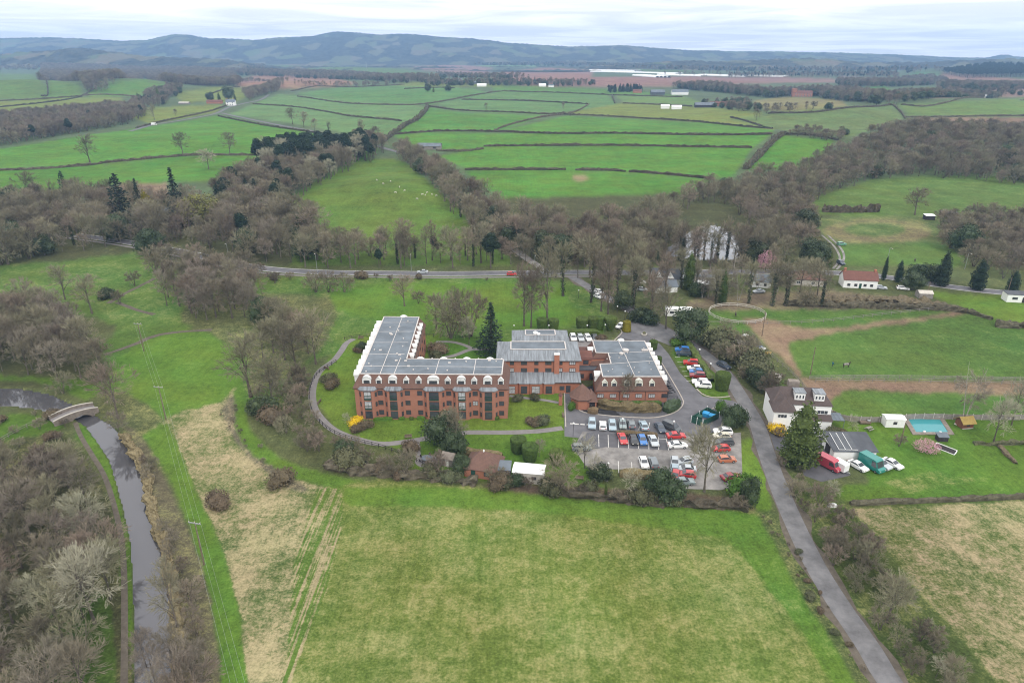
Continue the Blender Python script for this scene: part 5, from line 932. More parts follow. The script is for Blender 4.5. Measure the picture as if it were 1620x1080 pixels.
# --- the long three storey brick wing
ZE, ZT = 8.4, 11.5
A0 = G(565, 660); FA = (A0.x, A0.y); FB = (G(803, 657.5).x, FA[1]-.6)
bw = 12.0; wl = 12.6
P_bk = PZ(603, 506, ZE)
wing = [FA, FB, (FB[0]+.4, FB[1]+bw), (FA[0]+wl+.6, FA[1]+bw-.2), (FA[0]+wl+.0, 194.2), (FA[0]-.9, 194.6)]
org = Vector((FA[0]+18, FA[1]+6, 0))
bw_ = thing('brick_apartment_wing', 'long four storey red brick block with brown mansard, flat top and white dormers', 'building', org)
walls(bw_, org, wing, -.3, ZE-.17)
ii = inset(wing, 1.45)
sm = []
for t in (.24, .53, .80): a = V2(ii[0]).lerp(V2(ii[1]), t); b = a + Vector((.2, 9.0)); sm.append((a, b))
sm.append((V2(ii[0]) + Vector((0, 4.6)), V2(ii[1]) + Vector((.1, 4.6)))); sm.append((V2(ii[0]).lerp(V2(ii[0])+Vector((9.6, 0)), .52), V2(ii[5]).lerp(V2(ii[4]), .52)))
for t in (.3, .5, .7, .88): sm.append((V2(ii[0]).lerp(V2(ii[5]), t), V2(ii[0]).lerp(V2(ii[5]), t) + Vector((9.6, .1))))
mansard(bw_, org, wing, ZE, ZT, 1.45, seams=sm)
vb = MB()
for i in range(26):
    x = wr2.uniform(ii[0][0]+1, ii[1][0]-1); y = wr2.uniform(ii[0][1]+.8, ii[0][1]+8.2)
    if i % 2: x = wr2.uniform(ii[0][0]+.8, ii[0][0]+9); y = wr2.uniform(ii[0][1]+8, ii[5][1]-1.5)
    if i % 3: lathe_vent(vb, x, y, ZT+.06, .17, .3)
    else: vb.box((x, y, ZT+.16), (.7, .5, .2))
vb.build('roof_vent', 'edging', bw_, org)
ux = lambda u, v=640: (u-CX)/F*(FA[1]*CP+(CAMZ-4)*SP)
def fs(u): return ((u-CX)/F*(FA[1]*CP + (CAMZ-4.5)*SP) - FA[0])/math.cos(math.atan2(FB[1]-FA[1], FB[0]-FA[0]))
BAYS = [(582.5, 1.8), (623, 1.8), (686.7, 2.4), (730.5, 1.8), (772, 1.8)]; COLS = [601.5, 644.5, 663.8, 709.5, 751, 792.5]
e_a, e_d, e_n, e_L = edge(FA, FB)
for (u, w) in BAYS:
    s = fs(u+1.2); dp = .9; c = e_a+e_d*s
    pl = [c-e_d*(w/2+1.5)+e_n*-.05, c-e_d*(w/2+.55)+e_n*dp, c+e_d*(w/2+.55)+e_n*dp, c+e_d*(w/2+1.5)+e_n*-.05]
    mb = MB().prism([(p.x, p.y) for p in pl], -.2, ZE-.18, top=True); mb.build('bay', 'brick', bw_, org)
    po = [c-e_d*(w/2+1.9)+e_n*-.1, c-e_d*(w/2+.75)+e_n*(dp+.32), c+e_d*(w/2+.75)+e_n*(dp+.32), c+e_d*(w/2+1.9)+e_n*-.1]
    sk = MB(); k = [(p.x, p.y, ZE-.1) for p in po] + [((c-e_d*(w/2+1.1)-e_n*.55).x, (c-e_d*(w/2+1.1)-e_n*.55).y, ZE+.75), ((c+e_d*(w/2+1.1)-e_n*.55).x, (c+e_d*(w/2+1.1)-e_n*.55).y, ZE+.75)]
    sk.add(k, [(0, 1, 4), (1, 2, 5, 4), (2, 3, 5)]); sk.prism([(p.x, p.y) for p in po], ZE-.3, ZE-.104, 0, bot=True); sk.build('bay_roof', 'lead', bw_, org)
    A, B = pl[1], pl[2]; W = (B-A).length
    for fl in range(3):
        z = .25+fl*2.72; pm = wr2.choice(['glass', 'glass', 'blind'])
        window(bw_, org, A, B, W/2, z+.05, w, 2.05, pm=pm, mull=1, name='balcony_door' if fl else 'patio_door')
        if fl:
            q = MB(); c1 = c+e_n*(dp+.12)
            for k in range(9): x = c1 + e_d*(-w/2+w*k/8); q.bar((x.x, x.y, z), (x.x, x.y, z+.95), .035, .035)
            for zz in (z+.02, z+.95): q.bar((c1-e_d*w/2).to_3d()+Vector((0, 0, zz)), (c1+e_d*w/2).to_3d()+Vector((0, 0, zz)), .07, .06)
            q.prism([tuple(p) for p in ((c-e_d*w/2+e_n*dp), (c+e_d*w/2+e_n*dp), (c+e_d*w/2+e_n*(dp+.2)), (c-e_d*w/2+e_n*(dp+.2)))], z-.22, z-.06, bot=True)
            q.build('balcony_rail', 'green', bw_, org)
        for (p, q_) in ((pl[0], pl[1]), (pl[2], pl[3])): window(bw_, org, p, q_, (V2(q_)-V2(p)).length*.55, z+.55, .55, 1.2, mull=0, pm='glass', name='side_window')
for u in COLS:
    for fl in range(3): window(bw_, org, FA, FB, fs(u+1.2), .95+fl*2.72, 1.25, 1.25, pm=wr2.choice(['glass', 'glass', 'glass', 'blind']), mull=1, trans=1)
for u in (572, 594, 635, 676, 698, 741, 783):
    p = e_a+e_d*fs(u+1)+e_n*.06; MB().tube([(p.x, p.y, 0), (p.x, p.y, ZE-.2)], .06, 6).build('drainpipe', 'frame', bw_, org)
for u in (582.5, 601.5, 623, 644.5, 663.8, 686.7, 709.5, 730.5, 751, 772, 792.5):
    bay = [b for b in BAYS if b[0] == u]; w = (bay[0][1]*1.2 if bay else 1.45)
    dormer(bw_, org, FA, FB, fs(u), ZE+.3, w, 1.7, 'barrel' if bay else 'gable', 2.0, .28, mull=2 if bay else 1)
WA, WB = wing[5], wing[0]; _, _, _, WL = edge(WA, WB)
for i in range(12): dormer(bw_, org, WA, WB, 4.0+i*(WL-8)/11, ZE+.35, 2.7 if i % 2 else 1.6, 1.6, 'barrel' if i % 2 else 'gable', 2.2, -.3)
IA, IB = wing[3], wing[4]; _, _, _, IL = edge(IA, IB)
for i in range(8): dormer(bw_, org, IA, IB, 3.0+i*(IL-8)/7, ZE+.4, 2.1 if i % 2 == 0 else 1.3, 1.5, 'barrel' if i % 2 == 0 else 'gable', 1.9, .1)
for i in range(5):
    for fl in range(3): window(bw_, org, IA, IB, 5+i*5.5, .95+fl*2.72, 1.2, 1.25)
BA, BB = wing[2], wing[3]; _, _, _, BL = edge(BA, BB)
for i in range(8): dormer(bw_, org, BA, BB, 2.0+i*(BL-4)/7, ZE+.4, 2.2 if i % 2 else 1.3, 1.75, 'barrel' if i % 2 else 'gable', 1.9, .1)
dormer(bw_, org, wing[4], wing[5], 6.3, ZE+.6, 2.4, 1.7, 'barrel', 1.9, .1)
# --- lead roofed middle block
y0 = 168.4
def X(u, y, z): return (u-CX)/F*(y*CP+(CAMZ-z)*SP)
xl, xr = X(803, y0, 6), X(916.5, y0, 6)
org = Vector(((xl+xr)/2, y0+6, 0))
mid = thing('middle_block', 'three storey red brick block with sloping streaked lead roof and a tall chimney', 'building', org)
mp = [(xl-2.6, y0), (xr, y0), (xr, y0+12.5), (xl-2.6, y0+12.5)]
walls(mid, org, mp, -.3, 8.3, 'brick2')
def hip(parent, org, poly, z0, d, rise, over, m, mt, name='roof'):
    o = inset(poly, -over); i = inset(poly, d); n = len(poly); mb = MB()
    mb.add([(p[0], p[1], z0) for p in o] + [(p[0], p[1], z0+rise) for p in i], [(k, (k+1) % n, n+(k+1) % n, n+k) for k in range(n)], 0); mb.prism(o, z0-.2, z0-.004, 1, bot=True)
    r = mb.build(name, [m, 'frame'], parent, org)
    fl = MB(); fl.prism(i, z0+rise-.02, z0+rise+.05)
    for k in range(n): fl.bar((*i[k], z0+rise+.08), (*i[(k+1) % n], z0+rise+.08), .3, .16, 1)
    fl.build('flat_roof', [mt, 'edging'], parent, org); return i
hip(mid, org, mp, 8.4, 3.5, 1.6, .5, 'lead', 'felt')
xb0, xb1 = X(812, y0+18, 7), X(897, y0+18, 7)
mp2 = [(xb0, y0+12.4), (xb1, y0+12.4), (xb1, y0+23.5), (xb0, y0+23.5)]
walls(mid, org, mp2, -.3, 7.4, 'brick2', 'rear_wall'); i2 = hip(mid, org, mp2, 7.5, 3.6, 1.7, .45, 'lead', 'felt', 'rear_roof')
vb = MB(); lathe_vent(vb, (xb0+xb1)/2-1.5, y0+16.8, 9.2, .6, .7); lathe_vent(vb, (xb0+xb1)/2-.6, y0+16.2, 9.2, .5, .55); vb.build('roof_vent', 'white', mid, org)
_, dd, nn, ML = edge(mp[0], mp[1])
for i, u in enumerate((810, 829, 848.5, 867.5, 886.5, 905.5)):
    for z in (4.95, 7.05): window(mid, org, mp[0], mp[1], X(u, y0, z)-mp[0][0], z-.05, 1.7 if i in (1, 3, 5) else 1.15, 1.15, pm='blind' if (i == 5 or i == 4 and z < 6 or i == 0 and z < 6) else 'glass', mull=2 if i in (1, 3, 5) else 1, trans=1)
cx_ = X(880.5, y0, 6); ch = MB(); ch.box((cx_, y0-.28, 6.6), (1.35, .8, 7.2)); ch.box((cx_, y0-.28, 10.32), (1.5, .95, .25), mi=1); ch.build('chimney', ['brick2', 'white'], mid, org)
# ground floor range with lead lean-to roof and scalloped bays
gy = y0-3.2; gl, gr_ = X(804, gy, 2), X(917, gy, 2)
gp = [(gl, gy), (gr_, gy), (gr_, y0+.0), (gl, y0+.0)]
org2 = org
walls(mid, org, gp, -.2, 3.4, 'brick2', 'lower_wall')
lt = MB(); lt.add([(gl-.1, gy-.5, 3.45), (gr_+.3, gy-.5, 3.45), (gr_+.3, y0-.02, 4.85), (gl-.1, y0-.02, 4.85)], [(0, 1, 2, 3)]); lt.prism([(gl-.1, gy-.5), (gr_+.3, gy-.5), (gr_+.3, gy-.1), (gl-.1, gy-.1)], 3.25, 3.446, 1, bot=True)
for k in range(1, 4): x = gl+(gr_-gl)*k/4; lt.bar((x, gy-.5, 3.47), (x, y0-.05, 4.87), .12, .06, 1)
lt.build('lean_to_roof', ['lead', 'frame'], mid, org)
for i, (u, w) in enumerate(((810, 1.7), (829, 1.7), (847.5, 2.2), (868, 1.7), (889, 1.3), (899, 1.2))):
    x = X(u, gy, 1.5)
    if i < 4:
        pl = [(x-w/2-.9, gy+.02), (x-w/2-.4, gy-.62), (x+w/2+.4, gy-.62), (x+w/2+.9, gy+.02)]
        MB().prism(pl, -.2, 3.2).build('bay', 'brick2', mid, org); br = MB(); br.add([(pl[0][0]-.1, gy-.4, 3.5), (pl[1][0], gy-.95, 3.3), (pl[2][0], gy-.95, 3.3), (pl[3][0]+.1, gy-.4, 3.5), (x-w/2, gy+.6, 3.95), (x+w/2, gy+.6, 3.95)], [(0, 1, 4), (1, 2, 5, 4), (2, 3, 5)]); br.prism([(pl[0][0], gy-.4), (pl[1][0], gy-.92), (pl[2][0], gy-.92), (pl[3][0], gy-.4)], 3.21, 3.29, 0, bot=True); br.build('bay_roof', 'lead', mid, org)
        window(mid, org, pl[1], pl[2], (pl[2][0]-pl[1][0])/2, .25, w, 2.2, mull=1, trans=1, name='patio_door', pm='glass' if i % 2 else 'blind')
    else: window(mid, org, gp[0], gp[1], x-gl, .3 if i == 5 else 1.0, w, 2.0 if i == 5 else 1.2, mull=1)
# --- link between middle block and right wing
ly = 176; x0_, x1_ = X(918, ly, 3), X(960, ly, 3); org = Vector(((x0_+x1_)/2, ly, 0))
lk = thing('link_building', 'low brick link with tiled lean-to roofs between lead roof and right wing', 'building', org)
lp = [(xr+.02, ly), (x1_+4, ly), (x1_+4, ly+8), (xr+.02, ly+8)]; walls(lk, org, lp, -.2, 5.2, 'brick2')
m_ = MB(); m_.add([(xr+.1, ly-.3, 5.2), (xr+4.4, ly-.3, 5.2), (xr+4.4, ly+2.2, 7.0), (xr+.1, ly+2.2, 7.0)], [(0, 1, 2, 3)]); m_.prism(lp, 5.2, 5.6, 0); m_.build('tiled_roof', 'tile_red', lk, org)
m_ = MB(); m_.prism([(xr+.1, ly-3.0), (xr+5.6, ly-3.0), (xr+5.6, ly-.02), (xr+.1, ly-.02)], 3.1, 3.35, 0, bot=True); m_.build('porch_roof', 'felt2', lk, org)
m_ = MB(); m_.prism([(xr+.1, ly-2.8), (xr+5.4, ly-2.8), (xr+5.4, ly-.04), (xr+.1, ly-.04)], -.1, 3.08, 0); m_.build('porch_wall', 'brick', lk, org)
window(lk, org, lp[0], lp[1], 2.6, 3.7, 1.5, 1.2); window(lk, org, (xr+.1, ly-2.8), (xr+5.4, ly-2.8), 1.2, .7, 1.2, 1.3); window(lk, org, (xr+.1, ly-2.8), (xr+5.4, ly-2.8), 4.0, .2, 1.3, 2.0)
# --- right hand wing
ZE2, ZT2 = 3.5, 6.7
def E(u, v): p = PZ(u, v, ZT2); return (p.x, p.y)
top = [E(953.5, 596), E(1046.7, 596), E(1019.5, 539.5), E(937.4, 539), E(942.8, 558), E(962, 558.5), E(966.7, 575.5), E(949, 576)]
rp = inset(top, -1.5); org = Vector((sum(p[0] for p in rp)/8, sum(p[1] for p in rp)/8, 0))
rw = thing('right_brick_wing', 'low red brick wing with brown mansard and broad grey flat top beside the drive', 'building', org)
walls(rw, org, rp, -.3, ZE2-.17)
t0, t1, t2, t3 = V2(top[0]), V2(top[1]), V2(top[2]), V2(top[3])
mansard(rw, org, rp, ZE2, ZT2, 1.5, seams=((t0.lerp(t1, .55), t3.lerp(t2, .5)), (V2(top[6]), t1.lerp(t2, .42)), (V2(top[5]), t1.lerp(t2, .68))))
vb = MB(); q = E(990, 556); lathe_vent(vb, q[0], q[1], ZT2+.06, .75, .7); q = E(983, 560.5); lathe_vent(vb, q[0], q[1], ZT2+.06, .55, .5)
for i in range(16): q = E(wr2.uniform(958, 1030), wr2.uniform(545, 592)); lathe_vent(vb, q[0], q[1], ZT2+.06, .14, .2)
q = E(1020, 554.5); vb.box((q[0], q[1], ZT2+.2), (1.8, .7, .3)); vb.build('roof_vent', 'edging', rw, org)
ra, rb = rp[0], rp[1]; _, rd, rn, rL = edge(ra, rb)
def rs(u, z=2): return X(u, ra[1], z) - ra[0]
for i, (u, k) in enumerate(((957, 'gable'), (971.7, 'gable'), (992, 'gable'), (1011, 'barrel'), (1031.7, 'gable'))): dormer(rw, org, ra, rb, rs(u, 4.5), ZE2+.35, 2.0 if k == 'barrel' else 1.45, 1.65, k, 2.1, .3, m='dormercream', mull=1)
for i, u in enumerate((950, 969.8, 990.5, 1010.5, 1031, 1051.7)): window(rw, org, ra, rb, rs(u), 1.35, 1.75, 1.15, pm='glass' if i == 5 else 'blind', mull=2, trans=1)
for u in (980, 1021): p = V2(ra)+rd*rs(u)+rn*.06; MB().tube([(p.x, p.y, 0), (p.x, p.y, 3.3)], .06, 6).build('drainpipe', 'frame', rw, org)
sa, sb = rp[1], rp[2]; _, _, _, sL = edge(sa, sb)
for i in range(8): dormer(rw, org, sa, sb, 3.0+i*(sL-5)/7, ZE2+.35, 2.3 if i in (0, 3, 4, 7) else 1.5, 1.55, 'barrel', 2.3, -.05)
for i in range(6): window(rw, org, sa, sb, 4+i*4, 1.3, 1.5, 1.2, mull=2)
dormer(rw, org, rp[7], rp[0], edge(rp[7], rp[0])[3]*.5, ZE2+.5, 2.4, 1.5, 'barrel', 2.2, -.3); dormer(rw, org, rp[3], rp[4], edge(rp[3], rp[4])[3]*.5, ZE2+.5, 2.6, 1.5, 'barrel', 2.2, -.3)
b_ = MB(); p = V2(rp[2]).lerp(V2(rp[3]), .5); dormer(rw, org, rp[2], rp[3], edge(rp[2], rp[3])[3]*.45, ZE2+.6, 2.2, 1.9, 'barrel', 2.0, .2)
# --- porch with pyramid roof
pc = G(925, 648); org = Vector((pc.x, pc.y, 0)); po = thing('entrance_porch', 'small brick entrance porch with a brown pyramid roof and dark door', 'porch', org)
oc = [(pc.x-.6+2.9*math.cos(PI/4*k+PI/8), pc.y+2.6+2.9*math.sin(PI/4*k+PI/8)) for k in range(8)]
walls(po, org, oc, -.1, 2.9, 'brick2')
m_ = MB(); oo = inset(oc, -.5); ap = (pc.x-.6, pc.y+2.6, 6.3); m_.add([(p[0], p[1], 2.95) for p in oo]+[ap], [(k, (k+1) % 8, 8) for k in range(8)]); m_.prism(oo, 2.8, 2.946, 1, bot=True); m_.build('roof', ['tile', 'frame'], po, org)
hx, hy = pc.x+1.7, pc.y+.2
m_ = MB(); m_.prism([(hx-1.3, hy), (hx-.95, hy), (hx-.95, hy+2.4), (hx-1.3, hy+2.4)], -.1, 2.2); m_.prism([(hx+.95, hy), (hx+1.3, hy), (hx+1.3, hy+2.4), (hx+.95, hy+2.4)], -.1, 2.2); m_.build('porch_wall', 'brick2', po, org)
m_ = MB(); m_.add([(hx-1.6, hy-.3, 2.2), (hx+1.6, hy-.3, 2.2), (hx+1.6, hy+3, 2.6), (hx-1.6, hy+3, 2.6), (hx-.3, hy+1.0, 4.0), (hx+.3, hy+1.0, 4.0), (hx, hy+3, 4.6)], [(0, 1, 5, 4), (1, 2, 6, 5), (3, 0, 4, 6), (4, 5, 6)]); m_.build('porch_roof', 'tile', po, org)
m_ = MB(); m_.box((hx, hy+.5, 1.05), (1.9, .1, 2.1)); dr = m_.build('door', 'dark', po, org); MB().box((hx+.1, hy+.43, 1.0), (.06, .08, .2)).build('handle', 'metal', dr, org)
g = G(886.5, 640); pil = thing('gate_pillar', 'brick gate pillar with pointed tiled cap at the corner of the lawn', 'pillar', (g.x, g.y, 0)); MB().box((0, 0, 1.35), (.9, .9, 2.7)).build('shaft', 'brick2', pil); MB().lathe([(.75, 2.7), (.75, 2.8), (.05, 3.6)], 4).build('cap', 'tile_red', pil)
# --- house helper for the smaller buildings
def house(name, label, cat, u, v, L, W, rz, zw, rise, wm, rm, kind='gable', wins=(), over=.3, roofname='roof', chim=None, door=None, hipd=None):
    p = G(u, v); o = thing(name, label, cat, p, rz); x, y = L/2, W/2
    poly = [(-x, -y), (x, -y), (x, y), (-x, y)]
    wb = MB(); wb.prism(poly, -.4, zw-.02)
    if kind == 'gable': wb.add([(-x, -y, zw-.02), (-x, y, zw-.02), (-x, 0, zw+rise-.05), (x, -y, zw-.02), (x, y, zw-.02), (x, 0, zw+rise-.05)], [(1, 0, 2), (3, 4, 5)])
    wb.build('wall', wm, o)
    r = MB(); a, b = x+over, y+over; dz = rise*over/y
    if kind == 'gable':
        for s in (-1, 1):
            e0, e1, r0, r1 = Vector((-a, s*b, zw-dz)), Vector((a, s*b, zw-dz)), Vector((-a, 0, zw+rise)), Vector((a, 0, zw+rise)); up = Vector((0, 0, .13))
            q = [e0, e1, r1, r0]; q = q if s < 0 else q[::-1]
            r.add([tuple(t+up) for t in q]+[tuple(t) for t in q], [(0, 1, 2, 3), (7, 6, 5, 4)]+[(i, 4+i, 4+(i+1) % 4, (i+1) % 4) for i in range(4)])
    elif kind == 'hip':
        hd = hipd or y
        r.add([(-a, -b, zw), (a, -b, zw), (a, b, zw), (-a, b, zw), (-x+hd, 0, zw+rise), (x-hd, 0, zw+rise)], [(0, 1, 5, 4), (1, 2, 5), (2, 3, 4, 5), (3, 0, 4)]); r.prism([(-a, -b), (a, -b), (a, b), (-a, b)], zw-.12, zw-.004, 0, bot=True)
    else:
        r.add([(-a, -b, zw+.02), (a, -b, zw+.02), (a, b, zw+rise), (-a, b, zw+rise), (-a, -b, zw-.12), (a, -b, zw-.12), (a, b, zw+rise-.14), (-a, b, zw+rise-.14)], [(0, 1, 2, 3), (7, 6, 5, 4), (0, 4, 5, 1), (1, 5, 6, 2), (2, 6, 7, 3), (3, 7, 4, 0)])
    r.build(roofname, rm, o)
    E4 = {'s': (poly[0], poly[1]), 'e': (poly[1], poly[2]), 'n': (poly[2], poly[3]), 'w': (poly[3], poly[0])}
    for wdef in wins: side, s, z, w, h = wdef[:5]; window(o, None, *E4[side], s, z, w, h, **(wdef[5] if len(wdef) > 5 else {}))
    if chim:
        for (cx, cy, ct) in chim: MB().box((cx, cy, (zw+ct)/2), (.7, .9, ct-zw)).box((cx, cy, ct+.04), (.85, 1.05, .14)).build('chimney', 'brick2', o)
    if door: side, s, w, h, dm = door; f = window(o, None, *E4[side], s, 0.05, w, h, fm=dm, pm=dm, mull=0, name='door')
    return o
# white house with two roof dormers
wf = dict(fm='white', mull=2)
WH = house('white_house', 'white rendered house with brown tiled roof and two boxy white dormers beside the lane', 'house', 1257, 661, 14.0, 7.6, R(-7), 5.9, 2.9, 'render', 'tile_dark', 'hip', [('s', 12.0, 3.5, 2.6, 1.1, wf), ('s', 8.0, 3.5, 1.5, 1.1, wf), ('s', 12.8, .9, 1.7, 1.2, wf), ('s', 6.5, .9, 1.5, 1.2, wf)], .25, hipd=2.4)
MB().box((-1.2, 1.8, 8.9), (2.6, 1.6, 1.5)).build('rear_dormer', 'stone', WH)
for s in (-.6, 4.0):
    b = MB(); b.box((s, -1.5, 7.55), (2.4, 3.0, 2.0)); d = b.build('dormer', 'white', WH); MB().box((s, -1.55, 8.62), (2.7, 3.3, .14)).build('dormer_roof', 'lead', d)
    for k in range(3): window(d, None, (s-1.2, -3.0), (s+1.2, -3.0), .45+k*.75, 7.05, .55, 1.0, mull=0, fm='white', name='dormer_window')
wg = MB(); wg.prism([(-7.2, -7.0), (-2.2, -7.0), (-2.2, -3.7), (-7.2, -3.7)], -.3, 5.3); wg.build('gable_wing', 'render', WH)
wg = MB(); wg.add([(-7.6, -7.4, 5.25), (-1.9, -7.4, 5.25), (-1.9, -2.0, 5.5), (-7.6, -2.0, 5.5), (-4.75, -4.8, 7.7), (-4.75, -1.2, 7.9)], [(0, 1, 4), (1, 2, 5, 4), (3, 0, 4, 5)]); wg.build('wing_roof', 'tile_dark', WH)
window(WH, None, (-7.2, -7.0), (-2.2, -7.0), 2.0, 3.6, 2.2, 1.0, fm='white', mull=2); window(WH, None, (-7.2, -7.0), (-2.2, -7.0), 2.0, .9, 2.2, 1.0, fm='white', mull=2)
m_ = MB(); m_.prism([(2.0, -5.8), (6.9, -5.8), (6.9, -3.82), (2.0, -3.82)], -.3, 2.7); m_.build('lower_wall', 'render', WH); m_ = MB(); m_.add([(1.8, -6.1, 2.75), (7.1, -6.1, 2.75), (7.1, -3.81, 3.5), (1.8, -3.81, 3.5)], [(0, 1, 2, 3)]); m_.build('lower_roof', 'tile_dark', WH); window(WH, None, (2.0, -5.8), (6.9, -5.8), 1.4, .9, 1.6, 1.2, fm='white', mull=1)
m_ = MB(); m_.prism([(7.3, -4.5), (10.4, -4.5), (10.4, -.5), (7.3, -.5)], 2.3, 2.42, bot=True)
for k in range(4): m_.bar((7.6+k*.9, -4.5, 2.45), (7.6+k*.9, -.5, 2.45), .06, .05)
for p in ((7.4, -4.4), (10.3, -4.4), (10.3, -.6)): m_.box((p[0], p[1], 1.1), (.1, .1, 2.4))
m_.build('canopy', 'felt', WH)
# garage with solar panels
GA = house('garage', 'pale garage with dark mono pitch roof carrying long solar panels', 'garage', 1341, 716, 9.4, 6.4, R(-2), 2.5, 1.1, 'render', 'felt2', 'mono', (), .35, door=('w', 3.2, 2.4, 2.1, 'dark'))
for k in range(3):
    m_ = MB(); x = -3.6+k*1.45; f = lambda y: 2.52+1.1*(y+3.55)/7.1
    m_.add([(x, -3.0, f(-3)+.10), (x+1.3, -3.0, f(-3)+.10), (x+1.3, 2.9, f(2.9)+.10), (x, 2.9, f(2.9)+.10)], [(0, 1, 2, 3)]); m_.bar((x-.06, -3, f(-3)+.1), (x-.06, 2.9, f(2.9)+.1), .09, .1, 1); m_.bar((x, -3, f(-3)+.06), (x+1.3, -3, f(-3)+.06), .06, .1, 1); m_.build('solar_panel', ['glass', 'white'], GA)
# garden buildings below the drive
PV = house('garden_pavilion', 'small brick pavilion with steep brown tiled roof in the garden corner', 'pavilion', 766, 745, 7.2, 6.0, R(-14), 2.3, 2.8, 'brick2', 'tile', 'hip', [('s', 5.0, .8, 1.2, 1.0)], .4, hipd=2.9, door=('s', 2.0, 1.0, 2.0, 'green'))
MB().lathe([(.16, 5.0), (.2, 5.3), (.05, 5.6)], 8).build('finial', 'white', PV)
house('garden_shed', 'grey felt roofed shed between pavilion and white hut', 'shed', 798, 752, 2.7, 3.2, R(-4), 2.5, .35, 'greywood', 'felt', 'mono', (), .15, door=('s', 1.3, .9, 1.9, 'greywood'))
WHu = house('white_hut', 'pale hut with a bright white low pitched roof at the field edge', 'hut', 837, 757, 6.6, 3.6, R(-9), 2.6, .45, 'coping', 'white', 'gable', [('s', 4.6, 1.1, .9, .7)], .18, door=('e', 1.8, .9, 1.9, 'greywood'))
house('potting_shed', 'little stone grey shed half hidden by an ivy bush', 'shed', 711, 733, 2.8, 2.6, R(-20), 2.0, .9, 'greywood', 'stone', 'gable', (), .2, door=('s', 1.4, .8, 1.7, 'white'))
# pool garden
p = G(1463, 684); PL = thing('swimming_pool', 'turquoise outdoor swimming pool with a brick and slab surround', 'pool', p)
pc4 = [G(*q)-p for q in ((1436, 662.5), (1487, 664), (1500, 684), (1449, 684))]; pl = [(q.x, q.y) for q in pc4]; pl = ccw(pl)
MB().prism(pl, -.1, .10).build('water', 'poolw', PL)
ot = inset(pl, -1.1); m_ = MB()
for k in range(4): a, b, c, d = pl[k], pl[(k+1) % 4], ot[(k+1) % 4], ot[k]; m_.prism([d, c, b, a], -.1, .18)
m_.build('surround', 'stone', PL)
m_ = MB(); m_.bar((pl[0][0], pl[0][1], .25), (pl[3][0], pl[3][1], .25), .35, .12) if 0 else None
q = G(1487, 662)-p; b = MB(); b.box((q.x+1.0, q.y+.2, .75), (3.6, .5, .1), R(14)); b.box((q.x+2.4, q.y+.5, .4), (.5, .5, .7)); b.build('diving_board', 'coping', PL)
for (u, v) in ((1462, 684), (1487.5, 685)): q = G(u, v)-p; MB().box((q.x, q.y, .3), (.5, .4, .3)).build('skimmer_box', 'white', PL)
house('pool_hut', 'white cabin with an arched window beside the pool', 'hut', 1411.5, 672, 4.6, 2.6, R(-3), 2.2, .3, 'white', 'white', 'gable', [('s', 2.2, .9, .9, .7)], .12)
PHs = house('playhouse', 'red timber playhouse with a mustard coloured roof by the garden fence', 'playhouse', 1524.5, 674, 2.9, 2.6, R(8), 1.7, 1.0, 'woodred', 'yellow', 'gable', [('s', 1.4, .7, .8, .6)], .4)
MB().box((0, -1.32, .12), (2.9, .1, .25)).build('base', 'coping', PHs)
house('pump_shed', 'tiny dark shed with blue grey roof below the pool', 'shed', 1489, 696, 2.3, 1.5, R(-2), 1.3, .4, 'dark', 'felt', 'mono', [('s', 1.1, .5, .7, .5)], .15)
m_ = G(1511, 672); sl = thing('play_slide', 'grey plastic slide leaning on the playhouse', 'slide', m_, R(35)); MB().bar((0, 0, .1), (1.7, 0, 1.3), .6, .1).build('chute', 'coping', sl); MB().bar((1.6, -.2, 0), (1.6, -.2, 1.2), .06, .06).bar((1.6, .2, 0), (1.6, .2, 1.2), .06, .06).build('ladder', 'wood', sl)
# cottages and farms along the road
cw_ = dict(fm='white', mull=1)
house('white_cottage', 'long white cottage with a rust red tiled roof by the main road', 'cottage', 1356, 452, 12.5, 6.5, R(-9), 3.4, 2.6, 'render', 'tile_red', 'gable', [('s', 2, .8, 1.1, 1), ('s', 4.6, .8, 1.1, 1), ('s', 8, .8, 1.1, 1), ('s', 10.4, .8, 1.1, 1)], .3, chim=[(-5.6, 0, 7.0), (5.6, 0, 6.8)], door=('s', 6.3, .9, 1.9, 'green'))
house('bungalow', 'brown roofed bungalow half hidden by bare trees', 'bungalow', 1274, 448, 13, 7, R(-10), 2.7, 2.4, 'coping', 'tile', 'hip', [('s', 3, .8, 1.5, 1.1, cw_), ('s', 8.5, .8, 1.5, 1.1, cw_)], .4, hipd=3)
GH = house('gabled_house', 'dark roofed house with white gables glimpsed through trees', 'house', 1062, 448, 16, 7, R(-3), 3.0, 3.2, 'render', 'felt2', 'gable', [('s', 3, .9, 1.4, 1.1, cw_), ('s', 8, .9, 1.4, 1.1, cw_), ('s', 13, .9, 1.4, 1.1, cw_)], .3)
for x in (-5.5, -1.0, 4.5): m_ = MB(); m_.add([(x-1.3, -3.9, 3.1), (x+1.3, -3.9, 3.1), (x, -3.9, 5.2), (x-1.3, -1, 3.3), (x+1.3, -1, 3.3), (x, -1, 5.2)], [(0, 1, 2), (1, 4, 5, 2), (3, 0, 2, 5)]); m_.build('gable', 'render', GH)
house('outbuilding', 'grey roofed outbuilding below the gabled house', 'outbuilding', 1050, 460, 9, 5, R(10), 2.4, 1.8, 'render', 'felt', 'gable', (), .3)
house('carport', 'low white flat roofed carport among the ivy columns', 'carport', 1112, 456, 9, 4.5, R(-4), 2.4, .2, 'greywood', 'white', 'mono', (), .2)
house('static_caravan', 'pale static caravan behind the dark evergreen', 'caravan', 1073, 498, 9, 3, R(-5), 2.5, .3, 'white', 'white', 'gable', [('s', 2, 1, 1.4, .8), ('s', 6, 1, 1.4, .8)], .1)
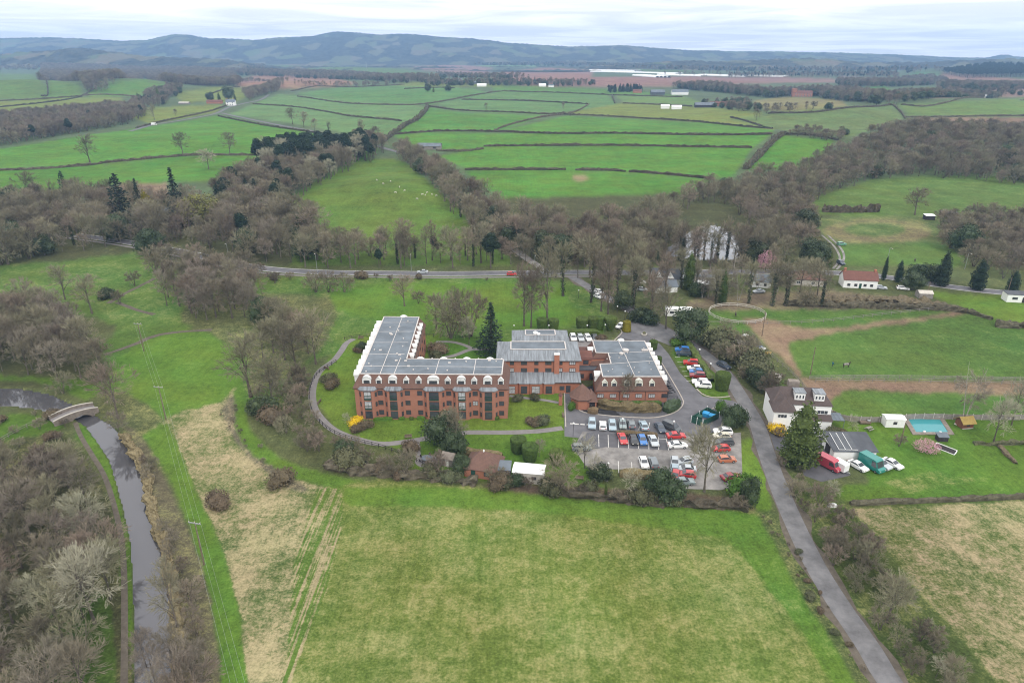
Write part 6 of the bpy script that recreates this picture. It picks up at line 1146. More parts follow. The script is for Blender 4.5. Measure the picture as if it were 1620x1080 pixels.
house('static_caravan', 'long grey static caravan right of the ivy column', 'caravan', 1118, 446, 10, 3, R(2), 2.5, .3, 'coping', 'felt', 'gable', [('s', 2, 1, 1.4, .8), ('s', 7, 1, 1.4, .8)], .1)
house('cottage', 'small slate roofed cottage left of the broad bare trees', 'cottage', 1203, 452, 7, 5, R(-16), 2.6, 2.0, 'render', 'felt', 'gable', [('s', 2, .8, 1.0, 1), ('s', 5, .8, 1, 1)], .3)
house('glasshouse', 'pale grey glasshouse at the edge of the yellow grass', 'greenhouse', 1461, 470, 5.0, 3.5, R(-6), 1.9, .8, 'greywood', 'coping', 'gable', (), .1)
house('mobile_home', 'white mobile home with black windows at the right edge', 'mobile home', 1612, 476, 10.5, 4.2, R(-10), 3.0, .3, 'render', 'felt2', 'mono', [('s', 2.6, 1.1, 1.8, .9), ('s', 8.4, .9, 1.4, 1.2)], .15, door=('s', 5.6, .9, 2.0, 'dark'))
house('field_shelter', 'small white roofed field shelter by the lone paddock oak', 'shelter', 1469, 347, 5, 3.5, R(-5), 2.3, .5, 'dark', 'white', 'mono', (), .2)
house('field_shelter', 'long dark roofed shelter at the edge of the right wood', 'shelter', 1500, 342, 8, 4, R(-8), 2.2, .6, 'dark', 'felt2', 'mono', (), .2)
house('barn', 'long grey roofed barn beside the yellow willow in the fields', 'barn', 680, 236, 22, 9, R(-2), 3.4, 2.2, 'greywood', 'felt', 'gable', [('s', 5, 1, 3, 1.6), ('s', 16, 1, 3, 1.6)], .4)
WF = house('farmhouse', 'white farmhouse with grey roof among cedars beside the country road', 'farmhouse', 366, 167, 15, 10, R(8), 6.2, 4.0, 'render', 'felt', 'gable', [('s', 3, 1, 1.4, 1.6), ('s', 7, 1, 1.4, 1.6), ('s', 11, 1, 1.4, 1.6), ('s', 3, 4, 1.4, 1.4), ('s', 11, 4, 1.4, 1.4)], .5, chim=[(-6, 0, 12), (6, 0, 12)])
house('farm_range', 'low red brown farm range left of the white farmhouse', 'barn', 340, 164, 26, 9, R(4), 3.2, 3.0, 'brick', 'tile_red', 'gable', (), .4); house('farm_shed', 'pale grey sheds along the track left of the farmhouse', 'shed', 292, 165, 18, 7, R(-3), 2.6, 1.5, 'greywood', 'coping', 'gable', (), .3); house('cottage', 'small pale cottage hidden in the house spinney', 'cottage', 243, 159, 10, 8, R(-6), 5, 3, 'render', 'felt', 'gable', (), .4)
far_h = [(708, 131, 22, 10, 'render', 'felt', 'white house on the far slope, left of the big gable'), (727, 131, 14, 16, 'render', 'felt', 'tall white gabled house on the far slope'), (748, 133, 18, 9, 'felt', 'felt', 'grey farm shed right of the white gabled house'), (762, 137, 24, 9, 'white', 'white', 'long white roofed shed on the far slope'), (858, 137, 18, 9, 'render', 'white', 'white bungalow in the far tree row'), (872, 138, 14, 8, 'render', 'felt', 'small white house in the far tree row'), (1040, 150, 30, 14, 'felt2', 'felt', 'dark farm shed in the far green fields'), (1075, 150, 36, 16, 'white', 'felt', 'big grey and white farm shed in the far fields'), (1008, 147, 20, 10, 'brick', 'tile_red', 'red roofed farmhouse by the dark firs'), (1052, 172, 14, 7, 'white', 'white', 'white sheds in a row at the farmyard, left'), (1070, 173, 16, 7, 'white', 'white', 'white sheds in a row at the farmyard, right'), (1115, 170, 34, 12, 'dark', 'felt', 'long dark farm building in the nearer farmyard'), (1136, 168, 30, 10, 'brick', 'tile_red', 'red roofed farm range in the nearer farmyard'), (1158, 168, 12, 9, 'brick', 'tile_red', 'small red brick cottage beside the farmyard'), (1462, 134, 40, 14, 'render', 'felt', 'low white building among the right hand trees'), (1560, 139, 46, 18, 'coping', 'felt', 'pale barn roof at the far right'), (1560, 155, 12, 8, 'white', 'white', 'small white shed on the far right hedge'), (118, 83, 40, 14, 'render', 'felt', 'pale house on the left skyline wood'), (70, 79, 60, 14, 'white', 'white', 'row of white sheds on the left skyline'), (1015, 103, 30, 26, 'render', 'felt', 'white steepled building below the far wood'), (200, 97, 50, 16, 'white', 'white', 'white barn behind the big far wood')]
for (u, v, L, W, wm, rm, l) in far_h: house('farm_building' if 'shed' in l or 'barn' in l or 'farm' in l else 'distant_house', l, 'building', u, v, L, W, R(rng.uniform(-8, 8)), 4.2 if W < 13 else 6, W*.32, wm, rm, 'gable', (), .3)
MN = house('mansion', 'red brick mansion with tower seen above the straw coloured field', 'mansion', 1268, 153, 40, 14, R(-6), 8, 4, 'brick', 'tile_red', 'gable', [('s', 6+i*6, 1+j*3.6, 2, 2.2, cw_) for i in range(6) for j in range(2)], .4, chim=[(-12, 0, 15), (4, 0, 15)]); MB().box((-17, -1, 8), (9, 11, 16)).build('tower', 'brick', MN)
house('hidden_house', 'pale rendered house hidden behind the golden conifer', 'house', 258, 352, 11, 8, R(-12), 5, 3, 'coping', 'felt', 'gable', [('s', 3, 1, 1.2, 1.2), ('s', 8, 1, 1.2, 1.2)], .3)
for i, (a, b) in enumerate((((932, 112), (1005, 113)), ((935, 114), (1070, 117.5)), ((1002, 120), (1040, 123)), ((1040, 119), (1110, 121)), ((1105, 119.5), (1180, 122)), ((1178, 120.5), (1240, 122)))):
    P0, P1 = G(*a), G(*b); o = thing('polytunnel', 'long white plastic polytunnel strip on the far brown fields, %s from the left' % ('first', 'second', 'third', 'fourth', 'fifth', 'last')[i], 'polytunnel', P0, 0, 'white polytunnels')
    d = (P1-P0); n = Vector((-d.y, d.x, 0)).normalized()
    for k in range(4):
        off = n*(k*14); m_ = MB(); rings = []
        for q in (Vector(), d): rings.append([(q.x+off.x+n.x*6.5*math.cos(t), q.y+off.y+n.y*6.5*math.cos(t), float(H(P0.x+q.x, P0.y+q.y))-P0.z-1+6.5*math.sin(t)) for t in [PI*j/8 for j in range(9)]])
        k_ = len(rings[0]); m_.add(rings[0]+rings[1], [(j, j+1, k_+j+1, k_+j) for j in range(k_-1)]); m_.build('cover', 'white', o)
# canal bridge
pa, pb = G(90, 668), G(146, 650); d = (pb-pa); ang = math.atan2(d.y, d.x); Lb = d.length; BR = thing('canal_bridge', 'old stone hump backed bridge over the canal with pale copings', 'bridge', pa.lerp(pb, .5), ang)
n_ = 24; xs = [-Lb/2-1+(Lb+2)*i/n_ for i in range(n_+1)]; deck = lambda x: .3+1.0*max(0, 1-(x/(Lb/2+2))**2); ar = 2.6; ac = .9
arch = lambda x: (-1.2 if abs(x-ac) >= ar else -1.2+1.9*math.sqrt(max(0, 1-((x-ac)/ar)**2)))
xs = sorted(set(xs+[ac-ar, ac+ar, ac-ar+.01, ac+ar-.01, ac]+[ac+ar*math.cos(PI*k/12) for k in range(13)]))
def span(y, t, extra):
    m_ = MB()
    for a, b in zip(xs, xs[1:]):
        for yy, fl in ((y-t/2, 0), (y+t/2, 1)):
            q = [(a, yy, arch(a)), (b, yy, arch(b)), (b, yy, deck(b)+extra), (a, yy, deck(a)+extra)]; m_.add(q if not fl else q[::-1], [(0, 1, 2, 3)])
    return m_
for y in (-1.9, 1.9): span(y, .4, .75).build('parapet', 'stone', BR); c = MB(); [c.bar((a, y, deck(a)+.8), (b, y, deck(b)+.8), .36, .12) for a, b in zip(xs, xs[1:]) if b-a > .02]; c.build('coping', 'coping', BR)
m_ = MB()
for a, b in zip(xs, xs[1:]): m_.add([(a, -1.7, deck(a)), (b, -1.7, deck(b)), (b, 1.7, deck(b)), (a, 1.7, deck(a))], [(0, 1, 2, 3)]); m_.add([(a, -1.7, arch(a)), (b, -1.7, arch(b)), (b, 1.7, arch(b)), (a, 1.7, arch(a))], [(3, 2, 1, 0)])
m_.build('deck', 'path', BR)
# ------------------------------------------------------------------ vehicles
PAINT = {}
def paint(col, nm):
    if nm not in PAINT:
        m = mat(nm+'_car_paint', col, .3, .04, 2, spec=.5, coat=.5); PAINT[nm] = m
    return PAINT[nm]
def car_proto(kind):
    """side outline (x forward, z up), lofted across the width with tumblehome"""
    P = {'hatch': dict(L=4.1, W=1.76, H=1.48, body=[(-2.0, .42), (-2.05, .75), (-1.98, .95), (-1.2, .98), (.75, .95), (1.7, .82), (2.02, .68), (2.05, .42), (1.85, .24), (-1.85, .24)], cab=[(-1.88, .94), (-1.55, 1.38), (-1.0, 1.47), (.05, 1.46), (.95, .93)]),
         'saloon': dict(L=4.6, W=1.80, H=1.43, body=[(-2.25, .42), (-2.3, .78), (-2.2, .95), (-1.4, .97), (.85, .94), (1.95, .80), (2.27, .66), (2.3, .42), (2.1, .24), (-2.1, .24)], cab=[(-1.75, .94), (-1.0, 1.38), (-.5, 1.43), (.15, 1.41), (1.05, .92)]),
         'estate': dict(L=4.6, W=1.82, H=1.50, body=[(-2.25, .42), (-2.3, .8), (-2.25, .97), (-1.4, .99), (.85, .96), (1.95, .84), (2.27, .70), (2.3, .42), (2.1, .24), (-2.1, .24)], cab=[(-2.2, .96), (-1.9, 1.42), (-1.2, 1.5), (.2, 1.49), (1.05, .94)]),
         'suv': dict(L=4.5, W=1.88, H=1.70, body=[(-2.2, .5), (-2.25, .9), (-2.2, 1.08), (-1.4, 1.1), (.85, 1.07), (1.9, .98), (2.2, .82), (2.25, .5), (2.05, .3), (-2.05, .3)], cab=[(-2.15, 1.07), (-1.9, 1.6), (-1.2, 1.70), (.2, 1.69), (1.0, 1.05)]),
         'mpv': dict(L=4.9, W=1.92, H=1.95, body=[(-2.4, .5), (-2.45, .9), (-2.42, 1.12), (-1.4, 1.14), (1.3, 1.1), (2.1, .95), (2.4, .8), (2.45, .5), (2.25, .3), (-2.25, .3)], cab=[(-2.4, 1.1), (-2.3, 1.85), (-1.6, 1.95), (.7, 1.92), (1.65, 1.06)])}[kind]
    W = P['W']/2
    b = MB(); ys = [(-W, .90), (-W*.97, .97), (-W*.8, 1.0), (W*.8, 1.0), (W*.97, .97), (W, .90)]
    rings = [[(x*(.985 if abs(y) > W*.98 else 1), y, .62+(z-.62)*k) for (x, z) in P['body']] for (y, k) in ys]; b.loft(rings, 0, True, True)
    cab = P['cab']; top = max(z for _, z in cab); zb = min(z for _, z in cab)
    def wy(z): return W*(.93 - .17*(z-zb)/(top-zb))
    ci = [(x, z) for (x, z) in cab]
    L_ = [(x, -wy(z), z) for (x, z) in ci]; R_ = [(x, wy(z), z) for (x, z) in ci]; n = len(ci)
    b.add(L_+R_, [tuple(range(n)), tuple(range(2*n-1, n-1, -1))]+[(i+1, i, n+i, n+i+1) for i in range(n-1)])
    body = b.build('body', 'white', link=False, smooth=False)
    g = MB()
    cx = sum(x for x, _ in ci)/n; cz = (zb+top)/2
    for s in (-1, 1):
        q = []
        for (x, z) in ci: xx = cx+(x-cx)*.88; zz = cz+(z-cz)*.74+.02; q.append((xx, s*(wy(zz)+.015), zz))
        g.add(q, [tuple(range(n)) if s < 0 else tuple(range(n))[::-1]])
    side = g.build('side_window', 'glass', link=False)
    def slopewin(i, name, k=.80):
        (x0, z0), (x1, z1) = ci[i], ci[i+1]; a = Vector((x0, 0, z0)); c = Vector((x1, 0, z1)); d = c-a; nn = Vector((-d.z, 0, d.x)).normalized(); nn = nn if nn.z > 0 else -nn
        m_ = MB(); pp = []
        for t in (.1, .92): p = a+d*t+nn*.02; pp += [(p.x, -wy(p.z)*.9, p.z), (p.x, wy(p.z)*.9, p.z)]
        m_.add(pp, [(0, 1, 3, 2)]); return m_.build(name, 'glass', link=False)
    ws = slopewin(n-2, 'windscreen'); rwn = slopewin(0, 'rear_window')
    wh = MB(); wh.tube([(0, -.1, 0), (0, .1, 0)], .32, 14); wheel = wh.build('wheel', 'black', link=False); hb = MB(); hb.tube([(0, -.112, 0), (0, .112, 0)], .19, 10); hub = hb.build('rim', 'metal', link=False)
    lt = MB(); lt.box((0, 0, 0), (.12, .36, .16)); hl = lt.build('headlight', 'coping', link=False); tl = lt.build('tail_light', M['taill'], link=False)
    o = dict(P=P, body=body.data, side=side.data, ws=ws.data, rw=rwn.data, wheel=wheel.data, hub=hub.data, hl=hl.data, tl=tl.data)
    return o
M['taill'] = mat('red_lamp_glass', (.35, .02, .02), .3, .05, 2)
CARS = {}
def car(kind, u, v, deg, col, nm, label, group=None, cat='car', name='parked_car', z=0.04, toward=None):
    """deg: heading of the bonnet, 0 = to the right of the photograph, -90 = towards the viewer"""
    if kind not in CARS: CARS[kind] = car_proto(kind)
    c = CARS[kind]; p = G(u, v+2); o = thing(name, label, cat, p + Vector((0, 0, z)), R(deg), group); P = c['P']
    def put(me, n, par, loc=(0, 0, 0), m=None, rz=0):
        q = bpy.data.objects.new(n, me); C.objects.link(q); q.parent = par; q.location = loc; q.rotation_euler.z = rz
        if m: q.material_slots[0].link = 'OBJECT'; q.material_slots[0].material = m
        return q
    put(c['body'], 'body', o, m=paint(col, nm)); put(c['side'], 'side_window', o); put(c['ws'], 'windscreen', o); put(c['rw'], 'rear_window', o)
    W = P['W']/2; X_ = P['L']*.30
    for sx in (-1, 1):
        for sy in (-1, 1): w = put(c['wheel'], 'wheel', o, (sx*X_+.05, sy*(W-.09), .32)); put(c['hub'], 'rim', w)
    for sy in (-1, 1): put(c['hl'], 'headlight', o, (P['L']/2-.06, sy*(W-.28), .66)); put(c['tl'], 'tail_light', o, (-P['L']/2+.03, sy*(W-.26), .82))
    return o
SIL = (.42, .45, .47); WHT = (.78, .78, .77); LBL = (.30, .38, .43); GRY = (.16, .18, .19); DGY = (.07, .075, .08); NAV = (.035, .05, .075); BLK = (.02, .02, .022); RED = (.45, .03, .03); DRD = (.22, .02, .025); BLU = (.04, .16, .42); ORG = (.42, .14, .07); GGR = (.22, .27, .27)
ga = 'cars in the row along the drive'; gb = 'cars backed onto the brown hedge'; gc = 'cars at the lower end of the car park'; gd = 'cars beside the lane hedge'; ge = 'cars along the right side of the car park'; gf = 'cars in the rear car park'; gg = 'cars under the bare tree'
for a in (('suv', 936.5, 672, -96, LBL, 'ice_blue', 'pale ice blue car at the left end of the row along the drive', ga), ('hatch', 953.5, 674, 84, WHT, 'white', 'white hatchback second from the left in the row along the drive', ga), ('estate', 968.5, 674, -95, LBL, 'ice_blue', 'pale blue estate third from the left in the row along the drive', ga), ('hatch', 984.6, 672, -94, GGR, 'grey_green', 'grey green car behind the left end of the brown hedge', ga), ('hatch', 998.5, 672, 88, GRY, 'mid_grey', 'mid grey hatchback behind the brown hedge', ga), ('saloon', 1018, 674, 92, LBL, 'ice_blue', 'blue grey saloon behind the right end of the brown hedge', ga), ('saloon', 1044, 677.5, -82, NAV, 'slate', 'dark slate saloon just right of the brown hedge', ga),
          ('mpv', 1062, 677, -48, DGY, 'charcoal', 'big charcoal people carrier parked askew by the drive', ga), ('saloon', 984.6, 695, -86, RED, 'red', 'bright red car at the left of the row below the brown hedge', gb), ('hatch', 1002, 697, -86, BLK, 'black', 'small black car between red and blue cars', gb), ('hatch', 1016, 697, -88, BLU, 'blue', 'bright blue car below the brown hedge', gb), ('saloon', 1033.3, 698.5, -86, SIL, 'silver', 'silver white saloon right of the blue car', gb), ('saloon', 1069, 690, 3, RED, 'red', 'red convertible with black top seen side on', gb), ('saloon', 1071.7, 705, 2, WHT, 'white', 'long white saloon side on below the red convertible', gb),
          ('hatch', 1018, 733, -88, WHT, 'white', 'white hatchback in the lower bays', gc), ('estate', 1033.7, 733, 90, GRY, 'blue_grey', 'blue grey estate beside the white hatchback in the lower bays', gc), ('estate', 919.8, 709, 3, GRY, 'mid_grey', 'grey estate side on at the left end of the car park', gc),
          ('hatch', 1067, 733, -100, SIL, 'silver', 'silver car at the back of the row under the bare tree', gg), ('hatch', 1081.5, 731, -165, SIL, 'silver', 'silver hatchback turned sideways under the bare tree', gg), ('hatch', 1067, 746, -100, LBL, 'ice_blue', 'pale blue car in the middle under the bare tree', gg), ('saloon', 1084.6, 743, 175, SIL, 'silver', 'silver saloon beside the pale blue one under the tree', gg), ('hatch', 1068, 754, -110, RED, 'red', 'red hatchback half hidden by bushes under the tree', gg), ('hatch', 1085.5, 752, 170, RED, 'red', 'red car right of the half hidden one', gg), ('saloon', 1081.8, 763, 5, GGR, 'grey_green', 'grey green saloon lowest under the bare tree', gg),
          ('suv', 1143, 684, 178, WHT, 'white', 'white car at the top of the right hand column', ge), ('hatch', 1141.5, 691, 178, (.6, .56, .46), 'cream', 'cream car second in the right hand column', ge), ('estate', 1144.8, 700.5, 180, DGY, 'charcoal', 'dark grey estate third in the right hand column', ge), ('hatch', 1140, 710.5, 182, RED, 'red', 'red hatchback fourth in the right hand column', ge), ('hatch', 1149.4, 727.5, 4, ORG, 'orange', 'copper orange car on the right of the car park', ge), ('saloon', 1156, 755.5, 15, DRD, 'dark_red', 'dark red saloon at the lower right of the car park', ge),
          ('suv', 1079, 554, 170, BLU, 'blue', 'blue car at the top of the side bays', gd), ('suv', 1081, 560, 172, NAV, 'navy', 'navy car just below the blue one in the side bays', gd), ('suv', 1092.6, 574.5, 172, RED, 'red', 'red car alone in the side bays', gd), ('hatch', 1097.8, 583, 172, WHT, 'white', 'white car above the blue and maroon cars', gd), ('hatch', 1101.5, 588.5, 172, BLU, 'steel_blue', 'steel blue car squeezed below the white one', gd), ('suv', 1103, 595, 172, DRD, 'dark_red', 'maroon car in the side bays', gd), ('estate', 1107.4, 604.5, 172, WHT, 'white', 'white estate second from the bottom of the side bays', gd), ('suv', 1112, 610.5, 172, WHT, 'white', 'white car at the bottom of the side bays', gd),
          ('suv', 906.7, 535, -86, WHT, 'white', 'white car first in the rear car park', gf), ('estate', 918.3, 535, -84, SIL, 'silver', 'silver estate second in the rear car park', gf), ('estate', 930, 535, -80, WHT, 'white', 'white estate third in the rear car park', gf), ('hatch', 941, 534.5, -85, DGY, 'charcoal', 'dark grey car last in the rear car park', gf)): car(*a)
car('estate', 1145, 579, -62, NAV, 'navy', 'navy car driving along the lane', name='car', z=.05); car('saloon', 668.6, 430, 180, SIL, 'silver', 'silver car on the main road', name='car', z=.06); car('hatch', 809.6, 433.5, 0, RED, 'red', 'red car on the main road', name='car', z=.06); car('hatch', 981, 516, -125, WHT, 'white', 'white car half hidden by the golden yew')
car('hatch', 1287.5, 684, -72, WHT, 'white', 'white car parked against the white house'); car('saloon', 1356.6, 738, -62, WHT, 'white', 'white saloon left of the green horsebox'); car('suv', 1393.5, 736, -62, SIL, 'silver', 'silver car right of the green horsebox'); car('saloon', 1411, 734.5, -60, WHT, 'white', 'white saloon at the right end on the grass'); car('suv', 1330, 416, -85, NAV, 'navy', 'dark car at the foot of the wheel track'); car('suv', 1331, 386, 10, (.12, .3, .2), 'green', 'small green vehicle beside the oval track', cat='vehicle'); car('hatch', 948, 462, -60, WHT, 'white', 'white car among trees at the top of the lane'); car('hatch', 946, 469, -60, WHT, 'white', 'second white car among the trees of the lane', ); car('hatch', 594, 231, -20, NAV, 'navy', 'dark car on the descending country road', name='car', z=.2)
car('saloon', 1013, 446, -12, WHT, 'white', 'white car glimpsed between trunks by the gabled house'); car('hatch', 1016, 458, -14, SIL, 'silver', 'pale car glimpsed between trunks below the gabled house'); car('saloon', 1200, 461, -170, SIL, 'silver', 'silver car outside the slate roofed cottage'); car('hatch', 1394, 455, -20, SIL, 'silver', 'pale car beside the white cottage'); car('estate', 1428, 456, -20, WHT, 'white', 'white car behind the glasshouse bush')
def van(name, label, u, v, deg, L, W, h, col, nm, cab=True, trailer=False, cat='van'):
    o = thing(name, label, cat, G(u, v+2)+Vector((0, 0, .04)), R(deg)); b = MB(); x = L/2; w = W/2
    pf = [(-x, .35), (-x, h-.12), (-x+.1, h), (x-(1.6 if cab else .1), h), (x-(1.15 if cab else 0), h-.25 if cab else h-.12), (x-(.7 if cab else 0), 1.25 if cab else .9), (x-.05, 1.0), (x, .4)]
    b.loft([[(px, y*k, pz) for (px, pz) in pf] for (y, k) in ((-w, 1), (w, 1))], 0, True, True); b.build('body', paint(col, nm), o)
    if cab:
        m_ = MB(); m_.add([(x-1.12, -w*.85, h-.3), (x-1.12, w*.85, h-.3), (x-.68, w*.88, 1.3), (x-.68, -w*.88, 1.3)], [(0, 3, 2, 1)]); q = m_.build('windscreen', 'glass', o); q.location = (.03, 0, .02)
        for s in (-1, 1): m_ = MB(); m_.add([(x-2.2, s*(w+.01), 1.25), (x-.85, s*(w+.01), 1.25), (x-1.35, s*(w+.01), h-.35), (x-2.2, s*(w+.01), h-.35)], [(0, 1, 2, 3) if s < 0 else (3, 2, 1, 0)]); m_.build('side_window', 'glass', o); MB().box((x-.03, s*(w-.3), .8), (.1, .35, .2)).build('headlight', 'coping', o)
    for sx in ((-.62, .62) if not trailer else (-.1, .16)):
        for s in (-1, 1): q = MB().tube([(0, -.1, 0), (0, .1, 0)], .34, 14).build('wheel', 'black', o); q.location = (sx*x, s*(w-.08), .34); MB().tube([(0, -.11, 0), (0, .11, 0)], .18, 10).build('rim', 'metal', q)
    if trailer: MB().bar((x, 0, .45), (x+1.0, 0, .45), .1, .1).bar((x, .5, .45), (x+1, 0, .45), .07, .07).bar((x, -.5, .45), (x+1, 0, .45), .07, .07).build('drawbar', 'metal', o)
    return o
van('van', 'tall faded red van on the grey yard', 1310, 737, -57, 5.6, 2.0, 2.5, (.42, .05, .075), 'faded_red'); van('trailer', 'white box trailer beside the red van', 1328, 741, -60, 3.2, 1.8, 2.2, WHT, 'white', False, True, 'trailer'); van('horsebox', 'green horsebox lorry parked on the grass', 1378, 738, -64, 5.6, 2.2, 2.9, (.02, .20, .17), 'bottle_green', cat='lorry'); van('van', 'white van on the far country road', 244, 196, 15, 6.5, 2.3, 3.0, WHT, 'white')
# ------------------------------------------------------------------ street furniture
def lamp(u, v, h, label, kind='globe', group='white globe lamps'):
    o = thing('street_lamp', label, 'lamp', G(u, v), 0, group)
    if kind == 'globe':
        MB().tube([(0, 0, -.1), (0, 0, h)], .055, 6).build('post', 'frame', o); q = MB().lathe([(.02, -.26), (.18, -.18), (.26, 0), (.18, .18), (.02, .26)], 12).build('globe', 'white', o, smooth=True); q.location = (0, 0, h+.2)
    else:
        MB().tube([(0, 0, -.1), (0, 0, h), (.1, -.3, h+.15), (.15, -1.2, h+.25)], [.1, .07, .06, .05], 6).build('post', 'metal', o); q = MB().box((0, 0, 0), (.28, .7, .14)).build('lamp_head', 'coping', o); q.location = (.15, -1.5, h+.22)
    return o
for (u, v, h, l) in ((983.7, 684, 3.6, 'globe lamp rising behind the grey green car'), (1064, 688, 3.6, 'globe lamp beside the big charcoal people carrier'), (1105.5, 567, 2.8, 'globe lamp on the lane side hedge, upper'), (1122.6, 590, 2.8, 'globe lamp on the lane side hedge, lower'), (813, 528, 2.8, 'globe lamp left of the lead roofed block'), (868, 528, 2.8, 'globe lamp between the two yew tubs'), (928.5, 528, 2.8, 'globe lamp left of the middle yew tubs'), (957, 526, 2.6, 'globe lamp beside the tapered yew tub'), (988, 506, 3, 'globe lamp beside the lane, nearest of four'), (976, 498, 3, 'globe lamp beside the lane, second of four'), (963, 491, 3, 'globe lamp beside the lane, third of four'), (915, 472, 3, 'globe lamp at the top of the lane'), (961.5, 746, 2.0, 'low globe lamp by the clipped round bush'), (906.5, 690, 3.4, 'dark lamp post on the corner of the drive')): lamp(u, v, h, l)
for (u, v, h, l) in ((362.7, 413, 8, 'tall road lamp at the left of the main road'), (502, 430, 8, 'tall road lamp behind the bare roadside bushes'), (651, 431, 8, 'tall road lamp beside the silver car on the road'), (846, 425, 6, 'tall road lamp at the side track junction'), (1401, 425, 9, 'tall pale road lamp beside the pointed conifer'), (1526, 426, 7, 'road lamp in front of the right wood')): lamp(u, v, h, l, 'road', 'main road lamps')
def pole(u, v, h, label, arms=1, rz=0, wires=None):
    o = thing('utility_pole', label, 'pole', G(u, v), rz, 'wooden overhead line poles'); MB().tube([(0, 0, -.2), (0, 0, h)], [.15, .1], 8).build('post', 'wood', o)
    for k in range(arms):
        q = MB().box((0, 0, 0), (2.5, .14, .14)).build('crossarm', 'metal', o); q.location = (0, -.12, h-.25-k*.5)
        for s in (-1.1, 0, 1.1): i = MB().lathe([(.05, 0), (.1, .08), (.05, .16), (.08, .22), (.03, .3)], 8).build('insulator', 'coping', q); i.location = (s, 0, .07)
    return o
PZs = [((228, 556), 9.5), ((262.6, 664), 9.5), ((323, 893), 9.5)]
dirs = [R(-8), R(-10), R(-14)]
for (q, l, rz) in zip(PZs, ('overhead line pole in the meadow, farthest of three', 'overhead line pole beside the green strip, middle of three', 'overhead line pole at the straw strip, nearest of three'), dirs): pole(q[0][0], q[0][1], q[1], l, 1, rz)
pts = [G(*q[0])+Vector((0, 0, q[1]-.0)) for q in PZs]; pts = [pts[0]+Vector((4, 60, 0))] + pts + [pts[2]+(pts[2]-pts[1])*1.25]
for s, nm in ((-1.1, 'left'), (0, 'middle'), (1.1, 'right')):
    m_ = MB()
    for a, b in zip(pts, pts[1:]):
        if a is pts[0]: continue
        sd = Vector((1, -.18, 0)).normalized()*s; q = [a.lerp(b, t)+sd-Vector((0, 0, 1.0*4*t*(1-t))) for t in [i/16 for i in range(17)]]; m_.tube(q, .011, 4)
    tag(m_.build('power_line', 'metal'), 'thin pale overhead wire, the %s one of three, running down the green strip' % nm, 'wire', 'overhead wires')
pole(1205.3, 531.7, 8.5, 'slim pole at the corner of the paddock', 0); pole(1282, 592, 8.5, 'slim pole in the paddock beside the bare earth', 0); pole(1424, 703, 6, 'pale leaning pole on the garden lawn', 0, .2); pole(1466, 470, 6, 'pole with white sign beside the glasshouse', 0); pole(1594, 463, 6, 'pole beside the mobile home', 0); pole(1035, 545, 2.2, 'short post by the entrance', 0)
py = thing('electricity_pylon', 'faint lattice pylon far away on the fields', 'pylon', G(580, 112)); m_ = MB()
for k in range(4):
    a = PI/4+PI/2*k; m_.bar((4*math.cos(a), 4*math.sin(a), 0), (.6*math.cos(a), .6*math.sin(a), 42), .35, .35)
    for j in range(6): r0, r1 = 4-3.4*j/6, 4-3.4*(j+1)/6; m_.bar((r0*math.cos(a), r0*math.sin(a), 7*j), (r1*math.cos(a+PI/2), r1*math.sin(a+PI/2), 7*j+7), .2, .2)
m_.build('tower', 'metal', py)
for z in (28, 34, 40): MB().bar((-7, 0, z), (7, 0, z), .4, .5).build('arm', 'metal', py)
def fence(pix, sp, h, rails, m, label, pw=.12, rw=(.05, .1), world=None, closed=False):
    p = resample(smooth_line(world or [G(u, v) for (u, v) in pix], sub=4), sp); o = thing('fence', label, 'fence', p[0]); me = None
    for q in p[:98]:
        if me is None: w = MB().box((0, 0, h/2), (pw, pw, h)).build('post', m, o); me = w.data
        else: w = bpy.data.objects.new('post', me); C.objects.link(w); w.parent = o
        w.location = (q.x-p[0].x, q.y-p[0].y, float(H(q.x, q.y))-p[0].z)
    for z in rails:
        r = MB()
        for a, b in zip(p, p[1:]): r.bar((a.x, a.y, float(H(a.x, a.y))+z*h), (b.x, b.y, float(H(b.x, b.y))+z*h), *rw)
        r.build('rail', m, o, org=p[0])
    return o
pc = G(1166, 498); rr = (G(1210, 499)-G(1122, 499)).length/2
fence(None, 3.0, 1.3, (.45, .92), 'coping', 'white railed round pen with a dark pony inside', .14, (.1, .22), world=[pc+Vector((rr*math.cos(2*PI*k/24), rr*math.sin(2*PI*k/24)*.92, 0)) for k in range(25)])
fence([(1280, 600), (1360, 599), (1480, 600), (1640, 603), (1720, 604)], 3.2, 1.2, (.4, .7, .97), 'greywood', 'grey post and rail fence along the paddock, upper line'); fence([(1290, 604), (1400, 604), (1500, 606), (1640, 609), (1720, 610)], 3.2, 1.2, (.5, .97), 'greywood', 'grey post and rail fence along the paddock, lower line')
fence([(1120, 512), (1215, 513), (1300, 510), (1400, 499), (1480, 490)], 4, 1.2, (.5, .95), 'greywood', 'thin wire fence on the bare earth track'); fence([(1186, 528), (1215, 560), (1260, 600), (1290, 640), (1312, 660)], 3.2, 1.2, (.5, .95), 'greywood', 'rough fence beside the caravans and bare earth')
fence([(532, 574), (508, 588), (496, 602), (490, 622), (492, 645), (502, 664), (525, 684), (560, 698), (600, 708), (640, 722), (675, 738), (690, 748)], 1.9, 1.15, (.5, .92), 'dark', 'dark estate railing along the curved garden path'); fence([(545, 537), (600, 532), (690, 533), (770, 538)], 2.4, 1.1, (.5, .92), 'dark', 'dark railing along the meadow behind the wing')
fence([(0, 700), (40, 678), (84, 660)], 2.4, 1.1, (.5, .95), 'greywood', 'old grey fence on the track to the canal bridge')
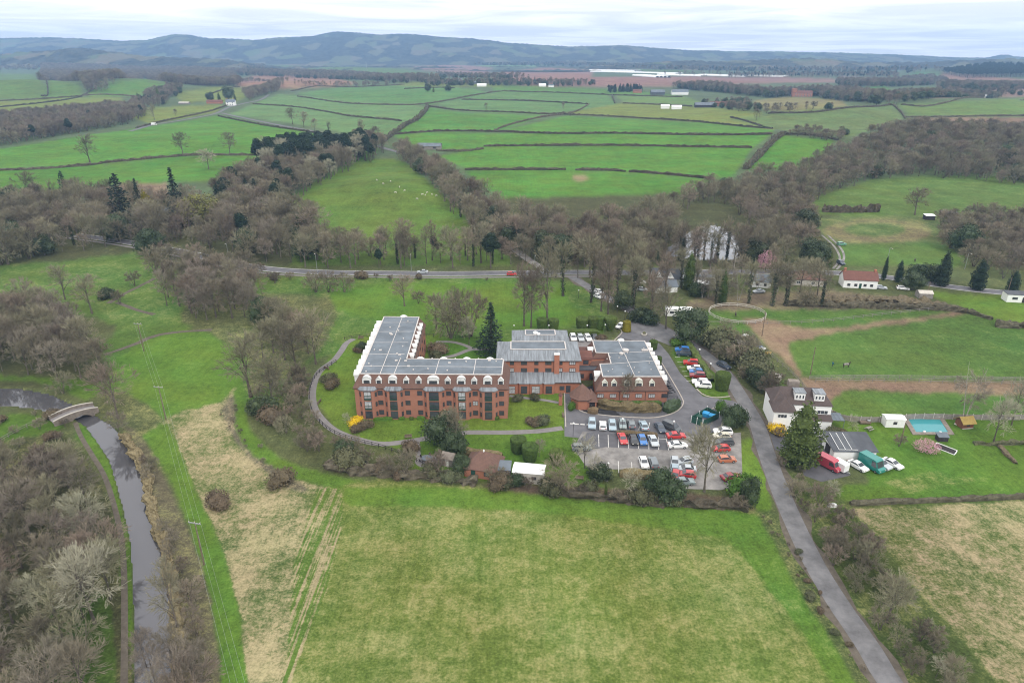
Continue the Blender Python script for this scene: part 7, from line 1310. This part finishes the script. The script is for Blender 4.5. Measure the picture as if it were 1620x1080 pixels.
gf_ = thing('garden_fence', 'pale grey board fence behind the pool and playhouse', 'fence', G(1330, 668)); Pf = resample(smooth_line([G(u, v) for u, v in ((1306, 650), (1330, 664), (1380, 668), (1450, 663), (1540, 664), (1640, 664), (1720, 665))]), 2.4); gl_ = Pf[0]; gf_.location = gl_
for i, (a, b) in enumerate(zip(Pf[:70], Pf[1:71])):
    a, b = a-gl_, b-gl_; MB().bar(a+Vector((0, 0, .8)), b+Vector((0, 0, .8)), .06, 1.5+.08*math.sin(i*2.3)).build('panel', 'greywood', gf_); MB().box((a.x, a.y, .85), (.12, .12, 1.8)).build('post', 'coping', gf_)
# bench, tables, bins and small things
def bench(u, v, rz, label):
    o = thing('park_bench', label, 'bench', G(u, v), rz, 'garden benches'); MB().box((0, 0, .45), (1.7, .45, .06)).build('seat', 'wood', o); MB().box((0, .24, .75), (1.7, .06, .45)).build('backrest', 'wood', o)
    for s in (-.75, .75): MB().box((s, 0, .22), (.08, .45, .42)).build('leg', 'wood', o); MB().box((s, 0, .66), (.07, .5, .05)).build('armrest', 'wood', o)
for a in ((646, 693, R(8), 'wooden bench beside the path below the brick wing'), (517, 584, R(150), 'wooden bench by the upper bend of the garden path'), (505, 637, R(-100), 'wooden bench by the lower bend of the garden path'), (571, 536, R(0), 'wooden bench at the meadow railing'), (917, 759, R(-4), 'pale bench on the grass below the car park'), (891, 658, R(90), 'small bench on the lawn edge beside the drive')): bench(*a)
o = thing('round_table', 'round grey garden table with parasol on the little patio', 'table', G(675, 728)); MB().lathe([(1.15, .68), (1.15, .74), (.02, .74)], 20).build('tabletop', 'felt', o); MB().tube([(0, 0, 0), (0, 0, 1.2)], .05, 6).build('pole', 'metal', o)
for k in range(5): a = 2*PI*k/5; s = MB().box((1.6*math.cos(a), 1.6*math.sin(a), .42), (.45, .45, .06), a).box((1.82*math.cos(a), 1.82*math.sin(a), .68), (.06, .45, .5), a); tag(s.build('garden_chair', 'dark', org=(0, 0, 0)), 'dark garden chair drawn up to the round patio table', 'chair', 'chairs round the patio table').location = G(675, 728)
sheet('patio', None, 'path', 'round paved patio in the lawn', .04, [G(675, 729)+Vector((2.6*math.cos(t), 2.6*math.sin(t), 0)) for t in [2*PI*k/20 for k in range(20)]])
o = thing('picnic_table', 'weathered picnic table on the lawn near the pool hut', 'table', G(1374.5, 680), R(30)); MB().box((0, 0, .74), (1.8, .75, .06)).build('tabletop', 'greywood', o)
for s in (-1, 1): MB().box((0, s*.65, .44), (1.8, .26, .05)).build('seat', 'greywood', o); MB().bar((s*.6, -.6, 0), (s*.6, 0, .72), .08, .08).bar((s*.6, .6, 0), (s*.6, 0, .72), .08, .08).build('leg', 'greywood', o)
o = thing('barbecue', 'dark barbecue and log pile against the fence', 'barbecue', G(1368, 670)); MB().box((0, 0, .45), (2.6, .9, .5)).build('log_pile', 'wood', o); q = MB().lathe([(.05, .5), (.4, .65), (.42, .85), (.05, 1.0)], 12).build('kettle', 'metal', o); q.location = (.9, .1, .1)
o = thing('goal_frame', 'white goal frame with dark net lying on the lawn', 'goal', G(1495, 712), R(-52)); m_ = MB()
for (a, b) in (((-2.2, -.6, .1), (2.2, -.6, .1)), ((-2.2, .6, .8), (2.2, .6, .8)), ((-2.2, -.6, .1), (-2.2, .6, .8)), ((2.2, -.6, .1), (2.2, .6, .8)), ((-2.2, .6, .8), (-2.2, .2, 0)), ((2.2, .6, .8), (2.2, .2, 0))): m_.bar(a, b, .13, .13)
m_.build('frame', 'white', o); MB().add([(-2.1, -.55, .06), (2.1, -.55, .06), (2.1, .55, .7), (-2.1, .55, .7)], [(0, 1, 2, 3)]).build('net', 'dark', o)
bs = thing('bin_store', 'dark green boarded bin store with white posts beside the drive', 'bin store', G(1103, 670)); Q = [G(*q)-G(1103, 670) for q in ((1093, 668), (1111, 674.5), (1137, 662), (1118, 653))]
for a, b in zip(Q, Q[1:]+Q[:1]): MB().bar(a+Vector((0, 0, .9)), b+Vector((0, 0, .9)), .08, 1.6).build('panel', 'green', bs)
for q in Q+[Q[0].lerp(Q[1], .5), Q[0].lerp(Q[3], .5)]: MB().box((q.x, q.y, 1.0), (.14, .14, 2.0)).build('post', 'white', bs)
M['binblue'] = mat('blue_bin_plastic', (.03, .25, .50), .5, .1, 2); M['tarp'] = mat('pale_tarpaulin', (.5, .5, .48), .7, .2, 2); M['tarpblue'] = mat('blue_tarpaulin', (.12, .22, .42), .6, .2, 2)
for (u, v, rz, m_, l) in ((1116, 659, -30, 'binblue', 'blue lidded waste container at the back of the bin store'), (1126, 663, -30, 'binblue', 'blue lidded waste container at the front of the bin store'), (1105, 664, -30, 'green', 'green waste container inside the bin store')):
    o = thing('waste_container', l, 'bin', G(u, v), R(rz)); MB().box((0, 0, .6), (1.5, 1.1, 1.0)).build('body', m_, o); q = MB().add([(-.8, -.6, 0), (.8, -.6, 0), (.8, .6, .2), (-.8, .6, .2), (-.8, -.6, -.06), (.8, -.6, -.06), (.8, .6, -.06), (-.8, .6, -.06)], [(0, 1, 2, 3), (0, 4, 5, 1), (1, 5, 6, 2), (2, 6, 7, 3), (3, 7, 4, 0)]).build('lid', m_, o); q.location = (0, 0, 1.18)
    for s in (-.6, .6): MB().tube([(s, -.45, .1), (s+.08, -.45, .1)], .1, 8).build('wheel', 'black', o)
for i, (u, v, L, W, h, rz, m_, l) in enumerate(((1181, 577, 3.2, 2.2, 1.5, -20, 'white', 'small cream caravan in the scrub bank'), (1201, 588, 3.6, 1.9, 1.2, 5, 'white', 'white boat like trailer cover in the scrub bank'), (1218, 600, 5.5, 2.6, 1.8, -38, 'coping', 'long pale roofed hut beside the bank'), (1164, 545, 9, 2.6, 1.5, -58, 'coping', 'long pale roofed shed behind the lane bank'))):
    o = thing('caravan' if i < 2 else 'low_shed', l, 'caravan' if i < 2 else 'shed', G(u, v), R(rz)); x, y = L/2, W/2
    MB().prism([(-x, -y), (x, -y), (x, y), (-x, y)], .1, h).build('body', m_, o); MB().add([(-x-.1, -y-.1, h+.01), (x+.1, -y-.1, h+.01), (x+.1, 0, h+.4), (-x-.1, 0, h+.4), (x+.1, y+.1, h+.01), (-x-.1, y+.1, h+.01)], [(0, 1, 2, 3), (3, 2, 4, 5)]).build('roof', m_, o); window(o, None, (-x, -y), (x, -y), x, h*.45, min(1.2, L*.3), .5, mull=0)
    for s in (-1, 1): MB().tube([(0, s*y*.95-.06, .25), (0, s*y*.95+.06, .25)], .25, 10).build('wheel', 'black', o) if i < 2 else None
for (u, v, c, l) in ((1202, 549, 'tarpblue', 'blue tarpaulin heap on the bare earth'), (1206, 552, 'tarp', 'white sheeting beside the blue tarpaulin'), (1215, 559, 'yellow', 'yellow sand bag heap on the bare earth'), (1179, 531, 'tarp', 'white trough at the paddock corner'), (1287, 620, 'tarp', 'white tub beside the fence'), (1317, 800, 'tarp', 'white container beside the brown hedge')):
    b = MB(); r = random.Random(int(u)); b.lathe([(1.0, 0), (.9, .35), (.5, .6), (.05, .65)], 9); b.v = [(x*(1+.3*r.uniform(-1, 1)), y*.6*(1+.3*r.uniform(-1, 1)), z*(1+.2*r.uniform(-1, 1))) for (x, y, z) in b.v]; o = b.build('ground_sheet', c); o.location = G(u, v); tag(o, l, 'tarpaulin')
gy_ = thing('barrier_beam', 'pale timber height barrier at the entrance of the side bays', 'barrier', G(1075, 542), R(-42)); MB().box((0, 0, 1.9), (4.6, .25, .3)).build('beam', 'coping', gy_)
for s in (-2.1, 2.1): MB().box((s, 0, .9), (.16, .16, 1.8)).build('post', 'green', gy_)
st = thing('stone_planter', 'pale stone planter in the middle of the entrance', 'planter', G(1019, 530)); MB().lathe([(.9, 0), (1.0, .5), (.85, .55), (.05, .5)], 8).build('trough', 'coping', st); MB().lathe([(.5, .5), (.6, .9), (.1, 1.3)], 8).build('plant', 'shrub_green', st)
# ------------------------------------------------------------------ animals and the walker
def skin(name, verts, edges, rad, m, parent=None, sub=1):
    me = bpy.data.meshes.new(name); me.from_pydata(verts, edges, []); o = bpy.data.objects.new(name, me); C.objects.link(o); me.materials.append(M[m]); o.parent = parent
    md = o.modifiers.new('skin', 'SKIN'); 
    for i, r in enumerate(rad): me.skin_vertices[0].data[i].radius = (r, r)
    me.skin_vertices[0].data[0].use_root = True
    s = o.modifiers.new('sub', 'SUBSURF'); s.levels = sub; s.render_levels = sub; return o
def quadruped(p, rz, s, m, name, label, cat, headz=1.55, group=None, thin=1.0, rug=None):
    v = [(0, 0, 1.15), (.45, 0, 1.18), (.75, 0, 1.25), (1.0, 0, (1.25+headz)/2), (1.2, 0, headz), (1.5, 0, headz-.22), (-.5, 0, 1.18), (-.78, 0, 1.15), (-.95, 0, .75)]
    e = [(0, 1), (1, 2), (2, 3), (3, 4), (4, 5), (0, 6), (6, 7), (7, 8)]; r = [.30, .29, .26, .17, .13, .07, .30, .22, .05]
    for (bx, sy, ft) in ((2, .17, .05), (2, -.17, -.1), (7, .17, .08), (7, -.17, -.08)):
        k = len(v); x = v[bx][0]; hk = -.10 if bx == 7 else 0
        v += [(x, sy, .85), (x+(.06 if bx == 7 else 0)+ft, sy, .62), (x+hk+ft, sy, .36), (x+ft*1.3, sy, .03)]; e += [(bx, k), (k, k+1), (k+1, k+2), (k+2, k+3)]; r += [.14, .08, .055, .06]
    o = thing(name, label, cat, p, rz, group); o.scale = (s, s, s); skin('body', v, e, [q*thin for q in r], m, o)
    for sy in (-.07, .07): MB().add([(1.17, sy-.04, headz+.08), (1.17, sy+.04, headz+.08), (1.14, sy, headz+.27)], [(0, 1, 2), (2, 1, 0)]).build('ear', m, o)
    if rug: rb = MB(); rb.loft([[(x, .36*math.sin(t)*k, 1.12+.37*math.cos(t)*k) for t in [-2.0+4.0*j/10 for j in range(11)]] for (x, k) in ((-.85, .85), (-.4, 1.0), (.3, 1.0), (.62, .95))]); rb.f = rb.f; rb.build('rug', rug, o)
    return o
M['horse'] = mat('dark_bay_coat', (.035, .022, .018), .6, .2, 2); M['fleece'] = mat('sheep_fleece', (.55, .52, .45), .95, .2, 6); M['teal'] = mat('teal_jacket', (.03, .16, .20), .8, .1, 3); M['skinm'] = mat('skin', (.45, .27, .2), .6, .05, 3); M['hair'] = mat('dark_hair', (.04, .028, .02), .7, .1, 5); M['jeans'] = mat('dark_jeans', (.05, .06, .09), .9, .1, 3)
quadruped(G(1338, 581.5), R(8), 1.0, 'horse', 'horse', 'dark bay horse in a grey rug led across the paddock', 'horse', 1.75, rug='greywood'); quadruped(G(1163.5, 500.5), R(75), .9, 'horse', 'horse', 'dark pony standing inside the white round pen', 'horse', 1.6); quadruped(G(1447, 414), R(60), 1.0, 'horse', 'horse', 'black horse grazing in the field beyond the main road', 'horse', .75)
pe = thing('person', 'person in a teal jacket walking ahead of the led horse', 'person', G(1316.7, 580), R(20))
pv = [(0, 0, .95), (0, 0, 1.15), (0, 0, 1.38), (0, 0, 1.50), (0, .02, 1.58), (0, 0, 1.72), (0, .11, .86), (.10, .12, .48), (-.02, .12, .07), (.10, .12, .03), (0, -.11, .86), (-.08, -.12, .48), (-.22, -.12, .09), (-.10, -.12, .03), (0, .21, 1.40), (.02, .27, 1.12), (.18, .26, .95), (.25, .25, .90), (0, -.21, 1.40), (-.05, -.26, 1.12), (.08, -.27, .88), (.12, -.27, .80)]
pee = [(0, 1), (1, 2), (2, 3), (3, 4), (4, 5), (0, 6), (6, 7), (7, 8), (8, 9), (0, 10), (10, 11), (11, 12), (12, 13), (2, 14), (14, 15), (15, 16), (16, 17), (2, 18), (18, 19), (19, 20), (20, 21)]
skin('body', pv, pee, [.15, .14, .16, .06, .09, .095, .09, .065, .05, .04, .09, .065, .05, .04, .075, .055, .04, .04, .075, .055, .04, .04], 'jeans', pe)
jk = MB().lathe([(.20, .88), (.19, 1.1), (.23, 1.35), (.10, 1.5)], 12); jk.v = [(x*.8, y*1.05, z) for x, y, z in jk.v]
for s in (1, -1): jk.tube([(0, s*.2, 1.42), (.01*s, s*.27, 1.13), (.14 if s > 0 else .06, s*.265, .95)], [.085, .07, .06], 8)
jk.build('jacket', 'teal', pe, smooth=True); MB().lathe([(.01, 1.5), (.085, 1.56), (.105, 1.65), (.08, 1.74), (.01, 1.78)], 12).build('head', 'skinm', pe, smooth=True); MB().lathe([(.115, 1.66), (.10, 1.75), (.01, 1.80)], 12, (-.02, 0, 0)).build('hair', 'hair', pe, smooth=True)
lead_ = MB().tube([G(1318.5, 577)+Vector((0, 0, 0.2)), G(1327, 577)+Vector((0, 0, .45)), G(1339, 579)+Vector((.2, 0, 1.2))], .02, 4); tag(lead_.build('lead_rope', 'dark'), 'dark lead rope between walker and horse', 'rope')
for i, (u, v) in enumerate(((668, 309), (673, 310), (660, 316), (676, 306), (683, 309), (690, 311), (632, 297), (626, 306), (618, 288), (606, 292), (640, 303), (596, 286))): quadruped(G(u, v), R((i*77) % 360), .7, 'fleece', 'sheep', 'white sheep grazing on the round meadow hill', 'sheep', .95, 'sheep on the meadow hill', 1.25)
# ------------------------------------------------------------------ sky, sun and air
w = bpy.data.worlds.new('World'); SC.world = w; w.use_nodes = True; nt = w.node_tree; N = nt.nodes; L = nt.links
bg = N['Background']; sky = N.new('ShaderNodeTexSky'); sky.sky_type = 'NISHITA'; sky.sun_disc = False; SUNEL, SUNROT = R(42), R(155)
sky.sun_elevation = SUNEL; sky.sun_rotation = SUNROT; sky.dust_density = 2
tc = N.new('ShaderNodeTexCoord'); sp = N.new('ShaderNodeSeparateXYZ'); L.new(tc.outputs['Generated'], sp.inputs[0])
def mth(o, a, b=None):
    n = N.new('ShaderNodeMath'); n.operation = o
    for i, x in enumerate((a, b)):
        if x is None: continue
        if isinstance(x, (int, float)): n.inputs[i].default_value = x
        else: L.new(x, n.inputs[i])
    return n.outputs[0]
zc = mth('MAXIMUM', sp.outputs['Z'], .0); den = mth('ADD', zc, .035)
cb = N.new('ShaderNodeCombineXYZ'); L.new(mth('DIVIDE', sp.outputs['X'], den), cb.inputs[0]); L.new(mth('MULTIPLY', mth('DIVIDE', sp.outputs['Y'], den), 1.0), cb.inputs[1])
n1 = N.new('ShaderNodeTexNoise'); n1.inputs['Scale'].default_value = .34; n1.inputs['Detail'].default_value = 6; n1.inputs['Roughness'].default_value = .55; n1.inputs['Distortion'].default_value = .6; L.new(cb.outputs[0], n1.inputs['Vector'])
rp = N.new('ShaderNodeValToRGB'); e = rp.color_ramp.elements; e[0].position = .40; e[0].color = (10.6, 10.6, 10.6, 1); e[1].position = .60; e[1].color = (14.4, 14.1, 13.8, 1); L.new(n1.outputs['Fac'], rp.inputs[0])
# an overcast sky is about three times brighter overhead than at the horizon
zen = mth('ADD', 1.0, mth('MULTIPLY', mth('SMOOTH_MAX', mth('SUBTRACT', zc, .10), 0.0), .65))
sc_ = N.new('ShaderNodeVectorMath'); sc_.operation = 'SCALE'; L.new(rp.outputs[0], sc_.inputs[0]); L.new(zen, sc_.inputs['Scale'])
mx = N.new('ShaderNodeMix'); mx.data_type = 'RGBA'; mx.inputs['Factor'].default_value = .93; L.new(sky.outputs[0], mx.inputs['A']); L.new(sc_.outputs[0], mx.inputs['B'])
L.new(mx.outputs['Result'], bg.inputs['Color']); bg.inputs['Strength'].default_value = .10
sd = bpy.data.lights.new('sun', 'SUN'); sd.energy = 1.5; sd.angle = R(11); sd.color = (1, .96, .9); so = bpy.data.objects.new('sun', sd); C.objects.link(so); so.rotation_euler = (PI/2-SUNEL, 0, PI-SUNROT)
hz = MB(); hz.box((0, 4000, 165), (26000, 10600, 350)); ho = hz.build('haze', 'white'); tag(ho, 'thin blue grey air over the whole valley', kind='stuff')
hm = bpy.data.materials.new('haze_air'); hm.use_nodes = True; hn = hm.node_tree.nodes; hn.remove(hn['Principled BSDF']); pv_ = hn.new('ShaderNodeVolumePrincipled'); pv_.inputs['Color'].default_value = (.36, .61, 1.0, 1); pv_.inputs['Density'].default_value = .000105; pv_.inputs['Anisotropy'].default_value = 0
hm.node_tree.links.new(pv_.outputs[0], hn['Material Output'].inputs['Volume']); ho.data.materials.clear(); ho.data.materials.append(hm)
SC.view_settings.view_transform = 'Standard'; SC.view_settings.look = 'None'; SC.view_settings.exposure = .15; SC.view_settings.gamma = 1
SC.render.engine = 'CYCLES'; SC.cycles.max_bounces = 5; SC.cycles.diffuse_bounces = 3; SC.cycles.glossy_bounces = 2; SC.cycles.volume_bounces = 0; SC.cycles.transparent_max_bounces = 4; SC.cycles.use_denoising = True; SC.cycles.pixel_filter_type = 'BLACKMAN_HARRIS'; SC.cycles.filter_width = 1.1
SC.cycles.caustics_reflective = False; SC.cycles.caustics_refractive = False
